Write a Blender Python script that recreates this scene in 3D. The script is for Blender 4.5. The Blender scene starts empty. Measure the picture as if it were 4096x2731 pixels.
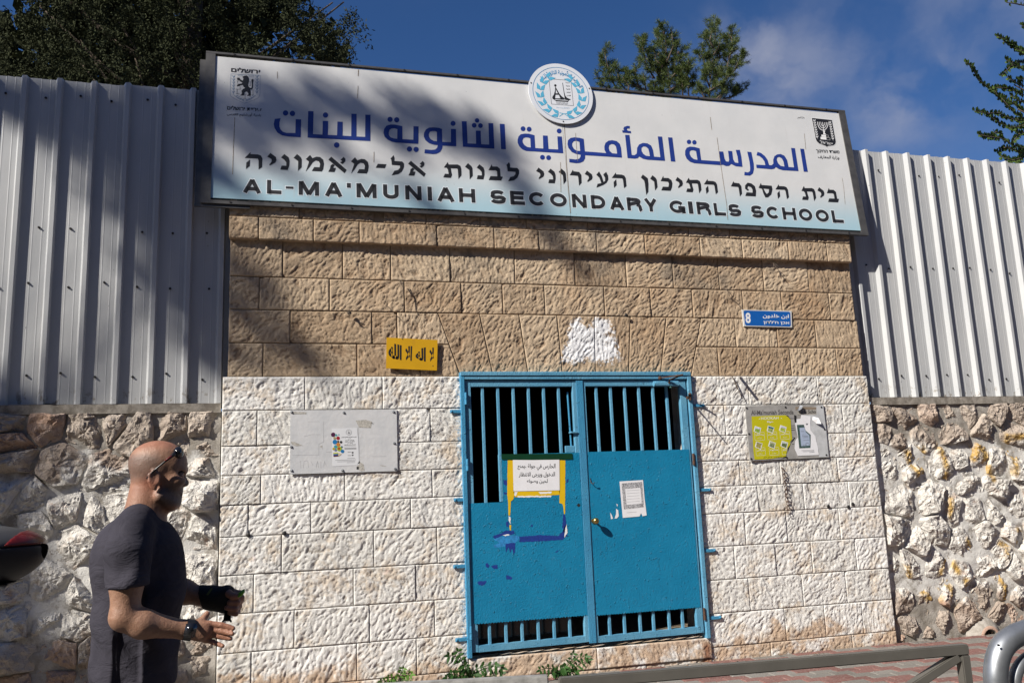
import bpy, bmesh, math, random
import numpy as np
from mathutils import Vector, Matrix
from mathutils.geometry import tessellate_polygon
R=math.radians
rnd=random.Random(7)
SC=bpy.context.scene
COL=SC.collection

# ------------------------------------------------------------------ camera
CAM=Vector((0,-6.9,1.45)); FPX=3415.1
_p,_y,_r=R(10.276),R(15.4336),R(-2.2478)
FW=Vector((math.sin(_y)*math.cos(_p),math.cos(_y)*math.cos(_p),math.sin(_p)))
_rt=Vector((math.cos(_y),-math.sin(_y),0)); _up=_rt.cross(FW)
RT=_rt*math.cos(_r)+_up*math.sin(_r); UP=-_rt*math.sin(_r)+_up*math.cos(_r)
cd=bpy.data.cameras.new('camera'); cam=bpy.data.objects.new('camera',cd); COL.objects.link(cam)
cd.sensor_width=36; cd.lens=36*FPX/4096; cd.clip_start=.05; cd.clip_end=2000
cam.matrix_world=Matrix(((RT.x,UP.x,-FW.x,CAM.x),(RT.y,UP.y,-FW.y,CAM.y),(RT.z,UP.z,-FW.z,CAM.z),(0,0,0,1)))
SC.camera=cam
# ------------------------------------------------------------------ light
SUND=Vector((2.0,1.0,-1.70)).normalized()          # direction the sunlight travels
sl=bpy.data.lights.new('sun','SUN'); so=bpy.data.objects.new('sun',sl); COL.objects.link(so)
sl.energy=5.0; sl.angle=R(.55); sl.color=(1,.945,.86)
so.rotation_mode='QUATERNION'; so.rotation_quaternion=SUND.to_track_quat('-Z','Y')
SUN_EL=math.asin(-SUND.z); SUN_AZ=math.atan2(-SUND.x,-SUND.y)   # direction towards the sun
world=bpy.data.worlds.new('World'); SC.world=world; world.use_nodes=True
SC.view_settings.view_transform='Standard'; SC.view_settings.look='None'
SC.view_settings.gamma=1; SC.view_settings.exposure=.56; SC.view_settings.use_curve_mapping=False
SC.cycles.max_bounces=6; SC.cycles.diffuse_bounces=3; SC.cycles.glossy_bounces=2
SC.cycles.sample_clamp_indirect=4

# ------------------------------------------------------------------ node helper
class NT:
    def __init__(s,tree): s.t=tree
    def n(s,kind,out=None,_p=None,**kw):
        nd=s.t.nodes.new(kind)
        for k,v in (_p or {}).items(): setattr(nd,k,v)
        for k,v in kw.items():
            key=int(k[1:]) if k[0]=='i' and k[1:].isdigit() else k.replace('_',' ')
            sk=nd.inputs[key]
            if isinstance(v,bpy.types.NodeSocket): s.t.links.new(v,sk)
            else:
                if sk.type=='RGBA' and len(v)==3: v=(*v,1)
                sk.default_value=v
        return nd if out is None else nd.outputs[out]
    def math(s,op,a,b=0.,c=0.,clamp=False):
        return s.n('ShaderNodeMath','Value',{'operation':op,'use_clamp':clamp},i0=a,i1=b,i2=c)
    def mix(s,f,a,b,mode='MIX'):
        nd=s.t.nodes.new('ShaderNodeMix'); nd.data_type='RGBA'; nd.blend_type=mode
        for i,v in ((0,f),(6,a),(7,b)):
            if isinstance(v,bpy.types.NodeSocket): s.t.links.new(v,nd.inputs[i])
            else: nd.inputs[i].default_value=(*v,1) if i>0 and len(v)==3 else v
        return nd.outputs[2]
    def ramp(s,f,a,b,smooth=True):   # map a..b -> 0..1
        return s.n('ShaderNodeMapRange','Result',{'interpolation_type':'SMOOTHSTEP' if smooth else 'LINEAR'},i0=f,i1=a,i2=b)
    def noise(s,vec,scale,detail=3,rough=.55,dist=0.,out='Fac'):
        return s.n('ShaderNodeTexNoise',out,Vector=vec,Scale=scale,Detail=detail,Roughness=rough,Distortion=dist)
    def pos(s): return s.n('ShaderNodeNewGeometry','Position')
    def rndm(s): return s.n('ShaderNodeObjectInfo','Random')
    def vmul(s,v,m): return s.n('ShaderNodeVectorMath','Vector',{'operation':'MULTIPLY'},i0=v,i1=m)
    def vadd(s,v,m): return s.n('ShaderNodeVectorMath','Vector',{'operation':'ADD'},i0=v,i1=m)
    def comb(s,x,y,z): return s.n('ShaderNodeCombineXYZ','Vector',X=x,Y=y,Z=z)
    def sep(s,v):
        nd=s.n('ShaderNodeSeparateXYZ',Vector=v); return nd.outputs
    def attr(s,name,out='Fac'): return s.n('ShaderNodeAttribute',out,{'attribute_name':name})
    def bump(s,h,strength=1.,dist=.01): return s.n('ShaderNodeBump','Normal',Strength=strength,Distance=dist,Height=h)
MATS={}
def newmat(name):
    m=bpy.data.materials.new(name); m.use_nodes=True; t=m.node_tree; t.nodes.clear(); g=NT(t)
    return m,g
def finish(m,g,color,rough=.6,normal=None,metal=0.,spec=.5,sss=None,transl=None,emit=None):
    b=g.n('ShaderNodeBsdfPrincipled',Base_Color=color,Roughness=rough,Metallic=metal)
    b.inputs['Specular IOR Level'].default_value=spec
    if normal is not None: g.t.links.new(normal,b.inputs['Normal'])
    if sss: b.inputs['Subsurface Weight'].default_value=sss; b.inputs['Subsurface Radius'].default_value=(.02,.008,.004); b.inputs['Subsurface Scale'].default_value=.5
    out=b.outputs[0]
    if transl:
        tr=g.n('ShaderNodeBsdfTranslucent','BSDF',Color=color)
        mx=g.n('ShaderNodeMixShader','Shader',i0=transl,i1=out,i2=tr); out=mx
    g.n('ShaderNodeOutputMaterial',Surface=out)
    return m
def plain(name,color,rough=.6,metal=0.,spec=.5,var=.12,nscale=9.,bump=.0,bscale=60,transl=None,grime=None):
    if name in MATS: return MATS[name]
    m,g=newmat(name); p=g.pos()
    c=color
    n=g.noise(p,nscale,5,.6)
    f=g.ramp(n,.3,.7)
    dark=tuple(x*(1-var) for x in color); lite=tuple(min(1,x*(1+var)) for x in color)
    c=g.mix(f,dark,lite)
    if grime:
        q=g.noise(g.vmul(p,(1,1,.25)),nscale*2.3,6,.7)
        c=g.mix(g.math('MULTIPLY',g.ramp(q,.56,.72),grime[1]),c,grime[0])
    nm=None
    if bump: nm=g.bump(g.noise(p,bscale,4,.6),bump,.004)
    finish(m,g,c,rough,nm,metal,spec,transl=transl)
    MATS[name]=m; return m

# ------------------------------------------------------------------ mesh builder
class MB:
    def __init__(s): s.v=[]; s.f=[]; s.attrs={}; s.mi=[]
    def add(s,vs,fs,mi=0):
        o=len(s.v); s.v+= [tuple(a) for a in vs]; s.f+=[tuple(i+o for i in f) for f in fs]; s.mi+=[mi]*len(fs); return s
    def box(s,x0,x1,y0,y1,z0,z1,mi=0):
        vs=[(x,y,z) for x in (x0,x1) for y in (y0,y1) for z in (z0,z1)]
        return s.add(vs,[(0,1,3,2),(4,6,7,5),(0,4,5,1),(2,3,7,6),(0,2,6,4),(1,5,7,3)],mi)
    def hexa(s,q0,q1,mi=0):      # q0 front quad (4 pts), q1 back quad
        return s.add(list(q0)+list(q1),[(0,1,2,3),(7,6,5,4),(0,4,5,1),(1,5,6,2),(2,6,7,3),(3,7,4,0)],mi)
    def bevbox(s,x0,x1,y0,y1,z0,z1,b=.004,mi=0):
        X=[x0,x0+b,x1-b,x1];Y=[y0,y0+b,y1-b,y1];Z=[z0,z0+b,z1-b,z1]
        bm=bmesh.new(); bmesh.ops.create_cube(bm,size=1)
        for v in bm.verts: v.co=Vector(((x0+x1)/2+v.co.x*(x1-x0),(y0+y1)/2+v.co.y*(y1-y0),(z0+z1)/2+v.co.z*(z1-z0)))
        bmesh.ops.bevel(bm,geom=bm.edges[:],offset=b,segments=1,affect='EDGES')
        bm.verts.index_update(); s.add([v.co[:] for v in bm.verts],[[v.index for v in f.verts] for f in bm.faces],mi); bm.free(); return s
    def prism(s,poly,y0,y1,mi=0,holes=()):   # poly [(x,z)]
        loops=[[Vector((a,b,0)) for a,b in L] for L in [poly,*holes]]
        tri=tessellate_polygon(loops); allp=[p for L in loops for p in L]; n=len(allp)
        vs=[(p.x,y0,p.y) for p in allp]; fs=[tuple(t) for t in tri]
        if y1 is not None and y1!=y0:
            vs+=[(p.x,y1,p.y) for p in allp]; fs+=[tuple(i+n for i in reversed(t)) for t in tri]
            o=0
            for L in loops:
                k=len(L)
                for i in range(k): a,b=o+i,o+(i+1)%k; fs.append((a,b,b+n,a+n))
                o+=k
        return s.add(vs,fs,mi)
    def tube(s,path,r,seg=8,cap=True,mi=0):
        path=[Vector(p) for p in path]; n=len(path); rr=r if hasattr(r,'__len__') else [r]*n
        vs=[];fs=[]; ref=None
        for i,p in enumerate(path):
            t=(path[min(i+1,n-1)]-path[max(i-1,0)]).normalized()
            if ref is None: ref=Vector((0,0,1)) if abs(t.z)<.9 else Vector((1,0,0))
            a=t.cross(ref).normalized(); b=a.cross(t).normalized(); ref=b
            for k in range(seg):
                an=2*math.pi*k/seg; vs.append(p+(a*math.cos(an)+b*math.sin(an))*rr[i])
        for i in range(n-1):
            for k in range(seg): fs.append((i*seg+k,i*seg+(k+1)%seg,(i+1)*seg+(k+1)%seg,(i+1)*seg+k))
        if cap: fs.append(tuple(range(seg))[::-1]); fs.append(tuple((n-1)*seg+k for k in range(seg)))
        return s.add(vs,fs,mi)
    def cyl(s,c,r,axis,h,seg=12,mi=0):
        c=Vector(c);a=Vector(axis).normalized(); return s.tube([c,c+a*h],r,seg,True,mi)
    def sphere(s,c,r,seg=12,rings=8,sc=(1,1,1),mi=0):
        vs=[];fs=[]
        for i in range(rings+1):
            th=math.pi*i/rings
            for k in range(seg):
                ph=2*math.pi*k/seg
                vs.append((c[0]+r*sc[0]*math.sin(th)*math.cos(ph),c[1]+r*sc[1]*math.sin(th)*math.sin(ph),c[2]+r*sc[2]*math.cos(th)))
        for i in range(rings):
            for k in range(seg): fs.append((i*seg+k,(i+1)*seg+k,(i+1)*seg+(k+1)%seg,i*seg+(k+1)%seg))
        return s.add(vs,fs,mi)
    def build(s,name,mat,parent=None,smooth=False,angle=None):
        base=Vector((0,0,0)); q=parent
        while q is not None: base+=q.location; q=q.parent
        me=bpy.data.meshes.new(name); me.from_pydata([tuple(Vector(v)-base) for v in s.v],[],s.f); me.validate(); me.update()
        for m in (mat if isinstance(mat,(list,tuple)) else [mat]): me.materials.append(m)
        if len(me.materials)>1 and len(me.polygons)==len(s.mi): me.polygons.foreach_set('material_index',s.mi)
        if smooth: me.polygons.foreach_set('use_smooth',[True]*len(me.polygons))
        if angle: me.set_sharp_from_angle(angle=R(angle))
        for k,vals in s.attrs.items():
            if len(vals)==len(me.vertices):
                a=me.attributes.new(k,'FLOAT','POINT'); a.data.foreach_set('value',vals)
        o=bpy.data.objects.new(name,me); COL.objects.link(o)
        if parent is not None: o.parent=parent
        return o
def tag(o,label,cat,group=None):
    o['label']=label; o['category']=cat
    if group: o['group']=group
    return o
def thing(name,label,cat,loc=(0,0,0),group=None):
    o=bpy.data.objects.new(name,None); COL.objects.link(o); o.location=loc; o.empty_display_size=.1
    return tag(o,label,cat,group)
def struct(o,kind='structure'): o['kind']=kind; return o

# ------------------------------------------------------------------ measuring: the photograph's marks on real planes of the place
def ray(u,v):
    X=(u-2048)/FPX; Y=(1365.5-v)/FPX; return FW+X*RT+Y*UP
def P(u,v,y=0.):
    d=ray(u,v); t=(y-CAM.y)/d.y; return Vector((CAM.x+d.x*t,y,CAM.z+d.z*t))
def XZ(u,v,y=0.): p=P(u,v,y); return (p.x,p.z)
def PZ(u,v,z=0.):
    d=ray(u,v); t=(z-CAM.z)/d.z; return CAM+d*t
def crop(ox,oy,k): return lambda x,y:(ox+x/k,oy+y/k)
cA=crop(840,230,3.3357);cB=crop(1480,400,3.3357);cC=crop(2050,400,3.3357);cD=crop(2700,430,3.3357)
c1=crop(0,0,1.68);c2=crop(1350,0,1.68);c3=crop(2696,0,1.68);c4=crop(0,900,1.68);c5=crop(1350,900,1.68);c6=crop(2696,900,1.68)
c7=crop(0,1798,1.68);c8=crop(1350,1798,1.68);c9=crop(2696,1798,1.68)

# ------------------------------------------------------------------ world: sky with thin clouds
g=NT(world.node_tree); world.node_tree.nodes.clear()
sky=g.n('ShaderNodeTexSky',None,{'sky_type':'NISHITA','sun_disc':False,'sun_elevation':SUN_EL,'sun_rotation':SUN_AZ,'altitude':800,'air_density':1.0,'dust_density':.35,'ozone_density':3.5})
tc=g.n('ShaderNodeTexCoord','Generated')
def cloud_dir(u,v): return ray(u,v).normalized()
warp=g.vadd(tc,g.vmul(g.vadd(g.noise(tc,9,5,.6,out='Color'),(-.5,-.5,-.5)),(.085,.085,.085)))
acc=None
for (u,v,rad,st) in [(2920,110,.045,.4),(3060,200,.055,1.),(3200,240,.065,.7),(3110,330,.055,.95),(3340,270,.05,.5),(3590,390,.065,1.),(3720,320,.065,.9),(3830,250,.05,.55),(3700,480,.035,.4),(2700,290,.05,.15),(4060,640,.05,.3),(3300,430,.06,.2),
        (1500,-1500,.25,.5),(4600,-700,.35,.5)]:
    d=cloud_dir(u,v)
    dist=g.n('ShaderNodeVectorMath','Value',{'operation':'DISTANCE'},i0=warp,i1=tuple(d))
    f=g.math('MULTIPLY',g.math('SUBTRACT',1.,g.ramp(dist,0.,rad*1.35)),st)
    acc=f if acc is None else g.math('MAXIMUM',acc,f)
wn=g.noise(g.vmul(warp,(1,1,1.4)),8,4,.5)
cl=g.math('MULTIPLY',acc,g.ramp(wn,.30,.62)); cl=g.math('MULTIPLY',cl,.80,clamp=True)
skc=g.n('ShaderNodeHueSaturation','Color',Saturation=1.22,Value=1.0,Color=sky.outputs[0])
SKY_STRENGTH=.054
skc=g.mix(1.,skc,(1.10,.97,1.10),'MULTIPLY')
colr=g.mix(cl,skc,(4.6,4.9,6.2))
bg=g.n('ShaderNodeBackground','Background',Color=colr,Strength=SKY_STRENGTH)
g.n('ShaderNodeOutputWorld',Surface=bg)
# ================================================================== materials
def stone_mat(name,kind):
    """dressed limestone; kind beige or white (whitewashed)"""
    m,g=newmat(name); p=g.pos(); r=g.rndm(); s=g.sep(p)
    off=g.comb(g.math('MULTIPLY',r,37.),0.,g.math('MULTIPLY',r,91.))
    pits=g.noise(g.vadd(p,off),58,4,.65,.7); pit=g.attr('pit')
    fine=g.noise(p,170,4,.65)
    nrm=g.bump(g.math('ADD',fine,g.math('MULTIPLY',g.noise(g.vadd(p,off),75,3,.6,.5),.7)),.8,.0055)
    n1=g.noise(p,1.7,4,.6); n2=g.noise(g.vadd(p,off),9,5,.65); n3=g.noise(p,34,4,.6)
    r2=g.math('FRACT',g.math('MULTIPLY',r,7.31))
    bei=g.mix(r2,(.37,.265,.172),(.54,.425,.30))
    bei=g.mix(g.math('MULTIPLY',g.ramp(n2,.42,.72),.55),bei,(.58,.45,.31))
    bei=g.mix(g.math('MULTIPLY',g.ramp(n1,.5,.7),.35),bei,(.42,.25,.13))
    bei=g.mix(g.math('MULTIPLY',g.ramp(n3,.55,.75),.45),bei,(.62,.50,.36))
    # tool marks' pits painted darker, relief shade put into the colour
    low=g.ramp(pit,.35,1.); bei=g.mix(g.math('MULTIPLY',low,.6),bei,(.24,.155,.095))
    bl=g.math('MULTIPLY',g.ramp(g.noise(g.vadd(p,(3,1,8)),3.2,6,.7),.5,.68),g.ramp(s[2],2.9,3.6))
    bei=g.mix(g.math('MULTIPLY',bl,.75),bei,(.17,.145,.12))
    if kind=='beige':
        # patch of white paint over the gate
        dx=g.math('MULTIPLY_ADD',s[0],1.,-2.625); dz=g.math('MULTIPLY_ADD',s[2],1.,-2.765)
        nn=g.noise(p,7.5,6,.75); wob=g.math('MULTIPLY_ADD',nn,.44,-.22)
        ww=g.math('MULTIPLY_ADD',dz,-.28,.225)     # half width, wider below
        a=g.math('SUBTRACT',g.math('ABSOLUTE',g.math('ADD',dx,wob)),ww)
        b=g.math('SUBTRACT',g.math('ABSOLUTE',g.math('ADD',dz,g.math('MULTIPLY',wob,.9))),.185)
        d=g.math('MAXIMUM',a,b)
        mask=g.math('SUBTRACT',1.,g.ramp(g.math('ADD',d,g.math('MULTIPLY_ADD',pits,.16,-.08)),-.035,.012))
        col=g.mix(mask,bei,(.80,.80,.81)); finish(m,g,col,.9,nrm,spec=.2)
    else:
        wh=g.mix(r2,(.67,.655,.615),(.78,.765,.735))
        wh=g.mix(g.math('MULTIPLY',g.ramp(n2,.5,.8),.5),wh,(.84,.835,.82))
        # stained, thinly covered places let the stone through
        wear=g.ramp(g.math('ADD',g.noise(p,3.1,6,.72,.3),g.math('MULTIPLY',g.noise(p,27,4,.7),.35)),.66,.84)
        wh=g.mix(g.math('MULTIPLY',wear,.62),wh,(.58,.45,.31))
        crev=g.math('MULTIPLY',low,g.ramp(g.noise(g.vadd(p,(7,0,2)),5,5,.6),.40,.62)); wh=g.mix(g.math('MULTIPLY',crev,.6),wh,(.36,.30,.23))
        gr=g.ramp(g.noise(g.vadd(p,(19,0,5)),2.6,6,.72),.56,.74); wh=g.mix(g.math('MULTIPLY',gr,.5),wh,(.38,.38,.39))
        pk=g.math('MULTIPLY',g.ramp(g.noise(g.vadd(p,(2,0,31)),7,5,.6),.66,.76),g.math('SUBTRACT',1.,g.ramp(s[0],1.6,2.2))); wh=g.mix(g.math('MULTIPLY',pk,.30),wh,(.62,.30,.30))
        # bare stone low down
        lowz=g.math('ADD',s[2],g.math('MULTIPLY_ADD',g.noise(p,2.3,6,.7),.9,-.45))
        bare=g.math('SUBTRACT',1.,g.ramp(lowz,.17,.28)); bare=g.math('MULTIPLY',bare,g.ramp(g.noise(g.vadd(p,off),4,4,.7),.36,.52))
        wh=g.mix(g.math('MULTIPLY',bare,.9),wh,g.mix(n2,(.40,.25,.15),(.62,.49,.36)))
        # rust under the gate's right hinge
        rx=g.math('SUBTRACT',1.,g.ramp(g.math('ABSOLUTE',g.math('ADD',g.math('SUBTRACT',s[0],3.50),g.math('MULTIPLY_ADD',n2,.1,-.05))),.01,.06))
        rz=g.math('MULTIPLY',g.math('SUBTRACT',1.,g.ramp(s[2],.14,.2)),g.ramp(s[2],-.15,.02))
        wh=g.mix(g.math('MULTIPLY',g.math('MULTIPLY',rx,rz),.8),wh,(.2,.07,.03))
        # blue paint rubbed on beside the frame
        def near(x,w): return g.math('SUBTRACT',1.,g.ramp(g.math('ABSOLUTE',g.math('SUBTRACT',s[0],x)),.0,w))
        bf=g.math('MAXIMUM',near(1.43,.05),near(3.57,.035)); bf=g.math('MULTIPLY',bf,g.ramp(g.noise(p,42,4,.7),.5,.6))
        wh=g.mix(g.math('MULTIPLY',bf,.8),wh,(.10,.30,.50))
        finish(m,g,wh,.85,nrm,spec=.25)
    return m
def rock_mat(name,zone):
    """rough field stones, partly whitewashed; zone (z0,z1) of the white band"""
    m,g=newmat(name); p=g.pos(); r=g.rndm(); s=g.sep(p)
    off=g.comb(g.math('MULTIPLY',r,37.),g.math('MULTIPLY',r,11.),g.math('MULTIPLY',r,91.)); po=g.vadd(p,off)
    n1=g.noise(po,5,6,.65,.3); n2=g.noise(po,22,5,.65,.6); n3=g.noise(p,90,3,.6)
    vor=g.n('ShaderNodeTexVoronoi','Distance',{'feature':'F1'},Vector=g.vadd(po,g.vmul(g.noise(po,9,3,out='Color'),(.08,.08,.08))),Scale=11.)
    h=g.math('ADD',g.math('MULTIPLY',vor,1.1),g.math('ADD',g.math('MULTIPLY',n2,.8),g.math('MULTIPLY',n3,.22)))
    nrm=g.bump(h,1.,.038)
    r2=g.math('FRACT',g.math('MULTIPLY',r,5.77)); r3=g.math('FRACT',g.math('MULTIPLY',r,17.3))
    c=g.mix(r2,(.32,.255,.205),(.50,.43,.36)); c=g.mix(g.math('MULTIPLY',g.ramp(r3,.6,.95),.6),c,(.46,.27,.18))
    c=g.mix(g.math('MULTIPLY',g.ramp(n1,.45,.7),.55),c,(.60,.53,.46)); c=g.mix(g.math('MULTIPLY',g.ramp(n2,.52,.7),.4),c,(.33,.235,.19))
    z=g.math('ADD',s[2],g.math('MULTIPLY_ADD',g.noise(p,2.7,6,.65),.95,-.475))
    w=g.math('MULTIPLY',g.ramp(z,zone[0]-.06,zone[0]+.06),g.math('SUBTRACT',1.,g.ramp(z,zone[1]-.06,zone[1]+.06)))
    thin=g.ramp(g.math('ADD',g.noise(p,8,6,.78),g.math('MULTIPLY',vor,.25)),.42,.62)
    thin=g.math('MAXIMUM',thin,g.ramp(g.noise(p,1.9,3,.5),.52,.60))
    w=g.math('MULTIPLY',w,thin)
    c=g.mix(w,c,g.mix(n2,(.58,.545,.49),(.76,.735,.69)))
    sp=g.math('MULTIPLY',g.attr('spray'),g.ramp(g.noise(p,19,5,.7),.30,.52)); c=g.mix(g.math('MULTIPLY',sp,.85),c,(.52,.31,.045))
    finish(m,g,c,.88,nrm,spec=.25); return m
def mortar_mat(name,ca,cb,sc=8.,bd=.012):
    m,g=newmat(name); p=g.pos(); n=g.noise(p,sc,6,.7); c=g.mix(g.ramp(n,.35,.65),ca,cb)
    finish(m,g,c,.95,g.bump(g.math('ADD',n,g.math('MULTIPLY',g.noise(p,120,3,.6),.35)),.8,bd),spec=.15); return m
def sheet_mat():
    m,g=newmat('white painted corrugated steel'); p=g.pos(); s=g.sep(p)
    n=g.noise(g.vmul(p,(2,2,.5)),2,5,.6); c=g.mix(g.ramp(n,.3,.7),(.43,.44,.45),(.50,.505,.505))
    st=g.noise(g.vmul(p,(30,1,1.2)),1.,5,.7); c=g.mix(g.math('MULTIPLY',g.ramp(st,.58,.75),.22),c,(.45,.42,.37))
    ch=g.math('MULTIPLY',g.ramp(g.noise(g.vmul(p,(55,1,28)),1.,3,.6),.70,.73),g.ramp(g.noise(p,1.3,2,.5),.5,.56)); c=g.mix(g.math('MULTIPLY',ch,.8),c,(.10,.095,.09))
    low=g.math('MULTIPLY',g.math('SUBTRACT',1.,g.ramp(s[2],2.27,2.42)),g.ramp(g.noise(g.vmul(p,(18,1,10)),1.,6,.75),.54,.60)); c=g.mix(g.math('MULTIPLY',low,.85),c,(.20,.17,.13))
    finish(m,g,c,.38,g.bump(g.noise(g.vmul(p,(1,1,.4)),5,2,.5),.25,.02),spec=.45); return m
def blue_mat(name,ca,cb,rough=.42,patches=False):
    m,g=newmat(name); p=g.pos(); s=g.sep(p)
    n=g.noise(p,3.5,6,.65); c=g.mix(g.ramp(n,.3,.7),ca,cb)
    orange=g.noise(p,95,3,.55); drip=g.noise(g.vmul(p,(70,10,9)),1.,4,.6,.8)
    blob=g.ramp(g.noise(p,48,2,.5),.66,.74); dr=g.ramp(drip,.66,.72)
    h=g.math('ADD',g.math('MULTIPLY',orange,.35),g.math('ADD',g.math('MULTIPLY',blob,.8),g.math('MULTIPLY',dr,.8)))
    sc=g.math('MULTIPLY',g.ramp(g.noise(g.vmul(p,(45,10,30)),1.,6,.75),.64,.69),g.ramp(g.noise(p,2.2,2,.5),.46,.56)); c=g.mix(g.math('MULTIPLY',sc,.45),c,(.33,.55,.68))
    ru=g.ramp(g.noise(g.vadd(p,(5,0,3)),17,6,.7),.700,.735); c=g.mix(ru,c,(.13,.055,.03))
    if patches:
        dk=g.ramp(g.noise(g.vadd(p,(1,0,9)),5,6,.7),.71,.73); c=g.mix(g.math('MULTIPLY',dk,.8),c,(.02,.055,.26))
    finish(m,g,c,rough,g.bump(h,1.,.011),spec=.3); return m
def skin_like(name,ca,cb,rough=.5):
    m,g=newmat(name); p=g.pos(); n=g.noise(p,28,4,.6); c=g.mix(g.ramp(n,.35,.65),ca,cb)
    finish(m,g,c,rough,g.bump(g.noise(p,300,2,.6),.12,.002),spec=.5,sss=.08); return m
M_BEIGE=stone_mat('dressed beige limestone','beige'); M_WHITE=stone_mat('whitewashed limestone','white')
M_ROCKL=rock_mat('rough stone left',(.55,1.80)); M_ROCKR=rock_mat('rough stone right',(.42,1.78))
M_JOINTB=mortar_mat('beige mortar',(.28,.21,.14),(.40,.32,.23)); M_JOINTW=mortar_mat('whitewashed mortar',(.55,.53,.5),(.68,.67,.64))
def mortar_rubble(name,zone):
    m,g=newmat(name); p=g.pos(); s=g.sep(p); n=g.noise(p,8,6,.7); c=g.mix(g.ramp(n,.35,.65),(.25,.225,.19),(.42,.39,.35))
    z=g.math('ADD',s[2],g.math('MULTIPLY_ADD',g.noise(p,2.7,6,.65),.95,-.475)); w=g.math('MULTIPLY',g.ramp(z,zone[0]-.06,zone[0]+.06),g.math('SUBTRACT',1.,g.ramp(z,zone[1]-.06,zone[1]+.06)))
    w=g.math('MULTIPLY',w,g.ramp(g.noise(p,6,6,.75),.36,.52)); c=g.mix(w,c,(.66,.645,.61))
    finish(m,g,c,.95,g.bump(g.math('ADD',n,g.math('MULTIPLY',g.noise(p,90,4,.65),.5)),.9,.014),spec=.15); return m
M_MORTL=mortar_rubble('left wall mortar',(.55,1.80)); M_MORTR=mortar_rubble('right wall mortar',(.42,1.78))
M_MORTAR=mortar_mat('grey mortar',(.25,.225,.19),(.42,.39,.35)); M_CONC=mortar_mat('weathered concrete cap',(.17,.15,.125),(.33,.30,.26),14.,.006)
M_SHEET=sheet_mat()
M_BLUE=blue_mat('blue gate paint',(.045,.225,.400),(.060,.270,.450)); M_BLUEP=blue_mat('blue sheet paint',(.008,.185,.345),(.012,.215,.390),.38,True)
M_BLUEL=blue_mat('blue frame paint',(.085,.275,.43),(.13,.34,.49))
M_DARK=plain('shade dark plaster',(.010,.010,.011),.95); M_SCREW=plain('dark bolt steel',(.05,.047,.045),.5,.6)  # plaster near black: the passage's darkness is put into its colour
M_FRAME=plain('dark grey aluminium',(.085,.082,.080),.5,.25,var=.18,nscale=14,bump=.1)
M_RUST=plain('rusted iron',(.085,.045,.028),.85,.3,var=.4,nscale=40,bump=.5)
M_GALV=plain('galvanised steel',(.30,.315,.335),.42,.75,var=.22,nscale=10,bump=.06,bscale=30)
M_RAIL=plain('olive grey painted tube',(.115,.108,.095),.45,.1,var=.08)
M_BARK=plain('brown bark',(.10,.075,.055),.95,var=.3,nscale=20,bump=.6,bscale=25)
M_INK=plain('black print',(.018,.018,.02),.45,var=.05); M_NAVY=plain('navy print',(.018,.042,.235),.4,var=.12,nscale=3)
M_CYAN=plain('light blue print',(.10,.42,.62),.45,var=.05); M_PALE=plain('pale outline print',(.70,.76,.80),.5,var=.02)
M_PAPER=plain('white paper',(.78,.78,.80),.7,var=.03); M_WHITEP=plain('white print',(.80,.80,.80),.5,var=.02)

# ================================================================== ground
GZ=0.02
m,g=newmat('pavement bedding'); p=g.pos(); n=g.noise(p,30,5,.7)
M_BED=finish(m,g,g.mix(n,(.16,.145,.13),(.26,.24,.215)),.95,g.bump(n,.6,.01),spec=.1)
mb=MB(); S_=400
mb.add([(-S_,-S_,GZ-.012),(S_,-S_,GZ-.012),(S_,S_,GZ-.012),(-S_,S_,GZ-.012)],[(0,1,2,3)])
ground=struct(mb.build('ground',M_BED))
m,g=newmat('street asphalt'); p=g.pos(); n=g.noise(p,90,4,.7); M_ASPH=finish(m,g,g.mix(n,(.035,.035,.036),(.065,.064,.062)),.9,g.bump(n,.6,.006),spec=.2)
MBR=MB(); MBR.add([(-S_,-S_,GZ-.006),(S_,-S_,GZ-.006),(S_,-4.3,GZ-.006),(-S_,-4.3,GZ-.006)],[(0,1,2,3)]); struct(MBR.build('street',M_ASPH))
MBR=MB()
for i in range(-24,30): MBR.bevbox(i*.8+.004,i*.8+.796,-4.32,-4.17,GZ-.1,GZ+.11,.012)
struct(MBR.build('kerb',M_CONC))
def paver_mat(name,ca,cb):
    m,g=newmat(name); p=g.pos(); r=g.rndm(); n=g.noise(p,60,5,.7); n2=g.noise(p,4,5,.7)
    c=g.mix(g.math('FRACT',g.math('MULTIPLY',r,9.1)),ca,cb); c=g.mix(g.math('MULTIPLY',g.ramp(n,.45,.75),.35),c,(.40,.37,.34)); c=g.mix(g.math('MULTIPLY',g.ramp(n2,.5,.75),.3),c,(.12,.10,.09))
    sp=g.math('MULTIPLY',g.ramp(g.noise(p,70,3,.6),.70,.72),g.ramp(g.noise(p,2.5,3,.5),.44,.54)); c=g.mix(sp,c,(.66,.68,.68))
    return finish(m,g,c,.85,g.bump(n,.6,.004),spec=.25)
M_PRED=paver_mat('red paver',(.150,.070,.060),(.215,.105,.090)); M_PGREY=paver_mat('grey paver',(.15,.138,.122),(.21,.195,.175))
# herringbone-like courses of pavers, each one a part of the pavement
pav=struct(bpy.data.objects.new('pavement',None)); COL.objects.link(pav)
def paver_mesh(mat,name):
    mb=MB(); L,W=.198,.098; b=.006
    mb.bevbox(-L/2+.0015,L/2-.0015,-W/2+.0015,W/2-.0015,-.05,0,b)
    me=mb.build(name,mat); return me
pr_=paver_mesh(M_PRED,'paver'); pg_=paver_mesh(M_PGREY,'paver')
pr_.parent=pav; pg_.parent=pav
cnt=0; rest=MB(); spots=[]
for i in range(-16,40):
    for j in range(-6,46):
        x=1.2+i*.2+ (j%2)*.1; y=-.06-j*.1
        spots.append((x,y,j,i))
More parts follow.
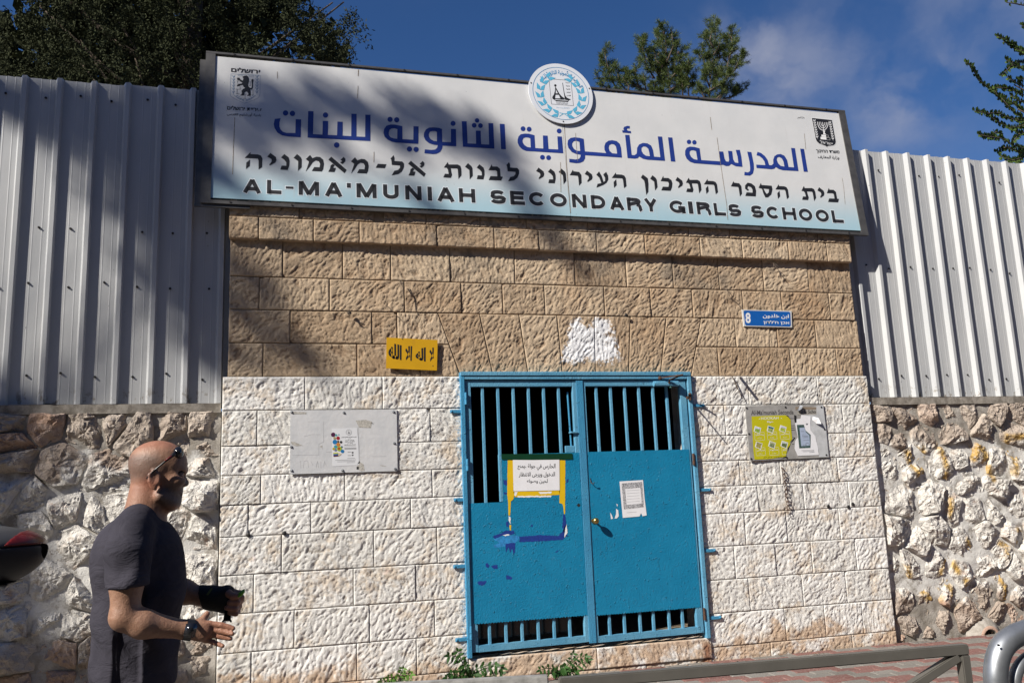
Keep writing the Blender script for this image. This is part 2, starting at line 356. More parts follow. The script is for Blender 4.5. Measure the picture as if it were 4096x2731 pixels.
# visible ones: those that project inside the picture
vis=[]
for (x,y,j,i) in spots:
    if y>-.02 or x<-.2 or x>9: continue
    d=Vector((x,y,GZ))-CAM; z=d.dot(FW)
    if z<=.2: continue
    u=2048+FPX*d.dot(RT)/z; v=1365.5-FPX*d.dot(UP)/z
    if 1900<u<4300 and v<2860: vis.append((x,y,j,i))
vis.sort(key=lambda t:(Vector((t[0],t[1],0))-CAM).length)
first={0:True,1:True}
def is_red(i,j): return ((i*2+(j%2)+j//1)//2 + (j//3))%2==0 if False else ((j+ (i+j)//2)%2==0)
for (x,y,j,i) in vis[:290]:
    k=0 if is_red(i,j) else 1
    src=(pr_,pg_)[k]
    if first[k]: o=src; first[k]=False
    else: o=src.copy(); COL.objects.link(o)
    o.location=(x,y,GZ+rnd.uniform(-.003,.002)); o.rotation_euler=(rnd.gauss(0,.006),rnd.gauss(0,.006),rnd.gauss(0,.008))
used=set((j,i) for (x,y,j,i) in vis[:290])
for (x,y,j,i) in spots:
    if (j,i) in used or y>-.02 or x<-1.5: continue
    rest.bevbox(x-.0975,x+.0975,y-.0475,y+.0475,GZ-.05,GZ,.006,0 if is_red(i,j) else 1) if (x>0 and y>-5) else None
ro=rest.build('pavers_beyond',[M_PRED,M_PGREY],pav); struct(ro,'stuff')
# fallen dry leaves and grit at the foot of the wall
mb=MB()
for k in range(260):
    x=rnd.choice([rnd.uniform(5.3,8.2),rnd.uniform(.3,8)]); y=-.03-abs(rnd.gauss(0,.11)); s=rnd.uniform(.006,.022); a=rnd.uniform(0,6.28)
    z=GZ+.004+rnd.uniform(0,.012)
    mb.add([(x-s*math.cos(a),y-s*math.sin(a),z),(x+s*.4*math.sin(a),y-s*.4*math.cos(a),z+.004),(x+s*math.cos(a),y+s*math.sin(a),z+rnd.uniform(0,.01)),(x-s*.4*math.sin(a),y+s*.4*math.cos(a),z+.004)],[(0,1,2,3)])
struct(mb.build('dry_litter',plain('dry leaf litter',(.16,.09,.05),.9,var=.5,nscale=50)),'stuff')

# ================================================================== gate wall of dressed stone
ROWZ=[4.10,3.62,3.258,2.988,2.719,2.447,2.183,1.911,1.688,1.467,1.232,.952,.673,.397,.125,GZ]
wall=thing('gate_wall','tall dressed limestone wall around the blue gate, beige above and whitewashed below','wall',(2.5,0,0))
_LAT=np.random.default_rng(5).random((512,512))
def vn2(x,y):      # value noise
    xi=np.floor(x).astype(int);yi=np.floor(y).astype(int);fx=x-xi;fy=y-yi;fx=fx*fx*(3-2*fx);fy=fy*fy*(3-2*fy)
    L=_LAT;a=L[xi%512,yi%512];b=L[(xi+1)%512,yi%512];c=L[xi%512,(yi+1)%512];d=L[(xi+1)%512,(yi+1)%512]
    return (a*(1-fx)+b*fx)*(1-fy)+(c*(1-fx)+d*fx)*fy
def sstep(a,b,x): t=np.clip((x-a)/(b-a),0,1); return t*t*(3-2*t)
def tooled(X,Z,r):
    """depth of the mason's tool marks, metres, 0 = untouched face"""
    ang=r.choice([r.gauss(.95,.2),r.gauss(.95,.2),r.gauss(.75,.2),r.gauss(1.5,.2),r.gauss(2.1,.2)]); ox,oz=r.uniform(0,400),r.uniform(0,400)
    w=.018*(vn2(X*9+ox,Z*9+oz)-.5)*2; c,s=math.cos(ang),math.sin(ang); A=(X+w)*c+(Z-w)*s; B=-(X+w)*s+(Z-w)*c
    fine=r.uniform(.85,1.25)
    st=vn2(A*32*fine+ox,B*90*fine+oz)*.75+vn2(A*58*fine+oz,B*130*fine+ox)*.25
    pt=vn2(A*56+oz,B*62+ox)*.6+vn2(A*105+ox,B*115+oz)*.4
    k=r.choice([0.,0.,.12,.3,.6,.95]); m=st*(1-k)+pt*k
    d=sstep(.54,.40,m)*.0052
    d+= (vn2(X*130+oz,Z*130+ox)-.5)*.0030
    d+= sstep(.66,.88,vn2(A*13+7,B*20+3))*.005
    d+= (vn2(X*11+oz,Z*11+oz)-.5)*.004
    return d
def stone(x0,x1,z0,z1,yf,mat,parent,depth=.05,xt0=None,xt1=None,rough=.005,cut=None,step=.0084):
    """one ashlar: x0,x1 bottom corners; xt0,xt1 top corners"""
    xt0=x0 if xt0 is None else xt0; xt1=x1 if xt1 is None else xt1
    gp=.0036 if mat is M_BEIGE else .0026; w=max(x1-x0,xt1-xt0); hh=z1-z0; nx=max(6,int(w/step)); nz=max(6,int(hh/step))
    S_v=np.linspace(0,1,nx+1); T_v=np.linspace(0,1,nz+1); T,S=np.meshgrid(T_v,S_v,indexing='ij')
    L=x0+(xt0-x0)*T+gp; Rr=x1+(xt1-x1)*T-gp; X=L+(Rr-L)*S; Z=z0+gp+(hh-2*gp)*T
    # corners and arrises a little worn
    ed=np.minimum(np.minimum(X-L,Rr-X),np.minimum(Z-z0-gp,z1-gp-Z))
    mg=rnd.uniform(.006,.012); inn=sstep(mg*.3,mg,ed+.004*(vn2(X*60,Z*60)-.5))
    off=rnd.uniform(-.003,.003); tx=rnd.uniform(-.003,.003);tz=rnd.uniform(-.003,.003)
    Y=yf+off+tx*(S-.5)+tz*(T-.5)-.0015*inn+tooled(X,Z,rnd)*(.12+.88*inn)+.002*(ed<step*.5)
    rim=ed<step*.3; wob=.0022*(vn2(X*34+3,Z*34+9)-.5); X=X+np.where(rim,wob,0); Z=Z+np.where(rim,.0022*(vn2(Z*37,X*31)-.5),0)
    if rnd.random()<.30:   # a chipped corner
        cxp,czp=rnd.choice([L.min(),Rr.max()]),rnd.choice([z0,z1]); dd=np.hypot(X-cxp,Z-czp); Y+=.012*sstep(.04,.01,dd+.015*vn2(X*50,Z*50))
    nxv=nx+1; nzv=nz+1
    V=np.stack([X,Y,Z],-1).reshape(-1,3)
    ringi=np.array([b for b in range(nxv)]+[a*nxv+nx for a in range(1,nzv)]+[nz*nxv+b for b in range(nx-1,-1,-1)]+[a*nxv for a in range(nz-1,0,-1)])
    Bk=V[ringi].copy(); Bk[:,1]=yf+depth; o=len(V); k=len(ringi)
    i=(np.arange(nz)[:,None]*nxv+np.arange(nx)[None]).ravel(); F1=np.stack([i,i+1,i+nxv+1,i+nxv],1)
    q=np.arange(k); F2=np.stack([ringi[(q+1)%k],ringi[q],o+q,o+(q+1)%k],1)
    V=np.concatenate([V,Bk]); Q=np.concatenate([F1,F2]); base=np.array(parent.location)
    me=bpy.data.meshes.new('stone'); me.vertices.add(len(V)); me.vertices.foreach_set('co',(V-base).astype(np.float32).ravel()); me.loops.add(len(Q)*4); me.loops.foreach_set('vertex_index',Q.astype(np.int32).ravel())
    me.polygons.add(len(Q)); me.polygons.foreach_set('loop_start',np.arange(len(Q),dtype=np.int32)*4); me.update(calc_edges=True); sm=np.ones(len(Q),bool); sm[len(F1):]=False; me.polygons.foreach_set('use_smooth',sm); me.materials.append(mat)
    at=me.attributes.new('pit','FLOAT','POINT'); pv=np.zeros(len(V),np.float32); pv[:o]=np.clip((Y-yf-off).ravel()/.008,0,1); at.data.foreach_set('value',pv)
    ob=bpy.data.objects.new('stone',me); COL.objects.link(ob); ob.parent=parent; return ob
YU=.022   # beige part stands back from the whitewashed part
YC=-.024  # top courses stand forward
def jx(lst,v,y): return [P(u,v,y).x for u in lst]
XL_U,XR_U=-.395,5.36; XL_L,XR_L=-.428,5.40
# top two courses (in front)
def row(xs,z0,z1,y,mat,parent=wall,**k):
    for a,b in zip(xs[:-1],xs[1:]): stone(a,b,z0,z1,y,mat,parent,**k)
XC0,XC1=P(915,930,YC).x,P(3405,1010,YC).x
zT1b,zT1t=P(2156,1001,YC).z,P(2156,919,YC).z; zT0t=zT1t+.26
t0=[P(u,905,YC).x for u in (1196,)]+[P(u,890,YC).x for u in (1496,1535,1705,1920,2106,2351,2531,2751,2915,3111,3264)]
xs=[XC0,t0[0],t0[1]]; row(xs,zT1t,zT0t,YC,M_BEIGE); row(t0[2:]+[XC1],zT1t,zT0t,YC,M_BEIGE)
row([XC0]+jx((1034,1254,1438,1748,1978,2155,2387,2579,2800,2967,3151,3304),965,YC)+[XC1],zT1b,zT1t,YC,M_BEIGE)
zA=zT1b
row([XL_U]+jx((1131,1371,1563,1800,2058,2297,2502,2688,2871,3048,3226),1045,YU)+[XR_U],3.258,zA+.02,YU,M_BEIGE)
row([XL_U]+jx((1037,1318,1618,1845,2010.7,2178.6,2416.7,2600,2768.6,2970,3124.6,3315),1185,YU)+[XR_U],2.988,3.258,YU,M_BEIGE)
# voussoirs over the gate
def cx5(x,y): return P(*c5(x,y),YU).x
vtop=[cx5(675,583),cx5(955,590),cx5(1220,595),cx5(1475,603),cx5(1727,610),cx5(1970,615),cx5(2210,618),P(*c6(183,625),YU).x]
vbot=[cx5(828,1010),cx5(1045,985),cx5(1283,990),cx5(1513,992),cx5(1735,997),cx5(1957,997),cx5(2170,998),P(*c6(115,1012),YU).x]
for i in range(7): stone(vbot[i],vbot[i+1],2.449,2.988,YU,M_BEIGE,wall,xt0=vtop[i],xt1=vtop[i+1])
def vx(side,z): # slanted outer edges of the flat arch
    t=(z-2.449)/(2.988-2.449); return (vbot[0]+(vtop[0]-vbot[0])*t) if side<0 else (vbot[-1]+(vtop[-1]-vbot[-1])*t)
def row_split(lj,rj,z0,z1,v,y=YU,mat=None):
    L=[XL_U]+jx(lj,v,y); 
    for a,b in zip(L[:-1],L[1:]): stone(a,b,z0,z1,y,mat or M_BEIGE,wall)
    stone(L[-1],vx(-1,z0),z0,z1,y,M_BEIGE,wall,xt0=L[-1],xt1=vx(-1,z1))
    Rr=jx(rj,v,y)+[XR_U+ .02]
    stone(vx(1,z0),Rr[0],z0,z1,y,M_BEIGE,wall,xt0=vx(1,z1),xt1=Rr[0])
    for a,b in zip(Rr[:-1],Rr[1:]): stone(a,b,z0,z1,y,M_BEIGE,wall)
row_split((1160.7,1488,1589),(2941,3106.7,3261.5),2.719,2.988,1320)
row_split((1052,1428.6,1680),(2874.6,3163,3347.8),2.449,2.719,1450)
GX0,GX1=1.452,3.552
def roww(lj,rj,z0,z1,v,mat=None):
    mat=mat or M_WHITE
    L=[XL_L]+jx(lj,v,0)+[GX0]; Rr=[GX1]+jx(rj,v,0)+[XR_L]
    row(L,z0,z1,0,mat); row(Rr,z0,z1,0,mat)
roww((1220,1530),(2993.6,3270.4),2.183,2.447,1560)
roww((1028.6,1300,1722),(2901,3150,3374.6),1.911,2.183,1690)
roww((1190,1560),(3040,3290),1.688,1.911,1815)
roww((1043.5,1380,1729),(2964,3125.8,3356.7),1.467,1.688,1930)
roww((994,1244,1643.5),(3038,3221.6,3404),1.232,1.467,2050)
roww((1126.8,1495.8,1748.8),(2986,3154,3368.6),.952,1.232,2180)
roww((1015,1414,1662.5),(2944.8,3109.7,3256.7,3434),.673,.952,2310)
roww((1177.4,1478,1738.7),(3002.5,3218.6,3395.4),.397,.673,2440)
roww((1006,1427,1665.5),(3148,3309,3461),.125,.397,2560)
roww((960,1300,1600),(3090.6,3420),GZ-.03,.125,2660)
# sill stones under the gate
ZS=P(2388,2590,-.01).z
stone(GX0,P(2388.7,2640,0).x,.045,ZS,-.012,M_WHITE,wall,depth=.3); stone(P(2388.7,2640,0).x,GX1,.045,ZS,-.012,M_WHITE,wall,depth=.3)
stone(GX0,2.2,GZ-.05,.042,-.004,M_WHITE,wall); stone(2.2,2.95,GZ-.05,.042,-.004,M_WHITE,wall); stone(2.95,GX1,GZ-.05,.042,-.004,M_WHITE,wall)
# body with mortar face behind the stones
mb=MB()
def body(x0,x1,z0,z1,yf,mi): mb.box(x0,x1,yf,.42,z0,z1,mi)
body(XL_U,1.40,2.449,zA+.03,YU+.016,0); body(1.40,3.60,2.46,zA+.03,YU+.016,0); body(3.60,XR_U,2.449,zA+.03,YU+.016,0)
body(XC0,XC1,zA+.03,zT0t-.03,YC+.012,0)
body(XL_L,GX0,-.1,2.4485,.016,1); body(GX1,XR_L,-.1,2.4485,.016,1); body(GX0,GX1,-.1,ZS-.012,.0095,1)
mb.build('wall_core',[M_JOINTB,M_JOINTW],wall)
# anchors left in the wall: holes, a bent rod and an iron bar
mb=MB()
for (u,v) in (c7(1668,572),c7(1910,560),c9(1037,380),c9(1172,384),c9(1202,365),c5(80,590),c5(1940,606)):
    p=P(u,v,-.006); mb.sphere(p,.017,10,6,(1,.5,1))
mb.build('hole',M_SCREW,wall)
# ================================================================== passage behind the gate
pas=thing('gate_passage','dark covered passage seen through the bars of the blue gate','passage',(2.5,2,0))
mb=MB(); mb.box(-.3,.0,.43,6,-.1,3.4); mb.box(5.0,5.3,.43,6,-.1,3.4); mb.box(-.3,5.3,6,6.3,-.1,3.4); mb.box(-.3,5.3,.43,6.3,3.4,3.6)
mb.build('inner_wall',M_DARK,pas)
MB().box(0.001,4.999,.43,5.99,.1,.152).build('passage_floor',plain('passage tiles',(.34,.27,.19),.8,nscale=5),pas)
mb=MB()
for x in (1.7,1.95,2.2): mb.tube([(x,2.6,.16),(x,2.6,2.6)],.012,6)
mb.build('inner_grille',M_DARK,pas)
MB().box(3.05,3.13,2.0,2.06,.16,1.75).build('pale_post',plain('pale post',(.4,.38,.35),.7),pas)
MB().box(1.50,2.36,.16,.175,.16,.62).build('dark_panel',plain('dark glass panel',(.02,.022,.025),.15),pas)
# ================================================================== rubble walls
def clip(poly,a,b,c):      # keep a*x+b*y<=c
    out=[]
    for i in range(len(poly)):
        p,q=poly[i],poly[(i+1)%len(poly)]; dp=a*p[0]+b*p[1]-c; dq=a*q[0]+b*q[1]-c
        if dp<=0: out.append(p)
        if dp*dq<0: t=dp/(dp-dq); out.append((p[0]+(q[0]-p[0])*t,p[1]+(q[1]-p[1])*t))
    return out
def voronoi(sites,rect,gap):
    cells=[]
    for i,s in enumerate(sites):
        poly=[(rect[0],rect[2]),(rect[1],rect[2]),(rect[1],rect[3]),(rect[0],rect[3])]
        poly=clip(clip(clip(clip(poly,-1,0,-rect[0]-gap),1,0,rect[1]-gap),0,-1,-rect[2]-gap),0,1,rect[3]-gap)
        for j,t in enumerate(sites):
            if i==j: continue
            dx,dz=t[0]-s[0],t[1]-s[1]; L=math.hypot(dx,dz)
            if L>1.4: continue
            poly=clip(poly,dx/L,dz/L,((t[0]**2+t[1]**2-s[0]**2-s[1]**2)/2)/L-gap)
            if len(poly)<3: break
        cells.append(poly if len(poly)>=3 else None)
    return cells
SPRAY=[]
def seg_d(x,z,a,b):
    vx,vz=b[0]-a[0],b[1]-a[1]; L=vx*vx+vz*vz+1e-9; t=max(0,min(1,((x-a[0])*vx+(z-a[1])*vz)/L)); return math.hypot(x-a[0]-vx*t,z-a[1]-vz*t)
def vnoise(seed):
    r=random.Random(seed); A=[(r.uniform(-1,1),r.uniform(-1,1),r.uniform(0,6.28),r.uniform(.4,1)) for _ in range(9)]
    def f(x,z,s): return sum(w*math.sin((a*x+b*z)*s*(1+.45*i)+c) for i,(a,b,c,w) in enumerate(A))/4.5
    return f
def rock(poly,yb,mat,parent,seed,H):
    r=random.Random(seed); n=len(poly); A=0
    cx=sum(p[0] for p in poly)/n; cz=sum(p[1] for p in poly)/n
    # resample the outline, rounding corners and roughening it
    per=[math.dist(poly[i],poly[(i+1)%n]) for i in range(n)]; T=sum(per); K=max(18,min(46,int(T/.030)))
    pts=[]
    for k in range(K):
        d=T*k/K; i=0
        while d>per[i] and i<n-1: d-=per[i]; i+=1
        a,b=poly[i],poly[(i+1)%n]; t=d/max(per[i],1e-6); pts.append((a[0]+(b[0]-a[0])*t,a[1]+(b[1]-a[1])*t))
    for _ in range(0): pts=[((pts[i-1][0]+2*pts[i][0]+pts[(i+1)%K][0])/4,(pts[i-1][1]+2*pts[i][1]+pts[(i+1)%K][1])/4) for i in range(K)]
    f=vnoise(seed); size=math.sqrt(max(T/4,.02))
    pts=[(p[0]+(cx-p[0])*(.11*f(p[0],p[1],20)+.015),p[1]+(cz-p[1])*(.11*f(p[0],p[1],20)+.015)) for p in pts]
    # broken faces: a few tilted planes, the lowest wins
    rad=T/6.3
    planes=[]; tall=r.uniform(.65,1.25)*H
    for k in range(r.randint(4,7)):
        a=r.uniform(0,6.28); sl=r.choice([r.uniform(.08,.35),r.uniform(.35,1.2)]); planes.append((math.cos(a)*sl,math.sin(a)*sl,tall*r.uniform(.6,1.2)+.25*sl*rad))
    planes.append((r.uniform(-.25,.25),r.uniform(-.25,.25),tall))
    rings=[1.,.975,.91,.83,.74,.64,.53,.41,.28,.14]
    vs=[];spray=[]
    for ri,rr in enumerate(rings):
        for k,(px,pz) in enumerate(pts):
            x=cx+(px-cx)*rr; z=cz+(pz-cz)*rr
            e=1-rr
            lim=(H*min(1,(e/.16))**.42 if rr<1 else 0)+.024
            h=min([a*(x-cx)+b*(z-cz)+c for a,b,c in planes]); h=max(h,H*.22)
            h=min(h,lim) + (.016*abs(f(x,z,30))+.008*f(z,x,80)+.006*f(x,z,150))*(1 if rr<.97 else .3)
            vs.append((x,yb-h,z))
    c0=len(vs); vs.append((cx,yb-min([c for a,b,c in planes]),cz)); fs=[]
    for q in range(len(rings)-1):
        for k in range(K): a=q*K+k;b=q*K+(k+1)%K; fs.append((a,b,b+K,a+K))
    q=(len(rings)-1)*K
    for k in range(K): fs.append((q+k,q+(k+1)%K,c0))
    o=len(vs)
    for k in range(K): x,y,z=vs[k]; vs.append((x,yb+.06,z))
    for k in range(K): fs.append(((k+1)%K,k,o+k,o+(k+1)%K))
    for (x,y,z) in vs:
        d=min([seg_d(x,z,a,b) for a,b in SPRAY],default=9); spray.append(max(0.,min(1.,1-(d-.012)/.035)))
    mb=MB(); mb.add(vs,fs); mb.attrs['spray']=spray
    return mb.build('stone',mat,parent,smooth=True,angle=20)
def rough_sheet(x0,x1,z0,z1,y,amp,step,seed):
    nx=int((x1-x0)/step);nz=int((z1-z0)/step);f=vnoise(seed); vs=[];fs=[]
    for a in range(nz+1):
        for b in range(nx+1):
            x=x0+(x1-x0)*b/nx; z=z0+(z1-z0)*a/nz; vs.append((x,y-amp*(.5+.5*f(x,z,14))-amp*.4*f(z,x,47),z))
    for a in range(nz):
        for b in range(nx): i=a*(nx+1)+b; fs.append((i,i+1,i+nx+2,i+nx+1))
    return vs,fs
def rubble(name,label,sites,rect,gap,mat,H,seed):
    t=thing(name,label,'wall',((rect[0]+rect[1])/2,.1,0))
    cells=voronoi(sites,rect,gap)
    for i,c in enumerate(cells):
        if c is None: continue
        w=max(p[0] for p in c)-min(p[0] for p in c); rock(c,.075,mat,t,seed+i,H*min(1.15,max(.55,w/.36)))
    vs,fs=rough_sheet(rect[0],rect[1],rect[2]-.1,rect[3],.060,.022,.035,seed)
    mb=MB(); mb.add(vs,fs); mb.build('mortar',M_MORTL if rect[0]<0 else M_MORTR,t,smooth=True)
    MB().box(rect[0],rect[1],.085,.5,-.2,rect[3]).build('wall_core',M_MORTAR,t)
    return t
def sites(fn,pts): return [XZ(*fn(x,y),.0) for x,y in pts]
SL=sites(c4,[(60,1300),(290,1330),(570,1350),(760,1300),(920,1400),(1140,1360),(1360,1370),(1370,1530),(60,1480),(1180,1520)])
SL+=sites(c7,[(70,60),(60,260),(400,110),(720,190),(190,330),(400,390),(650,420),(740,400),(1370,70),(1340,300),(490,640),(210,500),(860,560),(1160,500),(1360,560),(1330,830),(300,900),(680,820),(960,800),(560,1000),(300,1170),(490,1160),(80,1170),(60,900),(60,680),(1100,900),(800,1130),(1100,1130),(1330,1090),(1340,1290),(380,1400),(640,1380),(900,1400),(1150,1300),(350,1570),(90,1400),(1330,1480),(1180,1540),(640,1600),(900,1640),(90,1620),(350,1760),(700,1800),(1080,1740),(1350,1720)])
for i in range(26): # continues out of the picture
    x=-3.9+ (i%5)*.42+rnd.uniform(-.08,.08); z=.2+(i//5)*.40+rnd.uniform(-.07,.07); 
    if x<-2.15 and all(math.hypot(x-a,z-b)>.22 for a,b in SL): SL.append((x,z))
lw=rubble('rubble_wall','rough field stone wall with patchy whitewash behind the bald man, left of the gate wall',SL,(-4.0,-.437,0,2.19),.004,M_ROCKL,.095,100)
for pts in ([(1590,1540),(1640,1680)],[(1640,1680),(1680,1600)],[(1690,1570),(1690,1700)],[(1820,1580),(1840,1760)]): pass
def SP(fn,*pts):
    q=[XZ(*fn(x,y),0.) for x,y in pts]
    for a,b in zip(q[:-1],q[1:]): SPRAY.append((a,b))
SP(c9,(1580,20),(1640,150),(1660,170),(1680,60),(1660,0)); SP(c9,(1680,100),(1700,150)); SP(c9,(1800,-20),(1835,120),(1840,200)); SP(c9,(2010,-40),(2030,60),(2060,-30),(2110,80),(2150,200))
SP(c6,(1590,1520),(1640,1560)); SP(c6,(1690,1500),(1700,1567)); SP(c6,(2010,1520),(2040,1560)); SP(c6,(2100,1480),(2110,1567)); SP(c6,(2250,1420),(2260,1520),(2330,1567)); SP(c6,(2280,1430),(2350,1420))
SP(c9,(1810,830),(1850,750),(1890,760),(1920,820)); SP(c9,(1870,340),(1870,450)); SP(c9,(1990,610),(2010,660)); SP(c9,(2220,630),(2260,640),(2255,720)); SP(c9,(2320,540),(2352,560),(2330,620)); SP(c9,(1650,910),(1740,1010),(1750,1070)); SP(c9,(1780,920),(1800,1000)); SP(c9,(1850,890),(1890,960),(1900,1040)); SP(c9,(1970,880),(2000,960)); SP(c9,(2200,850),(2250,930),(2255,1010)); SP(c9,(2290,0),(2300,150)); SP(c9,(1580,800),(1600,850))
SR=sites(c6,[(1400,1250),(1560,1290),(1760,1270),(1885,1245),(2000,1255),(2180,1240),(2320,1270),(1420,1400),(1530,1450),(1700,1430),(1890,1385),(2110,1370),(2300,1380),(1400,1540),(1600,1560)])
SR+=sites(c9,[(1460,110),(1640,110),(1810,90),(1930,40),(2060,50),(2200,100),(2330,70),(1990,220),(2190,260),(1520,350),(1740,330),(1880,400),(2010,420),(2180,390),(2320,370),(1510,540),(1780,540),(1640,640),(1970,640),(2110,590),(2290,540),(1500,780),(1610,740),(1790,750),(1960,850),(2100,760),(2230,700),(2320,800),(1550,1000),(1710,1000),(1870,960),(2110,1000),(2240,920),(2340,960),(1610,1190),(1840,1170),(1985,1110),(2270,1130),(2400,1180),(2420,1020),(2440,850),(2430,690),(2450,520),(2440,330),(2440,150),(1580,1320),(1760,1320)])
SR+=[(6.62,.16)]
for i in range(34):
    x=7.6+(i%6)*.36+rnd.uniform(-.06,.06); z=.15+(i//6)*.36+rnd.uniform(-.06,.06)
    if all(math.hypot(x-a,z-b)>.2 for a,b in SR): SR.append((x,z))
SR=[s for s in SR if math.hypot(s[0]-P(*c9(2120,1260),0).x,s[1]-P(*c9(2120,1260),0).z)>.17]
rw=rubble('rubble_wall','rough field stone wall with yellow spray marks and a drain pipe, right of the gate wall',SR,(5.425,9.8,0.02,2.185),.005,M_ROCKR,.085,900)
# drain pipe in the right wall
dp=P(*c9(2125,1262),-.03); mb=MB(); n=20
pa=[];
for k in range(n):
    a=2*math.pi*k/n; pa.append((math.cos(a),math.sin(a)))
vs=[];fs=[]
for (ro,y) in ((.20,.05),(.115,-.035),(.095,-.045),(.080,-.045),(.080,.45)):
    for c,s in pa: vs.append((dp.x+c*ro,y,dp.z+s*ro*(1. if ro<.12 else .9)))
for q in range(4):
    for k in range(n): a=q*n+k;b=q*n+(k+1)%n; fs.append((a,b,b+n,a+n))
m,g=newmat('clay pipe and mortar collar'); p=g.pos(); nn=g.noise(p,20,5,.7); yy=g.sep(p)[1]
cc=g.mix(g.ramp(nn,.35,.65),(.27,.245,.21),(.40,.37,.33)); cc=g.mix(g.ramp(yy,-.037,-.040),cc,(.50,.34,.26)); M_PIPE=finish(m,g,cc,.9,g.bump(nn,.6,.01),spec=.2)
mb.add(vs,fs); mb.build('drain_pipe',M_PIPE,rw,smooth=True,angle=45)
mb=MB(); mb.add([(dp.x+c*.081,.44,dp.z+s*.081) for c,s in pa],[tuple(range(n))]); mb.build('pipe_bottom',M_DARK,rw)
# concrete caps
for nm,lab,x0,x1 in (('wall_cap','long concrete capping strip on the rubble wall left of the gate',-4.0,-.437),('wall_cap','long concrete capping strip on the rubble wall right of the gate',5.425,9.8)):
    vs,fs=rough_sheet(x0,x1,2.175,2.245,.035,.012,.035,int(x0*7)); mb=MB(); mb.add(vs,fs)
    vt,ft=rough_sheet(x0,x1,.03,.45,0,.006,.07,3); mb.add([(x,z,2.245-y*.6) for x,y,z in vt],ft)
    mb.build('concrete_cap',M_CONC,lw if x0<0 else rw,smooth=True,angle=40)

# ================================================================== corrugated fences
def fence(label,x0,x1,rib0,pitch,zb,zt,y,seed,jag,levels):
    t=thing('corrugated_fence',label,'fence',((x0+x1)/2,y,zb))
    r=random.Random(seed)
    prof=[(-.038,0),(-.018,-.040),(.012,-.040),(.020,0)]
    xs=[];k0=int((x0-rib0)/pitch)-1
    k=k0; sheets=[];cur=[]
    while rib0+k*pitch<x1+pitch: cur.append(k); k+=1
    # sheets of four ribs each, lapping on a rib
    per=4; i=0; srew=None
    while i<len(cur)-1:
        ks=cur[i:i+per+1]; pts=[]
        for kk in ks:
            xr=rib0+kk*pitch
            for a,b in prof: pts.append((xr+a,b))
            if kk!=ks[-1]: pts+= [(xr+pitch*.42,0),(xr+pitch*.44,-.0014),(xr+pitch*.47,0),(xr+pitch*.68,0),(xr+pitch*.70,-.0014),(xr+pitch*.73,0)]
        lap=.004*(i//per%2)
        pts=[(max(x0,min(x1,a)),b-lap) for a,b in pts]
        tt=zt+(r.uniform(-.008,.008) if jag else 0)
        zs=[zb,zb+(tt-zb)*.33,zb+(tt-zb)*.66,tt]; mb=MB(); vs=[];fs=[]
        dents=[r.uniform(-.004,.004) for _ in range(4)]
        for zi,z in enumerate(zs):
            for a,b in pts: vs.append((a,y+b+dents[zi]*math.sin(a*5),z+(r.uniform(-.003,.003) if zi==3 else 0)))
        n=len(pts)
        for zi in range(3):
            for q in range(n-1): fs.append((zi*n+q,zi*n+q+1,(zi+1)*n+q+1,(zi+1)*n+q))
        if max(p[0] for p in pts)-min(p[0] for p in pts)>.05:
            mb.add(vs,fs); o=mb.build('sheet',M_SHEET,t)
        i+=per
    # rails behind and screws
    for z in levels: MB().box(x0,x1,y+.006,y+.046,z-.03,z+.03).build('rail',M_GALV,t)
    sm=MB(); sm.cyl((0,0,0),.0095,(0,-1,0),.004,10); sm.cyl((0,-.004,0),.0065,(0,-1,0),.008,6)
    first=None
    for zi,z in enumerate(levels):
        for kk in cur:
            x=rib0+kk*pitch+pitch*r.uniform(.40,.62)
            if x<x0+.03 or x>x1-.03 or (zi==2 and r.random()<.25): continue
            if first is None: first=sm.build('screw',M_SCREW,t); o=first
            else: o=first.copy(); COL.objects.link(o); o.parent=t
            o.location=Vector((x,y-.004,z+r.uniform(-.03,.03)))-t.location
    return t
# the screw mesh is centred on its own origin
_b=MB.build
def build_local(mb,name,mat): 
    me=bpy.data.meshes.new(name); me.from_pydata(mb.v,[],mb.f); me.materials.append(mat); o=bpy.data.objects.new(name,me); COL.objects.link(o); return o
_old=MB.build
def _bl(s,name,mat,parent=None,smooth=False,angle=None):
    if name in LOCAL: o=build_local(s,name,mat); o.parent=parent; return o
    return _old(s,name,mat,parent,smooth,angle)
LOCAL={'screw'}; MB.build=_bl
YF=.125
fence('white corrugated steel fence on the left wall, dappled with tree shade',-4.2,-.40,-.457,.250,2.24,4.86,YF,5,True,(2.47,3.18,3.62,4.72))
fence('white corrugated steel fence on the right wall, in full sun',5.385,10.2,5.769-.0,.2515,2.235,4.80,YF,9,True,(2.45,3.58,4.58))
# upper wall behind: bank of ground the fences hold back
struct(MB().box(-12,-.35,.55,40,.5,2.0).box(5.35,24,.55,40,.5,2.0).box(-.35,5.35,6.4,40,.5,2.0).build('hillside',M_BED))

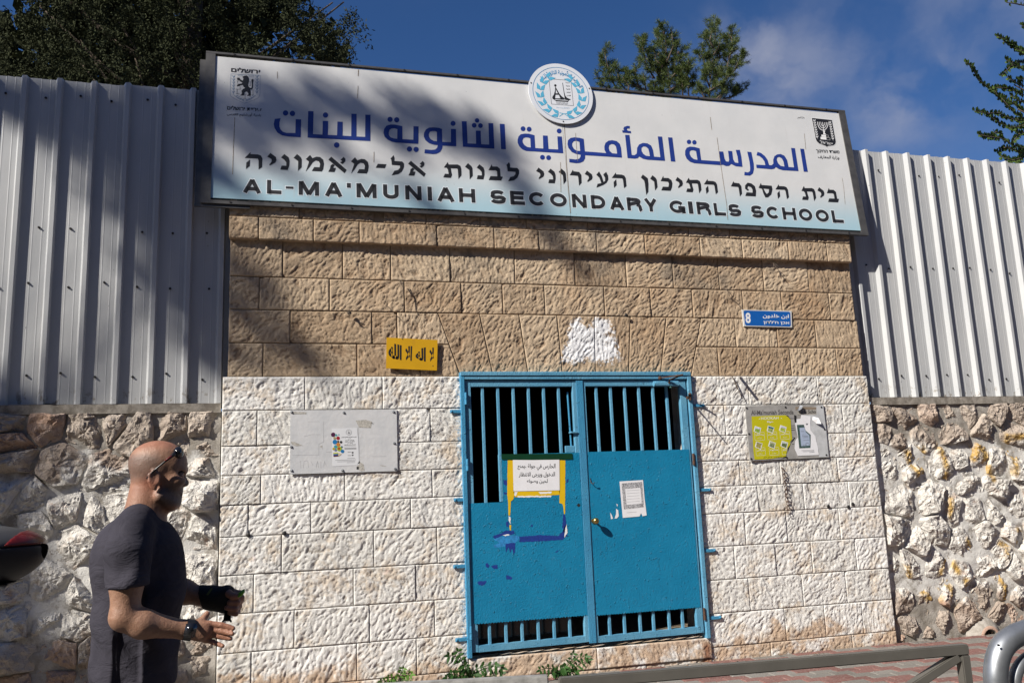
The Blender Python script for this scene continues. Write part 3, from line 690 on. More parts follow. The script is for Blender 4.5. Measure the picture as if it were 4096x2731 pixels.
# ================================================================== sign board
SB0=-.050-.385
def SG(u,v,off=0.):      # point on the sign's face plane (leans back), off = in front
    d=ray(u,v)
    # y = a + b z ; point=CAM+t d
    a=SB0-off; b=.10
    t=(a+b*CAM.z-CAM.y)/(d.y-b*d.z); return CAM+d*t
sgn=thing('school_sign','long white and blue school name sign in three languages above the gate wall','sign',(2.4,-.1,3.8))
def poly_on(mb,fn,pts,off,holes=(),mi=0,O=SG):
    """filled outline drawn on the sign plane"""
    A=[O(*fn(*p),off) for p in pts]; Hs=[[O(*fn(*p),off) for p in h] for h in holes]
    loops=[[Vector((p.x,p.z,0)) for p in L] for L in [A,*Hs]]; allp=[p for L in [A,*Hs] for p in L]
    tri=tessellate_polygon(loops); mb.add(allp,[tuple(t) for t in tri],mi)
def disc_on(mb,fn,c,r,off,O=SG,mi=0,n=20,rx=None):
    pts=[(c[0]+(rx or r)*math.cos(2*math.pi*k/n),c[1]+r*math.sin(2*math.pi*k/n)) for k in range(n)]; poly_on(mb,fn,pts,off,mi=mi,O=O)
def line_on(mb,fn,pts,w,off,O=SG,closed=False,mi=0):
    q=[O(*fn(*p),off) for p in pts]; 
    if closed: q.append(q[0])
    for a,b in zip(q[:-1],q[1:]):
        d=(b-a); n=Vector((-d.z,0,d.x)); 
        if n.length<1e-6: continue
        n=n.normalized()*w/2; mb.add([a-n,b-n,b+n,a+n],[(0,1,2,3)])
TL,TR,BR,BL=(866,231),(3356.7,450.6),(3439,921),(838,792)
FT=[SG(*q) for q in (TL,TR,BR,BL)]
x0s=(FT[0].x+FT[3].x)/2; x1s=(FT[1].x+FT[2].x)/2; z1s=(FT[0].z+FT[1].z)/2; z0s=(FT[3].z+FT[2].z)/2
def sy(z,off=0.): return SB0-off+.10*z
def slab(mb,x0,x1,z0,z1,o0,o1,mi=0):   # o0 front offset, o1 back offset (negative = behind)
    mb.hexa([(x0,sy(z0,o0),z0),(x1,sy(z0,o0),z0),(x1,sy(z1,o0),z1),(x0,sy(z1,o0),z1)],[(x0,sy(z0,o1),z0),(x1,sy(z0,o1),z0),(x1,sy(z1,o1),z1),(x0,sy(z1,o1),z1)],mi)
m,g=newmat('sign face white fading to blue'); p=g.pos(); s=g.sep(p)
f=g.math('SUBTRACT',1.,g.ramp(s[2],z0s-.03,z0s+.46)); n=g.noise(p,3,5,.6)
c=g.mix(g.ramp(n,.3,.7),(.61,.615,.615),(.66,.66,.655)); c=g.mix(f,c,(.36,.54,.62))
gr=g.noise(g.vmul(p,(26,1,2.2)),1.,6,.75); c=g.mix(g.math('MULTIPLY',g.ramp(gr,.56,.75),.30),c,(.48,.46,.42))
sp=g.math('MULTIPLY',g.ramp(g.noise(g.vmul(p,(50,1,22)),1.,3,.6),.715,.735),g.ramp(g.noise(p,1.6,3,.5),.45,.58)); c=g.mix(g.math('MULTIPLY',sp,.85),c,(.10,.085,.07))
M_FACE=finish(m,g,c,.36,g.bump(g.noise(p,2.2,3,.5),.15,.03),spec=.4)
xseam=SG(*cC(690,600)).x
mb=MB(); slab(mb,x0s,xseam-.0015,z0s,z1s,0,-.02); mb.build('panel',M_FACE,sgn)
mb=MB(); slab(mb,xseam+.0015,x1s,z0s,z1s,0,-.02); mb.build('panel',M_FACE,sgn)
fw=.075
mb=MB(); slab(mb,x0s-fw,x0s,z0s-.02,z1s+.02,.010,-.024); mb.build('side_frame',M_FRAME,sgn)
mb=MB(); slab(mb,x1s,x1s+fw,z0s-.02,z1s+.02,.010,-.024); mb.build('side_frame',M_FRAME,sgn)
mb=MB(); slab(mb,x0s-fw,x1s+fw,z1s+.0205,z1s+.038,.011,-.024); mb.build('top_frame',M_FRAME,sgn)
mb=MB(); slab(mb,x0s-fw,x1s+fw,z0s-.050,z0s-.0205,.011,-.024); mb.build('bottom_frame',M_FRAME,sgn)
mb=MB(); slab(mb,x0s-fw-.045,x0s-fw-.001,z0s-.075,z1s-.04,-.005,-.024); mb.build('back_bracket',M_FRAME,sgn)
mb=MB(); slab(mb,x0s-fw-.045,x0s+.30,z0s-.078,z0s-.052,-.004,-.024); mb.build('lower_bracket',M_FRAME,sgn)
mb=MB(); slab(mb,x0s-fw+.02,x1s+fw-.02,z0s-.04,z1s+.015,-.0245,-.028); mb.build('back_sheet',M_FRAME,sgn)
mb=MB()
for k in range(13):
    x=x0s+.15+k*(x1s-x0s-.3)/12
    for z in (z0s-.034,z1s+.029): mb.cyl((x,sy(z,.011),z),.008,(0,-1,0),.005,8)
mb.build('rivet',M_SCREW,sgn)
O1=.0015
mb=MB()
G=[(cA,[(865,822),(943,812),(926,870),(925,920),(940,960),(975,995),(1020,1008),(1138,1010),(1143,825),(1217,829),(1210,1067),(1040,1056),(960,1040),(900,1005),(862,945),(850,890)],[]),
(cA,[(1309,717),(1381,720),(1374,1024),(1500,1031),(1505,848),(1576,850),(1572,1035),(1695,1040),(1700,858),(1771,860),(1768,1045),(1884,1051),(1887,752),(1957,755),(1953,1056),(2070,1061),(2072,765),(2142,767),(2140,1117),(1302,1071)],[]),
(cB,[(648,354),(645,588),(350,570),(290,558),(235,530),(195,490),(180,440),(188,390),(220,345),(270,330),(330,330),(390,342),(432,352),(432,524),(578,532),(580,352)],[[(365,392),(363,520),(320,515),(275,500),(252,470),(250,435),(262,400),(290,382),(330,380)]]),
(cB,[(960,388),(965,560),(1080,566),(1080,388),(1147,391),(1151,620),(968,610),(962,650),(935,695),(890,718),(840,724),(727,712),(731,660),(820,668),(870,662),(895,640),(905,605),(850,598),(790,580),(740,540),(718,490),(720,440),(745,395),(790,370),(850,366),(920,374)],[[(893,430),(893,553),(850,548),(810,525),(788,490),(785,455),(800,425),(835,415),(870,418)]]),
(cB,[(1224,285),(1290,287),(1302,580),(1415,586),(1412,411),(1477,413),(1483,592),(1590,597),(1580,310),(1643,313),(1660,652),(1240,626)],[]),
(cB,[(1731,320),(1796,323),(1814,661),(1749,658)],[]),
(cC,[(293,472),(303,642),(410,650),(405,475),(468,478),(480,655),(608,661),(598,487),(658,490),(677,712),(180,681),(130,660),(90,620),(68,570),(68,530),(80,490),(110,460),(160,450),(220,452)],[[(237,513),(243,635),(200,630),(160,605),(137,570),(132,540),(145,510),(175,500),(210,503)]]),
(cC,[(950,522),(965,688),(1110,698),(1250,710),(1228,670),(1225,620),(1240,575),(1280,545),(1330,538),(1390,550),(1430,585),(1448,640),(1460,770),(1200,752),(968,738),(968,780),(945,820),(900,840),(850,845),(758,832),(757,786),(840,795),(890,785),(908,755),(908,730),(850,722),(790,695),(745,640),(733,590),(740,540),(775,508),(830,499),(900,508)],[[(893,560),(903,682),(860,680),(820,655),(797,615),(795,580),(815,552),(850,546)],[(1395,718),(1330,712),(1295,680),(1283,640),(1290,605),(1320,588),(1350,592),(1380,620),(1390,670)]]),
(cC,[(1502,467),(1560,469),(1590,735),(1625,738),(1655,720),(1660,690),(1662,640),(1690,595),(1740,574),(1800,580),(1850,610),(1875,670),(1888,757),(1972,764),(1938,488),(1996,491),(2035,813),(1800,798),(1740,785),(1690,755),(1670,778),(1630,784),(1535,776)],[[(1832,752),(1780,745),(1745,720),(1722,680),(1720,640),(1745,620),(1780,625),(1810,650),(1825,700)]]),
(cC,[(1565,350),(1530,347),(1490,360),(1477,390),(1490,407),(1463,406),(1468,436),(1582,446),(1578,417),(1540,412),(1525,395),(1530,382),(1563,383)],[]),
(cC,[(2075,500),(2132,503),(2173,824),(2113,820)],[]),
(cD,[(328,547),(340,640),(350,703),(480,712),(605,720),(590,588),(643,590),(660,680),(680,720),(715,725),(722,700),(708,580),(762,584),(775,690),(800,735),(845,742),(835,660),(810,568),(865,567),(885,660),(900,793),(810,785),(750,755),(720,780),(680,782),(640,765),(600,770),(260,745),(200,725),(155,685),(135,635),(135,580),(155,540),(200,523),(260,528)],[[(280,583),(300,700),(250,690),(215,660),(195,620),(195,590),(215,572),(245,572)]]),
(cD,[(964,592),(1018,597),(1050,750),(1053,820),(1040,880),(1000,910),(925,905),(928,860),(975,868),(1000,850),(1003,810),(995,730)],[]),
(cD,[(1100,593),(1150,610),(1200,650),(1235,700),(1255,770),(1290,772),(1312,750),(1310,700),(1325,655),(1360,628),(1410,622),(1460,645),(1495,700),(1515,795),(1587,800),(1548,541),(1600,545),(1648,850),(1440,838),(1380,820),(1345,795),(1325,818),(1285,825),(1088,808),(1083,764),(1205,770),(1195,725),(1165,680),(1125,648),(1088,640)],[[(1460,790),(1410,780),(1375,745),(1358,700),(1362,670),(1390,660),(1425,680),(1448,725)]]),
(cD,[(1670,551),(1721,555),(1772,860),(1718,857)],[])]
for fn,o,h in G: mb=MB(); poly_on(mb,fn,o,O1,h); mb.build('letter',M_NAVY,sgn)
mb=MB()
for fn,c,r in [(cA,(1008,743),36),(cA,(1100,749),36),(cA,(1541,770),36),(cA,(1690,1170),37),(cB,(268,261),35),(cB,(356,267),35),(cB,(526,656),35),(cB,(615,661),35),(cB,(1108,315),34),(cB,(1428,275),30),(cB,(1390,340),32),(cB,(1474,345),32),(cC,(140,385),32),(cC,(221,391),32),(cC,(622,415),32),(cC,(399,766),32),(cC,(481,771),32),(cD,(186,460),29),(cD,(258,466),29)]: mb=MB(); disc_on(mb,fn,c,r,O1); mb.build('letter_dot',M_NAVY,sgn)
# Hebrew line: outlines of the letters, each cut once and set again where it comes back
HB={'he':(cA,(542,1262),[[(542,1262),(541,1290),(640,1295),(680,1310),(698,1345),(694,1465),(648,1495),(648,1375),(636,1350),(463,1342)],[(534,1363),(530,1448),(480,1490),(484,1405)]]),
'yod':(cA,(806,1275),[[(806,1275),(880,1330),(887,1370),(870,1405),(798,1442),(790,1430),(825,1385),(820,1355),(763,1325)]]),
'nun':(cA,(992,1290),[[(992,1290),(1050,1335),(1062,1380),(1058,1440),(1036,1502),(937,1497),(955,1444),(1018,1446),(1018,1400),(990,1365),(947,1335)]]),
'vav':(cA,(1162,1290),[[(1162,1290),(1210,1330),(1224,1360),(1222,1465),(1174,1515),(1176,1385),(1115,1340)]]),
'mem':(cA,(1335,1302),[[(1335,1302),(1367,1345),(1420,1325),(1470,1330),(1510,1365),(1520,1420),(1510,1490),(1490,1522),(1358,1515),(1390,1463),(1462,1466),(1470,1420),(1450,1385),(1410,1375),(1370,1400),(1330,1460),(1277,1523),(1312,1420),(1320,1390),(1278,1358)]]),
'alef':(cA,(1618,1325),[[(1618,1325),(1822,1500),(1795,1545),(1578,1365)],[(1783,1328),(1807,1355),(1803,1390),(1765,1425),(1735,1400),(1765,1385),(1740,1368)],[(1640,1420),(1665,1440),(1640,1470),(1680,1476),(1660,1530),(1578,1525),(1600,1485),(1610,1440)]]),
'dash':(cB,(105,853),[[(105,853),(218,859),(197,911),(76,905)]]),
'lamed':(cB,(315,738),[[(315,738),(328,775),(325,815),(430,822),(455,850),(452,900),(425,955),(380,990),(290,1006),(325,945),(375,935),(400,905),(400,875),(290,867),(285,800),(273,783)]]),
'tav':(cB,(1036,830),[[(1036,830),(1050,862),(1170,862),(1205,880),(1218,920),(1220,1005),(1180,1055),(1172,930),(1160,915),(1078,912),(1085,960),(1095,1000),(1078,1040),(978,1033),(1000,985),(1050,988),(1040,930),(1020,905),(985,902)]]),
'bet':(cB,(1624,860),[[(1624,860),(1632,888),(1700,890),(1735,920),(1742,1022),(1772,1025),(1750,1076),(1583,1068),(1608,1016),(1698,1020),(1695,955),(1675,940),(1580,938)]]),
'resh':(cC,(806,930),[[(806,930),(812,952),(890,962),(918,1000),(922,1105),(888,1145),(878,1040),(870,1012),(763,1003)]]),
'ayin':(cC,(1155,955),[[(1155,955),(1190,1015),(1215,1095),(1235,1080),(1235,1040),(1210,995),(1250,960),(1275,1010),(1278,1060),(1255,1105),(1210,1135),(1120,1170),(1135,1120),(1185,1110),(1160,1040),(1118,998)]]),
'nunf':(cC,(1738,995),[[(1738,995),(1805,1045),(1814,1120),(1812,1225),(1785,1267),(1765,1110),(1755,1075),(1712,1035)]]),
'kaf':(cC,(2012,1012),[[(2012,1012),(2015,1040),(2080,1042),(2120,1070),(2133,1110),(2128,1165),(2108,1212),(1985,1206),(2005,1157),(2080,1160),(2088,1120),(2075,1092),(1975,1082)]]),
'pe':(cD,(970,1003),[[(970,1003),(1020,1015),(1065,1050),(1082,1110),(1078,1187),(938,1180),(955,1132),(1035,1138),(1035,1100),(1015,1065),(975,1050),(965,1080),(985,1095),(975,1115),(935,1085),(935,1040)]]),
'sam':(cD,(1145,1007),[[(1145,1007),(1155,1035),(1290,1045),(1300,1090),(1285,1160),(1240,1200),(1205,1200),(1180,1150),(1160,1085),(1115,1072)]])}
SET=[('he',cA,(542,1262)),('yod',cA,(806,1275)),('nun',cA,(992,1290)),('vav',cA,(1162,1290)),('mem',cA,(1335,1302)),('alef',cA,(1618,1325)),('mem',cA,(1935,1332)),('dash',cB,(105,853)),('lamed',cB,(315,738)),('alef',cB,(545,812)),('tav',cB,(1036,830)),('vav',cB,(1307,845)),('nun',cB,(1460,860)),('bet',cB,(1624,860)),('lamed',cB,(1855,828)),('yod',cC,(347,903)),('nun',cC,(507,917)),('vav',cC,(652,917)),('resh',cC,(806,930)),('yod',cC,(993,943)),('ayin',cC,(1155,955)),('he',cC,(1378,968)),('nunf',cC,(1738,995)),('vav',cC,(1868,1005)),('kaf',cC,(2012,1012)),('yod',cC,(2200,1028)),('tav',cD,(182,937)),('he',cD,(433,955)),('resh',cD,(780,983)),('pe',cD,(970,1003)),('sam',cD,(1145,1007)),('he',cD,(1383,1025)),('tav',cD,(1718,1048)),('yod',cD,(1922,1065)),('bet',cD,(2052,1073))]
mb=MB()
for nm,fn,pos in SET:
    mb=MB(); tf,an,polys=HB[nm]; A0=SG(*tf(*an),O1); T0=SG(*fn(*pos),O1)
    for k,pl in enumerate(polys):
        Q=[SG(*tf(*p),O1)-A0+T0 for p in pl]; Q=[Vector((q.x,sy(q.z,O1),q.z)) for q in Q]
        hol=[]
        if nm=='sam': hol=[[ (SG(*tf(*p),O1)-A0+T0) for p in [(1180,1082),(1255,1090),(1250,1135),(1225,1155),(1205,1130)]]]
        loops=[[Vector((q.x,q.z,0)) for q in L] for L in [Q,*hol]]; allp=[q for L in [Q,*hol] for q in L]
        mb.add(allp,[tuple(t) for t in tessellate_polygon(loops)])
    mb.build('letter',M_INK,sgn)
# English line: wide grotesque capitals as strokes
def arc(cx,cy,rx,ry,a0,a1,n=10): return [(cx+rx*math.cos(R(a0+(a1-a0)*k/n)),cy+ry*math.sin(R(a0+(a1-a0)*k/n))) for k in range(n+1)]
W_=.262;  # stroke as a share of cap height
def glyph(ch,w):
    h=W_/2/ w  # half stroke in x, in unit width (w= width/height)
    v=W_/2
    if ch=='A': return [[(h*1.1,0),(.5,1-v*.2)],[(1-h*1.1,0),(.5,1-v*.2)],[(.22,.30),(.78,.30)]]
    if ch=='L': return [[(h,1),(h,0)],[(h,v),(1,v)]]
    if ch=='-': return [[(0,.5),(1,.5)]]
    if ch=="'": return [[(.5,1),(.5,.66)]]
    if ch=='M': return [[(h,0),(h,1)],[(1-h,0),(1-h,1)],[(h*1.3,.97),(.5,.06)],[(1-h*1.3,.97),(.5,.06)]]
    if ch=='U': return [[(h,1),(h,.36)]+arc(.5,.36,.5-h,.36-v,180,360,12)+[(1-h,1)]]
    if ch=='N': return [[(h,0),(h,1)],[(1-h,0),(1-h,1)],[(h*1.2,.96),(1-h*1.2,.04)]]
    if ch=='I': return [[(.5,0),(.5,1)]]
    if ch=='H': return [[(h,0),(h,1)],[(1-h,0),(1-h,1)],[(h,.52),(1-h,.52)]]
    if ch=='E': return [[(h,0),(h,1)],[(h,v),(1,v)],[(h,1-v),(.96,1-v)],[(h,.52),(.92,.52)]]
    if ch=='O': return [arc(.5,.5,.5-h,.5-v,0,360,28)]
    if ch=='C': return [arc(.5,.5,.5-h,.5-v,38,322,24)]
    if ch=='G': return [arc(.5,.5,.5-h,.5-v,38,338,24)+[(1-h,.02+v*0)],[(1-h,.0),(1-h,.46)],[(.56,.44),(1,.44)]]
    if ch=='S': return [arc(.5,.735,.46-h,.265-v,15,180,12)+[(h+.06,.68)]+arc(.5,.56,.40,.10,205,262,4)+arc(.5,.40,.44,.09,80,20,4)+arc(.5,.27,.5-h,.27-v,10,-172,14)]
    if ch=='D': return [[(h,v),(.45,v)]+arc(.45,.5,.55-h,.5-v,-90,90,14)+[(h,1-v)],[(h,0),(h,1)]]
    if ch=='R': return [[(h,0),(h,1)],[(h,1-v),(.62,1-v)]+arc(.62,.735,.36-h,.265-v,90,-90,10)+[(h,.47)],[(.66,.47)]+arc(.66,.30,.24,.17,90,20,4)+[(.93,.06),(.97,0)]]
    if ch=='Y': return [[(.5,0),(.5,.42)],[(.5,.42),(h,1)],[(.5,.42),(1-h,1)]]
    return []
ENG=[('A',971,1046),('L',1068,1126),('-',1143,1174),('M',1195,1276),('A',1298,1371),("'",1387,1404),('M',1426,1506),('U',1532.5,1594.5),('N',1621,1686),('I',1710,1728),('A',1747,1819),('H',1836,1900.6),
('S',1960.5,2021.7),('E',2040.6,2098.5),('C',2116,2181),('O',2200,2267),('N',2288,2346),('D',2364,2421),('A',2437,2497),('R',2508,2565),('Y',2577,2629),
('G',2678,2739.5),('I',2753,2772),('R',2787,2841),('L',2856,2902),('S',2913.5,2962.6),('S',3004,3053),('C',3066,3117),('H',3130,3183.5),('O',3195.5,3248.6),('O',3262.7,3315),('L',3327.5,3372.4)]
BLN=[(1010,772),(1560,795.5),(1990,815.5),(2320,831),(2760,855),(3350,891)]; TLN=[(1010,718),(1560,739),(1990,761),(2320,778),(2760,806),(3350,843)]
def interp(L,x):
    for (a,b),(c,d) in zip(L[:-1],L[1:]):
        if x<=c or (c,d)==L[-1]: return b+(d-b)*(x-a)/(c-a)
def eng(name,mat,off,grow):
    for ch,uL,uR in ENG:
        mb=MB()
        um=(uL+uR)/2; vb=interp(BLN,um); vt=interp(TLN,um); vm=(vb+vt)/2
        A=SG(uL,interp([(a,(b+d)/2) for (a,b),(_,d) in zip(BLN,TLN)],uL),off); B=SG(uR,interp([(a,(b+d)/2) for (a,b),(_,d) in zip(BLN,TLN)],uR),off); zb=SG(um,vb,off).z; zt=SG(um,vt,off).z
        X0,X1=A.x,B.x; Hh=zt-zb; sw=W_*Hh/2*1.02+grow
        if ch in "I'": sw=(X1-X0)/2*.95+grow
        if ch=='-': sw=.085*Hh+grow
        for st in glyph(ch,(X1-X0)/Hh):
            pts=[Vector((X0+(X1-X0)*s,0,zb+Hh*t)) for s,t in st]
            closed=(pts[0]-pts[-1]).length<1e-4 and len(pts)>3
            n=len(pts); Ls=[];Rs=[]
            for i,p in enumerate(pts):
                if closed: a=pts[(i-1)%(n-1)] ; b=pts[(i+1)%(n-1)]
                else: a=pts[max(i-1,0)]; b=pts[min(i+1,n-1)]
                d=(b-a).normalized()
                ex=0
                q=Vector((-d.z,0,d.x)); 
                k=sw
                if not closed and grow and i in (0,n-1): p=p+d*(grow*(-1 if i==0 else 1))
                Ls.append(p+q*k); Rs.append(p-q*k)
            vs=[Vector((v.x,sy(v.z,off),v.z)) for v in Ls+Rs]
            mb.add(vs,[(i,i+1,n+i+1,n+i) for i in range(n-1)])
        mb.build(name,mat,sgn)
M_INK2=plain('faded black print',(.028,.028,.030),.45,var=.25,nscale=30)
eng('letter_outline',M_PALE,.0008,.0065); eng('letter',M_INK2,.0016,0)

mb=MB()
for fn,q,w_ in ((cA,[(330,800),(322,1000),(312,1200),(300,1560)],.0045),(cA,[(1980,160),(1976,250)],.006),(cA,[(1975,380),(1968,545)],.004),(cA,[(898,190),(900,285)],.004),(cC,[(690,320),(722,880),(775,1510)],.005),(cC,[(840,440),(848,570),(870,820)],.003),(cC,[(640,830),(645,1230)],.004),(cD,[(470,130),(490,300)],.005),(cD,[(560,400),(600,700),(690,1300),(705,1500)],.0045),(cD,[(1725,350),(1745,560)],.004),(cD,[(2230,940),(2250,1060),(2270,1290)],.0035),(cB,[(50,700),(50,835)],.003),(cA,[(2188,1260),(2186,1400)],.004)): line_on(mb,fn,q,w_,.0019)
mb.build('drip_stain',plain('brown drip stain',(.30,.25,.19),.8,var=.5,nscale=50),sgn)
# ---- small lettering from the built-in font, shaped right to left
AR={'ا':(0xFE8D,0xFE8E,None,None),'أ':(0xFE83,0xFE84,None,None),'ب':(0xFE8F,0xFE90,0xFE91,0xFE92),'ة':(0xFE93,0xFE94,None,None),'ت':(0xFE95,0xFE96,0xFE97,0xFE98),'ث':(0xFE99,0xFE9A,0xFE9B,0xFE9C),'ج':(0xFE9D,0xFE9E,0xFE9F,0xFEA0),'ح':(0xFEA1,0xFEA2,0xFEA3,0xFEA4),'خ':(0xFEA5,0xFEA6,0xFEA7,0xFEA8),'د':(0xFEA9,0xFEAA,None,None),'ر':(0xFEAD,0xFEAE,None,None),'ز':(0xFEAF,0xFEB0,None,None),'س':(0xFEB1,0xFEB2,0xFEB3,0xFEB4),'ش':(0xFEB5,0xFEB6,0xFEB7,0xFEB8),'ص':(0xFEB9,0xFEBA,0xFEBB,0xFEBC),'ظ':(0xFEC5,0xFEC6,0xFEC7,0xFEC8),'ع':(0xFEC9,0xFECA,0xFECB,0xFECC),'ط':(0xFEC1,0xFEC2,0xFEC3,0xFEC4),'ف':(0xFED1,0xFED2,0xFED3,0xFED4),'ق':(0xFED5,0xFED6,0xFED7,0xFED8),'ك':(0xFED9,0xFEDA,0xFEDB,0xFEDC),'ل':(0xFEDD,0xFEDE,0xFEDF,0xFEE0),'م':(0xFEE1,0xFEE2,0xFEE3,0xFEE4),'ن':(0xFEE5,0xFEE6,0xFEE7,0xFEE8),'ه':(0xFEE9,0xFEEA,0xFEEB,0xFEEC),'و':(0xFEED,0xFEEE,None,None),'ى':(0xFEEF,0xFEF0,None,None),'ي':(0xFEF1,0xFEF2,0xFEF3,0xFEF4)}
def shape(s):
    out=[];i=0;joined=False
    s2=[]
    while i<len(s):
        if s[i]=='ل' and i+1<len(s) and s[i+1] in 'اأ': s2.append('LA' if s[i+1]=='ا' else 'LH'); i+=2
        else: s2.append(s[i]); i+=1
    for i,ch in enumerate(s2):
        nxt=s2[i+1] if i+1<len(s2) else ' '
        nj=(nxt in AR) or nxt in('LA','LH')
        if ch=='LA': out.append(chr(0xFEFC if joined else 0xFEFB)); joined=False; continue
        if ch=='LH': out.append(chr(0xFEF8 if joined else 0xFEF7)); joined=False; continue
        if ch not in AR: out.append(ch); joined=False; continue
        iso,fin,ini,med=AR[ch]
        if ini and nj: out.append(chr(med if joined else ini)); joined=True
        else: out.append(chr(fin if joined else iso)); joined=False
    r=''.join(out)[::-1]
    return r
def rtl(s): return s[::-1]
DG=bpy.context.evaluated_depsgraph_get
def text_polys(s,bold=0.):
    c=bpy.data.curves.new('t','FONT'); c.body=s; c.size=1; c.fill_mode='FRONT'; c.offset=bold; c.resolution_u=3
    o=bpy.data.objects.new('t',c); COL.objects.link(o); bpy.context.view_layer.update()
    me=o.evaluated_get(bpy.context.evaluated_depsgraph_get()).to_mesh()
    vs=[v.co.copy() for v in me.vertices]; fs=[tuple(p.vertices) for p in me.polygons]
    o.to_mesh_clear(); bpy.data.objects.remove(o); bpy.data.curves.remove(c)
    return vs,fs
def text_on(mb,s,quad,fn=None,O=None,off=0.,bold=0.,curve=None):
    """fit the word into a quad TL,TR,BR,BL given on its plane"""
    vs,fs=text_polys(s,bold)
    x0=min(v.x for v in vs);x1=max(v.x for v in vs);y0=min(v.y for v in vs);y1=max(v.y for v in vs)
    q=[O(*(fn(*p) if fn else p),off) for p in quad]
    out=[]
    for v in vs:
        a=(v.x-x0)/(x1-x0); b=(v.y-y0)/(y1-y0)
        top=q[0].lerp(q[1],a); bot=q[3].lerp(q[2],a); out.append(bot.lerp(top,b))
    mb.add(out,fs)
cJ=crop(880,250,6.535); cM=crop(3150,440,7.128); cE=crop(2080,230,5.6)
mb=MB()
text_on(mb,rtl('ירושלים'),[(288,128),(1052,178),(1046,300),(290,250)],cJ,SG,O1,.03)
text_on(mb,rtl('עיריית ירושלים'),[(188,1130),(1085,1180),(1078,1285),(186,1235)],cJ,SG,O1,.025)
text_on(mb,shape('بلدية أورشليم القدس'),[(180,1300),(1075,1330),(1070,1440),(180,1410)],cJ,SG,O1,.01)
text_on(mb,rtl('משרד החינוך'),[(810,1125),(1478,1165),(1476,1272),(812,1240)],cM,SG,O1,.025)
text_on(mb,shape('وزارة المعارف'),[(868,1290),(1478,1315),(1476,1428),(868,1395)],cM,SG,O1,.012)
text_on(mb,shape('جمال التميمي'),[(275,175),(490,190),(485,270),(285,260)],cM,SG,O1,.0)
mb.build('small_lettering',M_INK,sgn)
# town emblem: lion on a wall
mb=MB()
poly_on(mb,cJ,[(588,380),(640,350),(700,345),(740,380),(760,440),(755,510),(735,580),(745,630),(790,670),(825,665),(830,620),(828,540),(825,500),(820,460),(850,435),(882,460),(870,500),(862,560),(862,650),(845,700),(790,710),(800,760),(805,840),(800,875),(710,875),(705,865),(735,850),(745,820),(720,780),(690,760),(640,790),(630,865),(525,865),(565,830),(570,790),(560,745),(600,700),(655,670),(615,640),(595,595),(540,600),(500,620),(445,630),(440,600),(480,575),(440,570),(500,565),(560,555),(590,535),(540,510),(500,475),(450,460),(445,405),(500,400),(540,450),(590,480),(610,455),(600,430),(628,420),(595,400)],O1)
for a in ([(425,490),(490,490)],[(458,490),(458,550)],[(412,698),(545,705)],[(527,640),(527,703)],[(447,700),(445,822)],[(425,822),(510,825)],[(640,830),(712,834)],[(657,832),(655,940)],[(597,938),(676,942)],[(806,720),(882,725)],[(862,722),(860,845)],[(820,845),(877,848)],[(762,512),(812,514)],[(790,512),(786,612)],[(762,608),(803,612)]): line_on(mb,cJ,a,.0022,O1)
mb.build('lion_emblem',M_INK,sgn)
M_GBL=plain('grey blue print',(.20,.29,.42),.5,var=.02)
mb=MB(); sh=[(285,300),(1050,340),(1045,830),(1010,920),(900,980),(760,1030),(640,1075),(520,1020),(380,950),(285,890),(262,820)]
line_on(mb,cJ,sh,.0022,O1,closed=True); line_on(mb,cJ,[(470,315),(585,322),(583,358),(470,350),(470,315)],.002,O1); line_on(mb,cJ,[(760,335),(880,343),(878,378),(760,370),(760,335)],.002,O1)
for bx,lean in ((345,-4),(960,2)):
    line_on(mb,cJ,[(bx+10,340),(bx,850)],.002,O1)
    for k in range(6):
        y=400+k*80
        for s in (-1,1): line_on(mb,cJ,[(bx+8-k*1.5,y),(bx+8+s*40-k*1.5,y-60)],.004,O1)
for s in (-1,1):
    line_on(mb,cJ,[(650+s*280,860),(650+s*150,960),(650+s*20,1010)],.004,O1)
    for k in range(4): line_on(mb,cJ,[(650+s*(250-k*55),890+k*32),(650+s*(180-k*55),870+k*32)],.005,O1)
mb.build('emblem_outline',M_GBL,sgn)
# state emblem: shield with candelabrum
mb=MB(); SHD=[(693,232),(1268,290),(1330,640),(1378,900),(1370,960),(1320,1010),(1230,1025),(1160,1030),(1122,1058),(1080,1025),(1000,995),(900,960),(830,890),(800,810),(760,580)]
poly_on(mb,cM,[(1035+(x-1035)*1.035,640+(y-640)*1.035) for x,y in SHD],.0009); mb.build('shield_border',M_WHITEP,sgn)
mb=MB(); poly_on(mb,cM,SHD,.0015); mb.build('shield',M_INK,sgn)
mb=MB(); O3=.0022
for k,(rx,ry,w) in enumerate(((152,225,.0075),(105,165,.0065),(58,105,.0058))):
    cxm=1003; line_on(mb,cM,[(cxm-rx,345)]+[(cxm+5+k*0+rx*math.cos(R(a)),355+ry*math.sin(R(a))+ (rx*math.cos(R(a)))*.06) for a in range(180,-1,-20)]+[(cxm+rx,355)],w,O3)
line_on(mb,cM,[(1000,350),(1040,640)],.0065,O3); poly_on(mb,cM,[(1010,590),(1075,595),(1060,650),(1100,705),(1015,700),(1025,650)],O3)
poly_on(mb,cM,[(965,708),(1095,716),(1100,775),(970,766)],O3); poly_on(mb,cM,[(940,770),(1105,780),(1112,855),(946,838)],O3)
line_on(mb,cM,[(1095,716),(1160,722),(1168,780),(1100,775)],.002,O3); line_on(mb,cM,[(1105,785),(1205,792),(1215,862),(1112,855)],.002,O3)
for bx,by,dx in ((765,270,90),(1210,320,95)):
    line_on(mb,cM,[(bx,by),(bx+dx,by+560)],.0016,O3)
    for k in range(8):
        x=bx+dx*k/8; y=by+20+k*66
        for s in (-1,1): poly_on(mb,cM,[(x,y+50),(x+s*30,y+18),(x+s*34,y-22),(x+s*8,y+8)],O3)
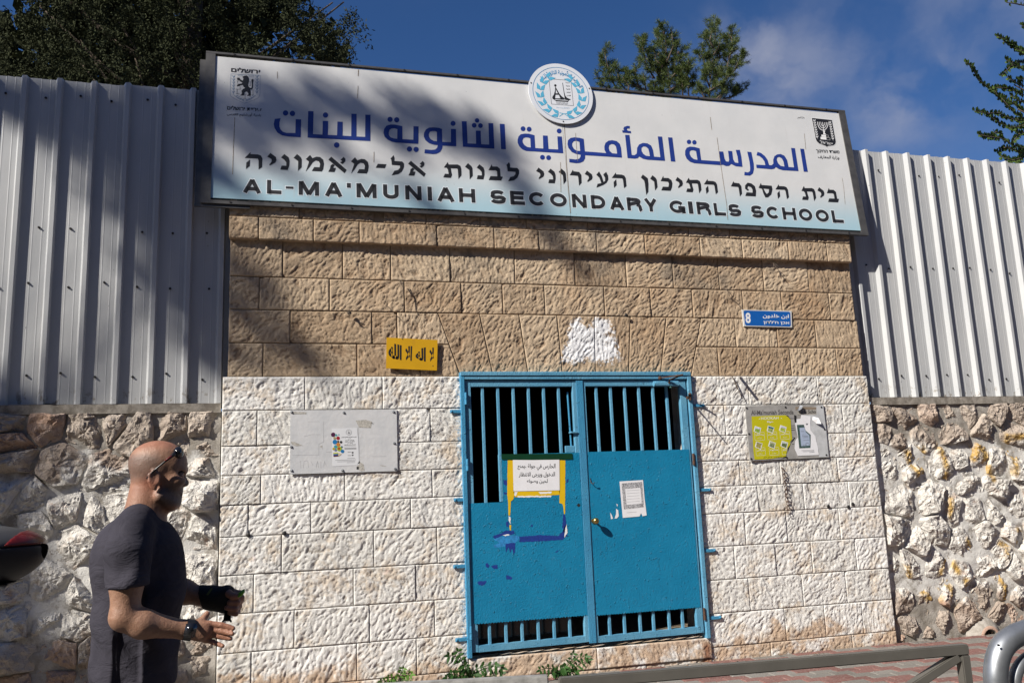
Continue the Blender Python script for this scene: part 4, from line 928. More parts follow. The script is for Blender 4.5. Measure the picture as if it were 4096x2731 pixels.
text_on(mb,rtl('ישראל'),[(925,860),(1290,930),(1280,1000),(930,960)],cM,SG,O3,.0)
mb.build('shield_emblem',M_WHITEP,sgn)
# round school emblem fixed over the top edge
DO=.022
def SGD(u,v,off=0.): return SG(u,v,DO+off)
dl=[SGD(*cE(*q)) for q in ((192,700),(1635,960),(800,135),(1010,1490))]
dc=Vector(((dl[0].x+dl[1].x)/2,0,(dl[2].z+dl[3].z)/2)); drx=(dl[1].x-dl[0].x)/2; drz=(dl[2].z-dl[3].z)/2; dr=(drx+drz)/2
def ring(r,n,off): return [(dc.x+r*math.cos(2*math.pi*k/n),sy(dc.z+r*math.sin(2*math.pi*k/n),DO+off),dc.z+r*math.sin(2*math.pi*k/n)) for k in range(n)]
mb=MB(); n=64; mb.add(ring(dr,n,0)+ring(dr,n,-.012),[tuple(range(n)),tuple(range(2*n-1,n-1,-1))]+[(k,n+k,n+(k+1)%n,(k+1)%n) for k in range(n)])
M_DISC=plain('white emblem plate',(.68,.70,.74),.35,var=.04,nscale=4); dsk=mb.build('emblem_disc',M_DISC,sgn)
mb=MB(); mb.add(ring(dr*.875,n,.001)+ring(dr*.862,n,.001),[(k,(k+1)%n,n+(k+1)%n,n+k) for k in range(n)])
def Ex(pts,w=None,**k): pass
# text on an arc, letter cloud bent round the centre
def text_arc(mb,s,r0,r1,a0,a1,off):
    vs,fs=text_polys(s,.02); x0=min(v.x for v in vs);x1=max(v.x for v in vs);y0=min(v.y for v in vs);y1=max(v.y for v in vs); out=[]
    for v in vs:
        a=R(a0+(a1-a0)*(v.x-x0)/(x1-x0)); r=(r0+(r1-r0)*(v.y-y0)/(y1-y0))*dr; z=dc.z+r*math.sin(a); out.append((dc.x+r*math.cos(a),sy(z,DO+off),z))
    mb.add(out,fs)
text_arc(mb,shape('المدرسة المأمونية الثانوية للبنات'),.60,.82,152,22,.001); 
M_CYD=plain('blue print',(.015,.22,.45),.45,var=.05); mb.build('ring_lettering',M_CYD,dsk)
mb=MB()
for s in (-1,1):
    for k in range(7):
        a=R(-78+ k*22); r=.66*dr
        cx_=dc.x+s*r*math.cos(a)*.98; cz_=dc.z-.06*dr+r*math.sin(a)*1.0
        tang=Vector((-math.sin(a)*s,0,math.cos(a))); nor=Vector((math.cos(a)*s,0,math.sin(a)))
        for q in (-1,1):
            tip=Vector((cx_,0,cz_))+tang*dr*.22+nor*q*dr*.13; b0=Vector((cx_,0,cz_)); b1=b0+tang*dr*.02+nor*q*dr*.11; b2=b0+tang*dr*.12+nor*q*dr*.02
            vs=[b0,b1,tip,b2]; mb.add([(v.x,sy(v.z,DO+.0012),v.z) for v in vs],[(0,1,2,3)])
line_on(mb,cE,[(880,1325),(960,1270),(1080,1255)],.006,.001,O=SGD); line_on(mb,cE,[(1093,1335),(1000,1270),(880,1240)],.006,.001,O=SGD)
mb.build('laurel',M_CYAN,dsk)
mb=MB(); line_on(mb,cE,[(648,483),(1140,520),(1197,1083),(706,1048)],.0028,.001,O=SGD,closed=True)
poly_on(mb,cE,[(790,650),(830,720),(880,810),(940,880),(1005,920),(985,940),(735,938),(722,905),(725,885),(760,830),(782,750)],.001,[[(800,715),(848,808),(798,808)],[(795,838),(868,838),(905,920),(785,920)]],O=SGD)
disc_on(mb,cE,(790,630),26,.001,O=SGD); poly_on(mb,cE,[(946,570),(958,570),(990,770),(1010,850),(1050,905),(1140,945),(1090,965),(1005,940),(990,850)],.001,O=SGD)
poly_on(mb,cE,[(745,932),(1095,955),(1075,1000),(808,985)],.001,[[(775,938),(1085,960),(1068,975),(795,958)]],O=SGD)
line_on(mb,cE,[(810+i*44,1008+(8 if i%2 else -6)+i*3) for i in range(7)],.0022,.001,O=SGD); line_on(mb,cE,[(812+i*44,1030+(8 if i%2 else -6)+i*3) for i in range(7)],.0022,.001,O=SGD)
for i,wd in enumerate(('مدرسة','مامونية','الثانوية','للبنات','القدس')): text_on(mb,shape(wd),[(1020+i*6,548+i*72),(1108+i*6,556+i*72),(1110+i*6,590+i*72),(1022+i*6,582+i*72)],cE,SGD,.001,.02)
mb.build('ship_emblem',M_INK,dsk)
mb=MB(); text_on(mb,'١٩٢٧ '[:0]+shape('تأسست سنة').replace('\u0623','')+' '+'١٩٢٧',[(815,1100),(1105,1122),(1106,1152),(818,1132)],cE,SGD,.001,.0); mb.build('year_lettering',M_CYD,dsk)
mb=MB()
for q in ((245,572),(1550,698),(966,1436)):
    p=SGD(*cE(*q)); mb.cyl((p.x,p.y,p.z),.006,(0,-1,0),.004,8)
mb.build('rivet',M_SCREW,dsk)
# ================================================================== gate
cG=crop(1830,1470,3.3357); cH=crop(2400,1470,3.336); cK=crop(1850,2300,2.24)
gate=thing('steel_gate','blue painted double steel gate with barred openings and flaking paint','gate',(2.5,0,ZS))
def GX(u,v=1700): return P(u,v,-.01).x
ztop=P(2300,1489,-.02).z; zft=P(2300,1517,-.02).z
fl0,fl1=GX(1844),GX(1861); fr0,fr1=GX(2752,1600),GX(2767,1600)
zlt=zft-.004   # top of leaves
xl0,xl1=fl1+.003,GX(2319); xr0,xr1=GX(2340),fr0-.013
zlb=P(2100,2590,-.01).z
mb=MB()
mb.bevbox(fl0,fl1,-.03,.06,ZS+.01,ztop,.003); mb.build('frame_post',M_BLUE,gate)
mb=MB(); mb.bevbox(fr0,fr1,-.03,.06,ZS+.0,ztop,.003); mb.build('frame_post',M_BLUEL,gate)
mb=MB(); mb.bevbox(fl1+.0005,fr0-.0005,-.028,.06,zft,ztop-.03,.003); mb.bevbox(fl0+.003,fr1-.003,-.036,.05,ztop-.029,ztop+.004,.003); mb.build('frame_head',M_BLUEL,gate)
def serr(mb,x0,x1,z0a,z0b,z1,y0,y1,seed):   # sheet with a saw-cut lower edge
    r=random.Random(seed); n=int((x1-x0)/.012); pts=[(x0,z1),(x1,z1)]
    for k in range(n,-1,-1):
        t=k/n; z=z0a+(z0b-z0a)*t; pts.append((x0+(x1-x0)*t,z+(.004 if k%2 else -.003)+r.uniform(-.0015,.0015)))
    mb.prism(pts[::-1],y0,y1)
def leaf(x0,x1,st0,st1,barsT,barsB,zsheet_top,zsheet_bot,zb0,zb1,parent,ztt):
    lf=MB(); lf.bevbox(x0,x0+st0,-.012,.028,zb0,ztt,.003); lf.bevbox(x1-st1,x1,-.012,.028,zb1,ztt,.003)
    lf.bevbox(x0+st0+.0004,x1-st1-.0004,-.011,.028,ztt-.055,ztt-.0005,.003)
    L=lf.build('door_leaf',M_BLUEL,parent)
    br=MB(); a=x0+st0+.0004;b=x1-st1-.0004
    br.hexa([(a,-.011,zb0),(b,-.011,zb1),(b,-.011,zb1+.05),(a,-.011,zb0+.05)],[(a,.028,zb0),(b,.028,zb1),(b,.028,zb1+.05),(a,.028,zb0+.05)]); br.build('bottom_rail',M_BLUEL,L)
    for x,zb in barsT: MB().bevbox(x-.0115,x+.0115,.001,.024,zb,ztt-.055,.002).build('bar',M_BLUEL,L)
    for x,za,zc in barsB: MB().bevbox(x-.0115,x+.0115,.001,.024,za,zc,.002).build('bar',M_BLUEL,L)
    return L
zmidL=P(2200,1812,-.015).z; zlowL=P(1960,2008,-.015).z; zmidR=P(2540,1802,-.015).z
sbL=(P(1889,2493,-.015).z+P(2341,2463,-.015).z)/2; sbR=(P(2392,2459,-.015).z+P(2749,2433,-.015).z)/2
zb=P(1930,2606,-.01).z; zb_=P(2335,2568,-.01).z; zr=P(2395,2569,-.01).z; zr_=P(2790,2531,-.01).z
bT=[(GX(1936),zlowL-.05)]+[(GX(u),zmidL-.05) for u in (1998,2060,2121.5,2182.6,2243)]
bB=[(P(u,2540,-.01).x,zb+.045,sbL+.05) for u in (1961,2027,2092,2157,2221,2284)]
Ll=leaf(xl0,xl1,.052,.050,bT,bB,0,0,zb,zb_,gate,zlt)
xs_=GX(2003,1900)
mb=MB(); mb.bevbox(xs_,xl1-.02,-.0145,-.0125,zlowL-.002,zmidL,.0006); mb.build('sheet',M_BLUEP,Ll)
mb=MB(); serr(mb,xl0+.012,xl1-.02,sbL,sbL,zlowL-.0025,-.0146,-.0125,1); mb.build('sheet',M_BLUEP,Ll)
mb=MB(); mb.bevbox(xs_-.012,xs_+.012,-.0155,.02,zlowL,zmidL+.0,.002); mb.build('bar',M_BLUEL,Ll)
# astragal and the lock box seen through the bars
mb=MB(); mb.bevbox(xl1-.018,xl1+.044,-.020,-.0148,zb_-.01,zlt-.004,.0015); mb.build('cover_strip',M_BLUE,Ll)
mb=MB(); mb.bevbox(GX(2262,1780),xl1-.051,.0,.03,zmidL+.0005,P(2290,1782,0).z,.003); mb.build('lock_box',M_BLUEL,Ll); mb=MB(); mb.bevbox(GX(2281,1728),xl1-.03,-.03,.03,P(2290,1732,0).z,P(2290,1726,0).z,.001); mb.build('latch_plate',M_BLUEL,Ll)
mb=MB(); mb.tube([(GX(2283,1600),.035,zmidL+.02),(GX(2278,1600),.035,zlt-.10)],.008,8); mb.build('bolt_rod',M_BLUE,Ll)
bT=[(GX(u),zmidR-.05) for u in (2395,2453,2510,2567,2624,2679)]
bB=[(P(u,2500,-.01).x,zr+.045,sbR+.05) for u in (2442,2502,2565,2619,2682,2736)]
Lr=leaf(xr0,xr1,.022,.062,bT,bB,0,0,zr,zr_,gate,zlt)
mb=MB(); serr(mb,xr0+.010,xr1-.018,sbR,sbR,zmidR,-.0146,-.0125,2); mb.build('sheet',M_BLUEP,Lr)
# knob with rose
kp=P(2390,2075,-.075); mb=MB(); kb=P(*c8(1722,478),-.015)
M_BRASS=plain('worn brass',(.42,.30,.10),.28,.9,var=.2,nscale=60)
mb.cyl((kb.x,-.0148,kb.z),.022,(0,-1,0),.006,18); mb.tube([(kb.x,-.02,kb.z),(kb.x,-.05,kb.z)],[.009,.008],12); mb.sphere((kb.x,-.070,kb.z),.027,20,14,(1,.85,1)); mb.build('knob',M_BRASS,Lr,smooth=True,angle=40)
hp=P(*c8(1702,215),-.02); mb=MB(); mb.tube([(hp.x,-.014,hp.z+.03),(hp.x,-.02,hp.z),(hp.x+.004,-.03,hp.z-.015),(hp.x+.016,-.04,hp.z-.018),(hp.x+.022,-.045,hp.z-.005)],.0035,6); mb.build('hook',M_SCREW,Lr,smooth=True)
hp=P(*c8(1622,372),-.02); mb=MB(); mb.cyl((hp.x,-.0149,hp.z),.013,(0,-1,0),.0008,16); mb.build('keyhole',M_SCREW,Ll)
# hinges
def hinge(fn,x,y0,y1,mat,r=.011,off=-.030):
    a=P(*fn(x,y0),off); b=P(*fn(x,y1),off); xx=(a.x+b.x)/2; zc=(a.z+b.z)/2; mb=MB(); mb.tube([(xx,off,b.z),(xx,off,zc-.002)],r,12); mb.tube([(xx,off,zc+.001),(xx,off,a.z)],r*.93,12); mb.sphere((xx,off,a.z),r*.8,10,6,(1,1,.6)); return mb.build('hinge',mat,gate,smooth=True,angle=40)
hinge(cG,112,337,490,M_BLUE); hinge(cG,133,1225,1375,M_BLUE); hinge(c8,898,1190,1275,M_BLUE)
hinge(cH,1200,345,430,M_RUST,.015); hinge(cH,1250,1150,1300,M_RUST,.012); hinge(cK,2168,295,400,M_RUST,.011)
hb=P(*cH(1190,420),-.03); cdv=(CAM-hb).normalized()
mb=MB(); mb.tube([(hb.x,-.03,hb.z+.02),hb+Vector((-.03,-.02,.01))],.012,6); mb.tube([hb,hb+cdv*.08+Vector((.006,0,-.003)),hb+cdv*.21+Vector((.010,0,-.006))],[.010,.006,.005],6); mb.build('broken_bracket',M_RUST,gate)
# wall lugs
for fn,xa,xb,ya,yb in ((c5,757,842,1240,1262),(c8,783,852,322,347),(c8,778,862,767,795),(c8,792,872,1258,1284)):
    a=P(*fn(xa,(ya+yb)/2),-.012); b=P(*fn(xb,(ya+yb)/2),-.012); mb=MB(); mb.bevbox(a.x,fl0+.004,-.016,-.004,b.z-.014,b.z+.014,.002); mb.sphere((a.x+.012,-.016,b.z),.008,8,5); mb.build('wall_lug',M_BLUE,gate)
for fn,xa,xb,ya,yb in ((c6,130,205,1202,1222),(c9,177,248,256,280),(c9,207,280,662,688),(c9,247,318,1112,1138)):
    a=P(*fn(xa,(ya+yb)/2),-.012); b=P(*fn(xb,(ya+yb)/2),-.012); mb=MB(); mb.bevbox(fr1-.004,b.x,-.016,-.004,b.z-.013,b.z+.013,.002); mb.sphere((b.x-.012,-.016,b.z),.008,8,5); mb.build('wall_lug',M_BLUE,gate)
# door closer with its arm
a=P(*cH(715,185),-.03); b=P(*cH(1045,250),-.03); mb=MB(); mb.bevbox(a.x,b.x,-.062,-.0125,b.z,a.z,.008); mb.tube([(a.x-.006,-.04,(a.z+b.z)/2),(a.x+.03,-.04,(a.z+b.z)/2)],.024,12)
clo=mb.build('door_closer',M_BLUEL,Lr)
a=P(*cH(925,165),-.07); b=P(*cH(1105,95),-.20); c=P(*cH(800,140),-.05); mb=MB(); mb.tube([a,b],.007,6); mb.tube([b,c],.006,6); mb.sphere(c,.018,8,6); mb.tube([a,(a.x,-.06,a.z-.03)],.008,8); mb.build('closer_arm',M_RUST,clo)
p=P(*cH(942,262),-.05); mb=MB(); mb.sphere(p,.011,10,8); mb.build('closer_knob',plain('dark green plastic',(.02,.09,.07),.4),clo)
# old paint marks on the left leaf sheet
YD=-.0152
def Og(u,v,off=0.): return P(u,v,YD-off)
def marks(name,mat,polys,parent,off=0.,jag=0.,fn=c8):
    for pl in polys:
        mb=MB()
        if jag:
            q=[]
            for i,(x,y) in enumerate(pl):
                x2,y2=pl[(i+1)%len(pl)]; n=max(1,int(math.hypot(x2-x,y2-y)/7))
                for k in range(n): q.append((x+(x2-x)*k/n+rnd.uniform(-jag,jag),y+(y2-y)*k/n+rnd.uniform(-jag,jag)))
            pl=q
        poly_on(mb,fn,pl,off,O=Og); mb.build(name,mat,parent)
M_DBL=plain('dark blue old paint',(.012,.040,.235),.5,var=.2,nscale=60); M_LBL=plain('lighter blue smear',(.03,.22,.50),.45,var=.25,nscale=50); M_YTAPE=plain('yellow tape',(.72,.47,.012),.4,var=.05); M_GTAPE=plain('dark green tape',(.006,.045,.020),.3,var=.1)
SB=[[(1222,582),(1380,572),(1490,578),(1500,560),(1520,540),(1532,500),(1535,550),(1545,575),(1510,605),(1400,612),(1222,620)],[(1515,430),(1530,440),(1540,520),(1522,560),(1512,520)],[(1045,590),(1050,575),(1105,560),(1130,540),(1185,545),(1190,565),(1110,575),(1060,598)],[(1128,630),(1195,625),(1192,690),(1182,705),(1175,660),(1160,690),(1150,655),(1132,690)],[(940,885),(1003,878),(990,905),(965,912),(945,902)],[(993,765),(1010,760),(1022,775),(1015,792),(1000,790)],[(1030,780),(1050,776),(1078,772),(1076,800),(1055,800)],[(1133,838),(1150,845),(1175,858),(1168,872),(1135,870)],[(1140,90),(1160,85),(1155,160),(1140,150)],[(1115,200),(1150,210),(1148,240),(1118,235)],[(1118,285),(1140,290),(1135,300),(1118,300)],[(1132,485),(1150,478),(1152,520),(1135,515)],[(1300,505),(1310,500),(1312,515),(1302,516)],[(1540,200),(1552,195),(1550,220),(1541,225)],[(1465,685),(1498,668),(1495,672),(1468,690)]]
marks('old_paint',M_DBL,SB,Ll,.0,2.5)
marks('paint_smear',M_LBL,[[(1050,600),(1090,585),(1140,570),(1220,580),(1215,610),(1180,640),(1120,650),(1060,660),(1045,640),(1090,625)]],Ll,-.0002,4)
mb=MB()
marks('tape_remains',M_YTAPE,[[(1143,70),(1180,70),(1182,275),(1190,290),(1183,330),(1165,345),(1160,440),(1148,440),(1146,345),(1140,300)],[(1492,70),(1531,70),(1529,430),(1522,432),(1514,365),(1492,358)],[(1180,268),(1494,268),(1494,302),(1410,306),(1190,318)],[(1155,505),(1166,505),(1166,540),(1157,540)]],Ll,.0004,1.2)
marks('paper_remains',M_WHITEP,[[(1148,445),(1162,450),(1163,500),(1150,470)],[(1350,284),(1440,280),(1436,292),(1360,296)],[(1110,575),(1140,565),(1160,570),(1130,580)],[(1187,285),(1210,283),(1200,312),(1188,308)],[(1208,310),(1440,308),(1430,318),(1210,320)],[(1532,520),(1540,500),(1545,560),(1525,590)]],Ll,.0008,2.)
# notice taped to the left leaf (a thing of its own)
nt=thing('paper_notice','white notice with three Arabic lines under green tape on the left gate leaf','notice',Og(*c8(1335,170)))
mb=MB(); poly_on(mb,c8,[(1178,68),(1491,66),(1493,272),(1183,279)],.0025,O=Og); mb.build('sheet_of_paper',M_PAPER,nt)
mb=MB(); poly_on(mb,c8,[(1100,29),(1578,25),(1581,64),(1300,68),(1103,66)],.0035,O=Og); mb.build('green_tape',M_GTAPE,nt)
mb=MB(); 
for s_,q in (('الحارس في جولة ،يمنع',[(1210,96),(1465,92),(1463,140),(1210,134)]),('الدخول ويرجى الانتظار',[(1218,150),(1462,148),(1460,186),(1218,186)]),('لحين وصوله',[(1272,198),(1412,195),(1411,230),(1274,226)])): text_on(mb,shape(s_),q,c8,Og,.0032,.008)
mb.build('lettering',M_INK,nt)
nt2=thing('paper_notice','small torn grey printed sheet glued on the right gate leaf near the knob','notice',Og(*c8(1985,330)))
mb=MB(); poly_on(mb,c8,[(1895,213),(2053,203),(2064,330),(2078,440),(2050,446),(2040,425),(2030,447),(1917,457),(1905,330)],.0015,O=Og); mb.build('sheet_of_paper',M_PAPER,nt2)
m,g=newmat('photocopied ornament'); p=g.pos(); n=g.ramp(g.noise(p,210,3,.7),.42,.58); M_COPY=finish(m,g,g.mix(n,(.10,.10,.11),(.62,.62,.64)),.7)
mb=MB(); poly_on(mb,c8,[(1909,226),(2047,216),(2060,385),(1925,400)],.002,[[(1932,262),(2035,254),(2044,360),(1942,370)]],O=Og); mb.build('ornament_border',M_COPY,nt2)
mb=MB()
for k in range(5): line_on(mb,c8,[(1945,275+k*19),(2030,269+k*19)],.0022,.002,O=Og)
line_on(mb,c8,[(1945,422),(2010,417)],.002,.002,O=Og); mb.build('print_lines',plain('grey print',(.35,.35,.37),.6),nt2)
mb=MB(); poly_on(mb,c8,[(1832,420),(1842,436),(1852,462),(1838,466)],.001,O=Og); poly_on(mb,c8,[(1872,395),(1886,405),(1890,445),(1878,460),(1862,462),(1872,430)],.001,O=Og); poly_on(mb,c8,[(1874,362),(1884,368),(1880,384)],.001,O=Og)
mb.build('paper_scrap',M_PAPER,nt2)

# ================================================================== boards and plates on the wall
cW=crop(1130,1620,4.704); cY=crop(2950,1590,5.8075)
def plane(y): return lambda u,v,off=0.: P(u,v,y-off)
def plate(name,label,cat,fn,quad,y,th,mat,part,smooth=False):
    O=plane(y); q=[O(*fn(*p)) for p in quad]; c=sum(q,Vector())/len(q); t=thing(name,label,cat,c); mb=MB()
    mb.prism([(p.x,p.z) for p in q],y,y+th); mb.build(part,mat,t); return t,O
m,g=newmat('pasted over white board'); p=g.pos(); n=g.noise(p,4,6,.7); c=g.mix(g.ramp(n,.35,.65),(.53,.54,.555),(.61,.61,.615))
gr=g.math('MULTIPLY',g.ramp(g.noise(g.vmul(p,(7,1,14)),1.,7,.75),.66,.72),.55); c=g.mix(gr,c,(.36,.34,.32)); M_BOARD=finish(m,g,c,.5,g.bump(g.noise(p,26,5,.65),.35,.006),spec=.4)
wb,OW=plate('notice_board','large white painted notice board with a small school poster, left of the gate','board',cW,[(145,95),(2148,78),(2165,1237),(143,1297)],-.011,.009,M_BOARD,'board_panel')
mb=MB()
for q in ((175,135),(1155,142),(2092,130),(165,785),(2103,716),(172,1230),(1130,1228),(2120,1198)):
    p=OW(*cW(*q)); mb.cyl((p.x,-.011,p.z),.0105,(0,-1,0),.003,10); mb.sphere((p.x,-.014,p.z),.007,8,5)
mb.build('board_screw',M_GALV,wb)
mb=MB()
for pl in ([(185,115),(450,130),(440,170),(200,175)],[(165,680),(230,690),(390,760),(250,772),(170,735)],[(1380,285),(1560,280),(1680,310),(1660,430),(1440,420)],[(1400,1090),(1455,1060),(1530,1110),(1540,1230),(1480,1240),(1410,1200)],[(700,780),(750,760),(752,830),(738,800)],[(1840,1125),(1960,1145),(1950,1155),(1845,1140)]): 
    mb=MB(); poly_on(mb,cW,[(x+rnd.uniform(-6,6),y+rnd.uniform(-5,5)) for x,y in pl],.0008,O=OW)
    mb.build('torn_patch',plain('torn grey paper layer',(.42,.40,.36),.8,var=.3,nscale=70),wb)
mb=MB(); poly_on(mb,cW,[(1395,1158),(1435,1158),(1433,1205),(1393,1205)],.0012,O=OW); poly_on(mb,cW,[(1660,320),(1690,335),(1720,350),(1680,345)],.0012,O=OW); poly_on(mb,cW,[(1440,1060),(1455,1045),(1450,1090),(1405,1110)],.0012,O=OW); mb.build('dark_patch',M_INK,wb)
mb=MB()
for q in ([(400,590),(540,550),(710,552)],[(180,940),(683,935),(683,735),(770,690)],[(775,305),(772,700)],[(470,310),(700,308)],[(1425,410),(1430,640),(1448,830),(1455,1040)],[(930,1150),(1345,1125)],[(1680,965),(1960,962)],[(340,1040),(345,1190)],[(390,1180),(405,1050),(470,1040),(490,1170)],[(530,1050),(570,1130)],[(630,1180),(655,1050),(680,1170)],[(720,1060),(722,1180)],[(770,1170),(790,1050),(825,1150)],[(820,880),(925,878)]): line_on(mb,cW,q,.0016,.0006,O=OW)
mb.build('edge_of_old_papers',plain('grey paper edge',(.40,.40,.41),.7),wb)
po=thing('school_poster','small white poster with coloured circles and a pencil, pasted on the white notice board','poster',OW(*cW(1180,780)))
mb=MB(); poly_on(mb,cW,[(925,438),(1400,425),(1425,640),(1440,1125),(935,1150)],.0012,O=OW); mb.build('poster_paper',plain('poster paper',(.68,.69,.71),.5,var=.02),po)
PC={}
def pcol(c):
    if c not in PC: PC[c]=plain('poster ink %d'%len(PC),c,.5,var=.02)
    return PC[c]
for i,(x,y,r,c) in enumerate([(955,555,42,(.07,.01,.05)),(1012,565,22,(.10,.35,.36)),(1061,555,12,(.05,.22,.3)),(1046,620,34,(.30,.01,.02)),(983,622,26,(.35,.28,.12)),(985,692,44,(.01,.17,.42)),(1047,684,20,(.05,.035,.02)),(1050,742,38,(.55,.20,.03)),(1000,780,32,(.05,.30,.33)),(1115,785,18,(.02,.10,.18)),(1070,820,46,(.33,.42,.03)),(1064,815,22,(.40,.03,.02)),(998,842,26,(.16,.18,.30)),(1128,866,33,(.01,.16,.38)),(962,820,24,(.45,.33,.02)),(1101,693,24,(.02,.02,.02))]):
    mb=MB(); disc_on(mb,cW,(x,y),r,.0016+i*.00006,O=OW); mb.build('printed_circle',pcol(c),po)
for pl,c in (([(955,895),(1045,890),(1048,912),(956,918)],(.50,.50,.03)),([(956,918),(1048,912),(1050,935),(957,940)],(.01,.14,.38)),([(957,940),(1050,935),(1052,958),(958,965)],(.10,.01,.03)),([(1045,890),(1115,916),(1052,958)],(.60,.52,.36))):
    mb=MB(); poly_on(mb,cW,pl,.003,O=OW); mb.build('printed_pencil',pcol(c),po)
mb=MB()
disc=[(1248+54*math.cos(a*math.pi/12),510+54*math.sin(a*math.pi/12)) for a in range(24)]; line_on(mb,cW,disc,.0012,.0018,O=OW,closed=True)
disc=[(1248+38*math.cos(a*math.pi/12),510+38*math.sin(a*math.pi/12)) for a in range(24)]; line_on(mb,cW,disc,.0010,.0018,O=OW,closed=True); poly_on(mb,cW,[(1235,530),(1248,485),(1265,530)],.0018,O=OW)
for s_,q in (('المدرسة المأمونية الثانوية للبنات',[(1105,588),(1390,580),(1390,606),(1105,614)]),('تعلن عن',[(1230,620),(1285,618),(1285,634),(1230,636)]),('فتح أبواب التسجيل',[(1180,648),(1345,643),(1345,668),(1180,672)]),('لطالبات الصف العاشر',[(1172,676),(1355,670),(1355,694),(1172,700)]),('والحادي عشر',[(1215,706),(1320,702),(1320,724),(1215,728)]),('للعام الدراسي',[(1245,734),(1375,730),(1375,752),(1245,756)])): text_on(mb,shape(s_),q,cW,OW,.0018,.02)
text_on(mb,'2022 2021',[(1165,738),(1240,736),(1240,750),(1165,752)],cW,OW,.0018,.02)
line_on(mb,cW,[(1150,776),(1385,764)],.0010,.0018,O=OW)
for y in (808,826): line_on(mb,cW,[(1165,y),(1390,y-6)],.0026,.0018,O=OW)
text_on(mb,'6283532',[(1225,876),(1292,874),(1292,886),(1225,888)],cW,OW,.0018,.02); text_on(mb,'6275331',[(1228,940),(1293,938),(1293,950),(1228,952)],cW,OW,.0018,.02)
poly_on(mb,cW,[(1302,880),(1335,876),(1333,903),(1306,905)],.0018,O=OW); poly_on(mb,cW,[(1306,930),(1334,926),(1333,950),(1306,952)],.0018,O=OW)
for y,x0,x1 in ((1000,1215,1365),(1028,990,1380),(1055,1030,1365),(1080,1210,1365)): line_on(mb,cW,[(x0,y+(8 if x0<1100 else 0)),(x1,y-5)],.0016,.0018,O=OW)
mb.build('poster_print',M_INK,po)

# right grey board
gb,OY=plate('notice_board','grey metal notice board with torn papers, right of the gate','board',cY,[(175,190),(1990,150),(2130,1385),(290,1465)],-.014,.008,plain('dull grey board',(.31,.30,.285),.55,var=.15,nscale=12),'board_panel')
mb=MB()
for q in ((212,242),(1113,222),(265,840),(318,1420),(1140,1388),(1945,222),(2022,738),(2062,1330)):
    p=OY(*cY(*q)); mb.cyl((p.x,-.014,p.z),.0085,(0,-1,0),.004,10)
mb.build('board_screw',M_SCREW,gb)
mb=MB(); text_on(mb,"Al-Ma'muniah Seconda",[(315,290),(1300,275),(1302,385),(315,405)],cY,OY,.0006,.02); mb.build('board_lettering',plain('faded grey lettering',(.085,.08,.078),.6),gb)
mb=MB()
for q in ([(1225,483),(1320,483)],[(1255,650),(1330,645)],[(1255,700),(1330,695)],[(1255,752),(1330,748)],[(1265,1075),(1320,1072)]): line_on(mb,cY,q,.004,.0006,O=OY)
poly_on(mb,cY,[(1315,400),(1370,420),(1372,560),(1335,590),(1320,520)],.0007,O=OY); poly_on(mb,cY,[(1270,905),(1345,930),(1290,1010),(1240,1060),(1180,1160),(1120,1400),(1000,1420),(1130,1370),(1260,1000),(1310,935)],.0007,O=OY); poly_on(mb,cY,[(1115,405),(1175,415),(1240,520),(1225,515)],.0007,O=OY)
mb.build('dark_remains',M_INK,gb)
mb=MB(); poly_on(mb,cY,[(1450,250),(1990,170),(2055,700),(2075,900),(2115,1370),(1890,1380),(1890,1240),(1860,1130),(1800,1020),(1700,980),(1680,560),(1560,500),(1470,400)],.0012,O=OY); mb.build('pale_paper_layer',plain('pale grey paper layer',(.50,.51,.52),.6,var=.12,nscale=14),gb)
mb=MB(); poly_on(mb,cY,[(1345,212),(1832,215),(1830,280),(1350,285)],.0014,O=OY); mb.build('brown_tape',plain('brown tape',(.24,.19,.14),.6),gb)
mb=MB(); poly_on(mb,cY,[(1385,290),(1835,285),(1835,395),(1395,400)],.0014,O=OY); mb.build('tan_layer',plain('tan layer',(.36,.34,.30),.6),gb)
mb=MB(); text_on(mb,"Girls Scho",[(1425,288),(1822,280),(1822,365),(1425,375)],cY,OY,.0020,.03); mb.build('board_lettering',MATS['faded grey lettering'],gb)
mb=MB(); poly_on(mb,cY,[(1335,585),(1375,585),(1370,500),(1465,485),(1480,400),(1700,430),(1690,600),(1700,760),(1810,900),(1830,1010),(1870,1160),(1890,1330),(1400,1350),(1325,1180),(1340,1000),(1400,920)],.0030,O=OY); mb.build('torn_white_paper',M_PAPER,gb)
mb=MB(); q=[OY(*cY(1750,440),.004),OY(*cY(1880,470),.03),OY(*cY(1950,610),.035),OY(*cY(1830,600),.01),OY(*cY(1740,520),.005)]; mb.add(q,[tuple(range(5))]); mb.build('curled_paper',M_PAPER,gb)
mb=MB(); q=[OY(*cY(1450,175),.004),OY(*cY(1520,190),.02),OY(*cY(1500,250),.03),OY(*cY(1420,310),.02),OY(*cY(1380,285),.01),OY(*cY(1420,250),.006)]; mb.add(q,[tuple(range(6))]); mb.build('curled_paper',M_GALV,gb)
mb=MB(); poly_on(mb,cY,[(1378,630),(1540,625),(1580,760),(1700,860),(1695,1165),(1435,1175)],.0036,O=OY); mb.build('printed_picture',plain('dark green photo print',(.05,.09,.085),.5,var=.5,nscale=60),gb)
mb=MB(); poly_on(mb,cY,[(1440,700),(1555,690),(1590,800),(1670,870),(1685,1110),(1480,1125)],.0040,O=OY); mb.build('pale_blue_panel',plain('pale blue print',(.36,.43,.56),.5,var=.08),gb)
mb=MB(); poly_on(mb,cY,[(1580,598),(1645,598),(1610,640)],.004,O=OY)
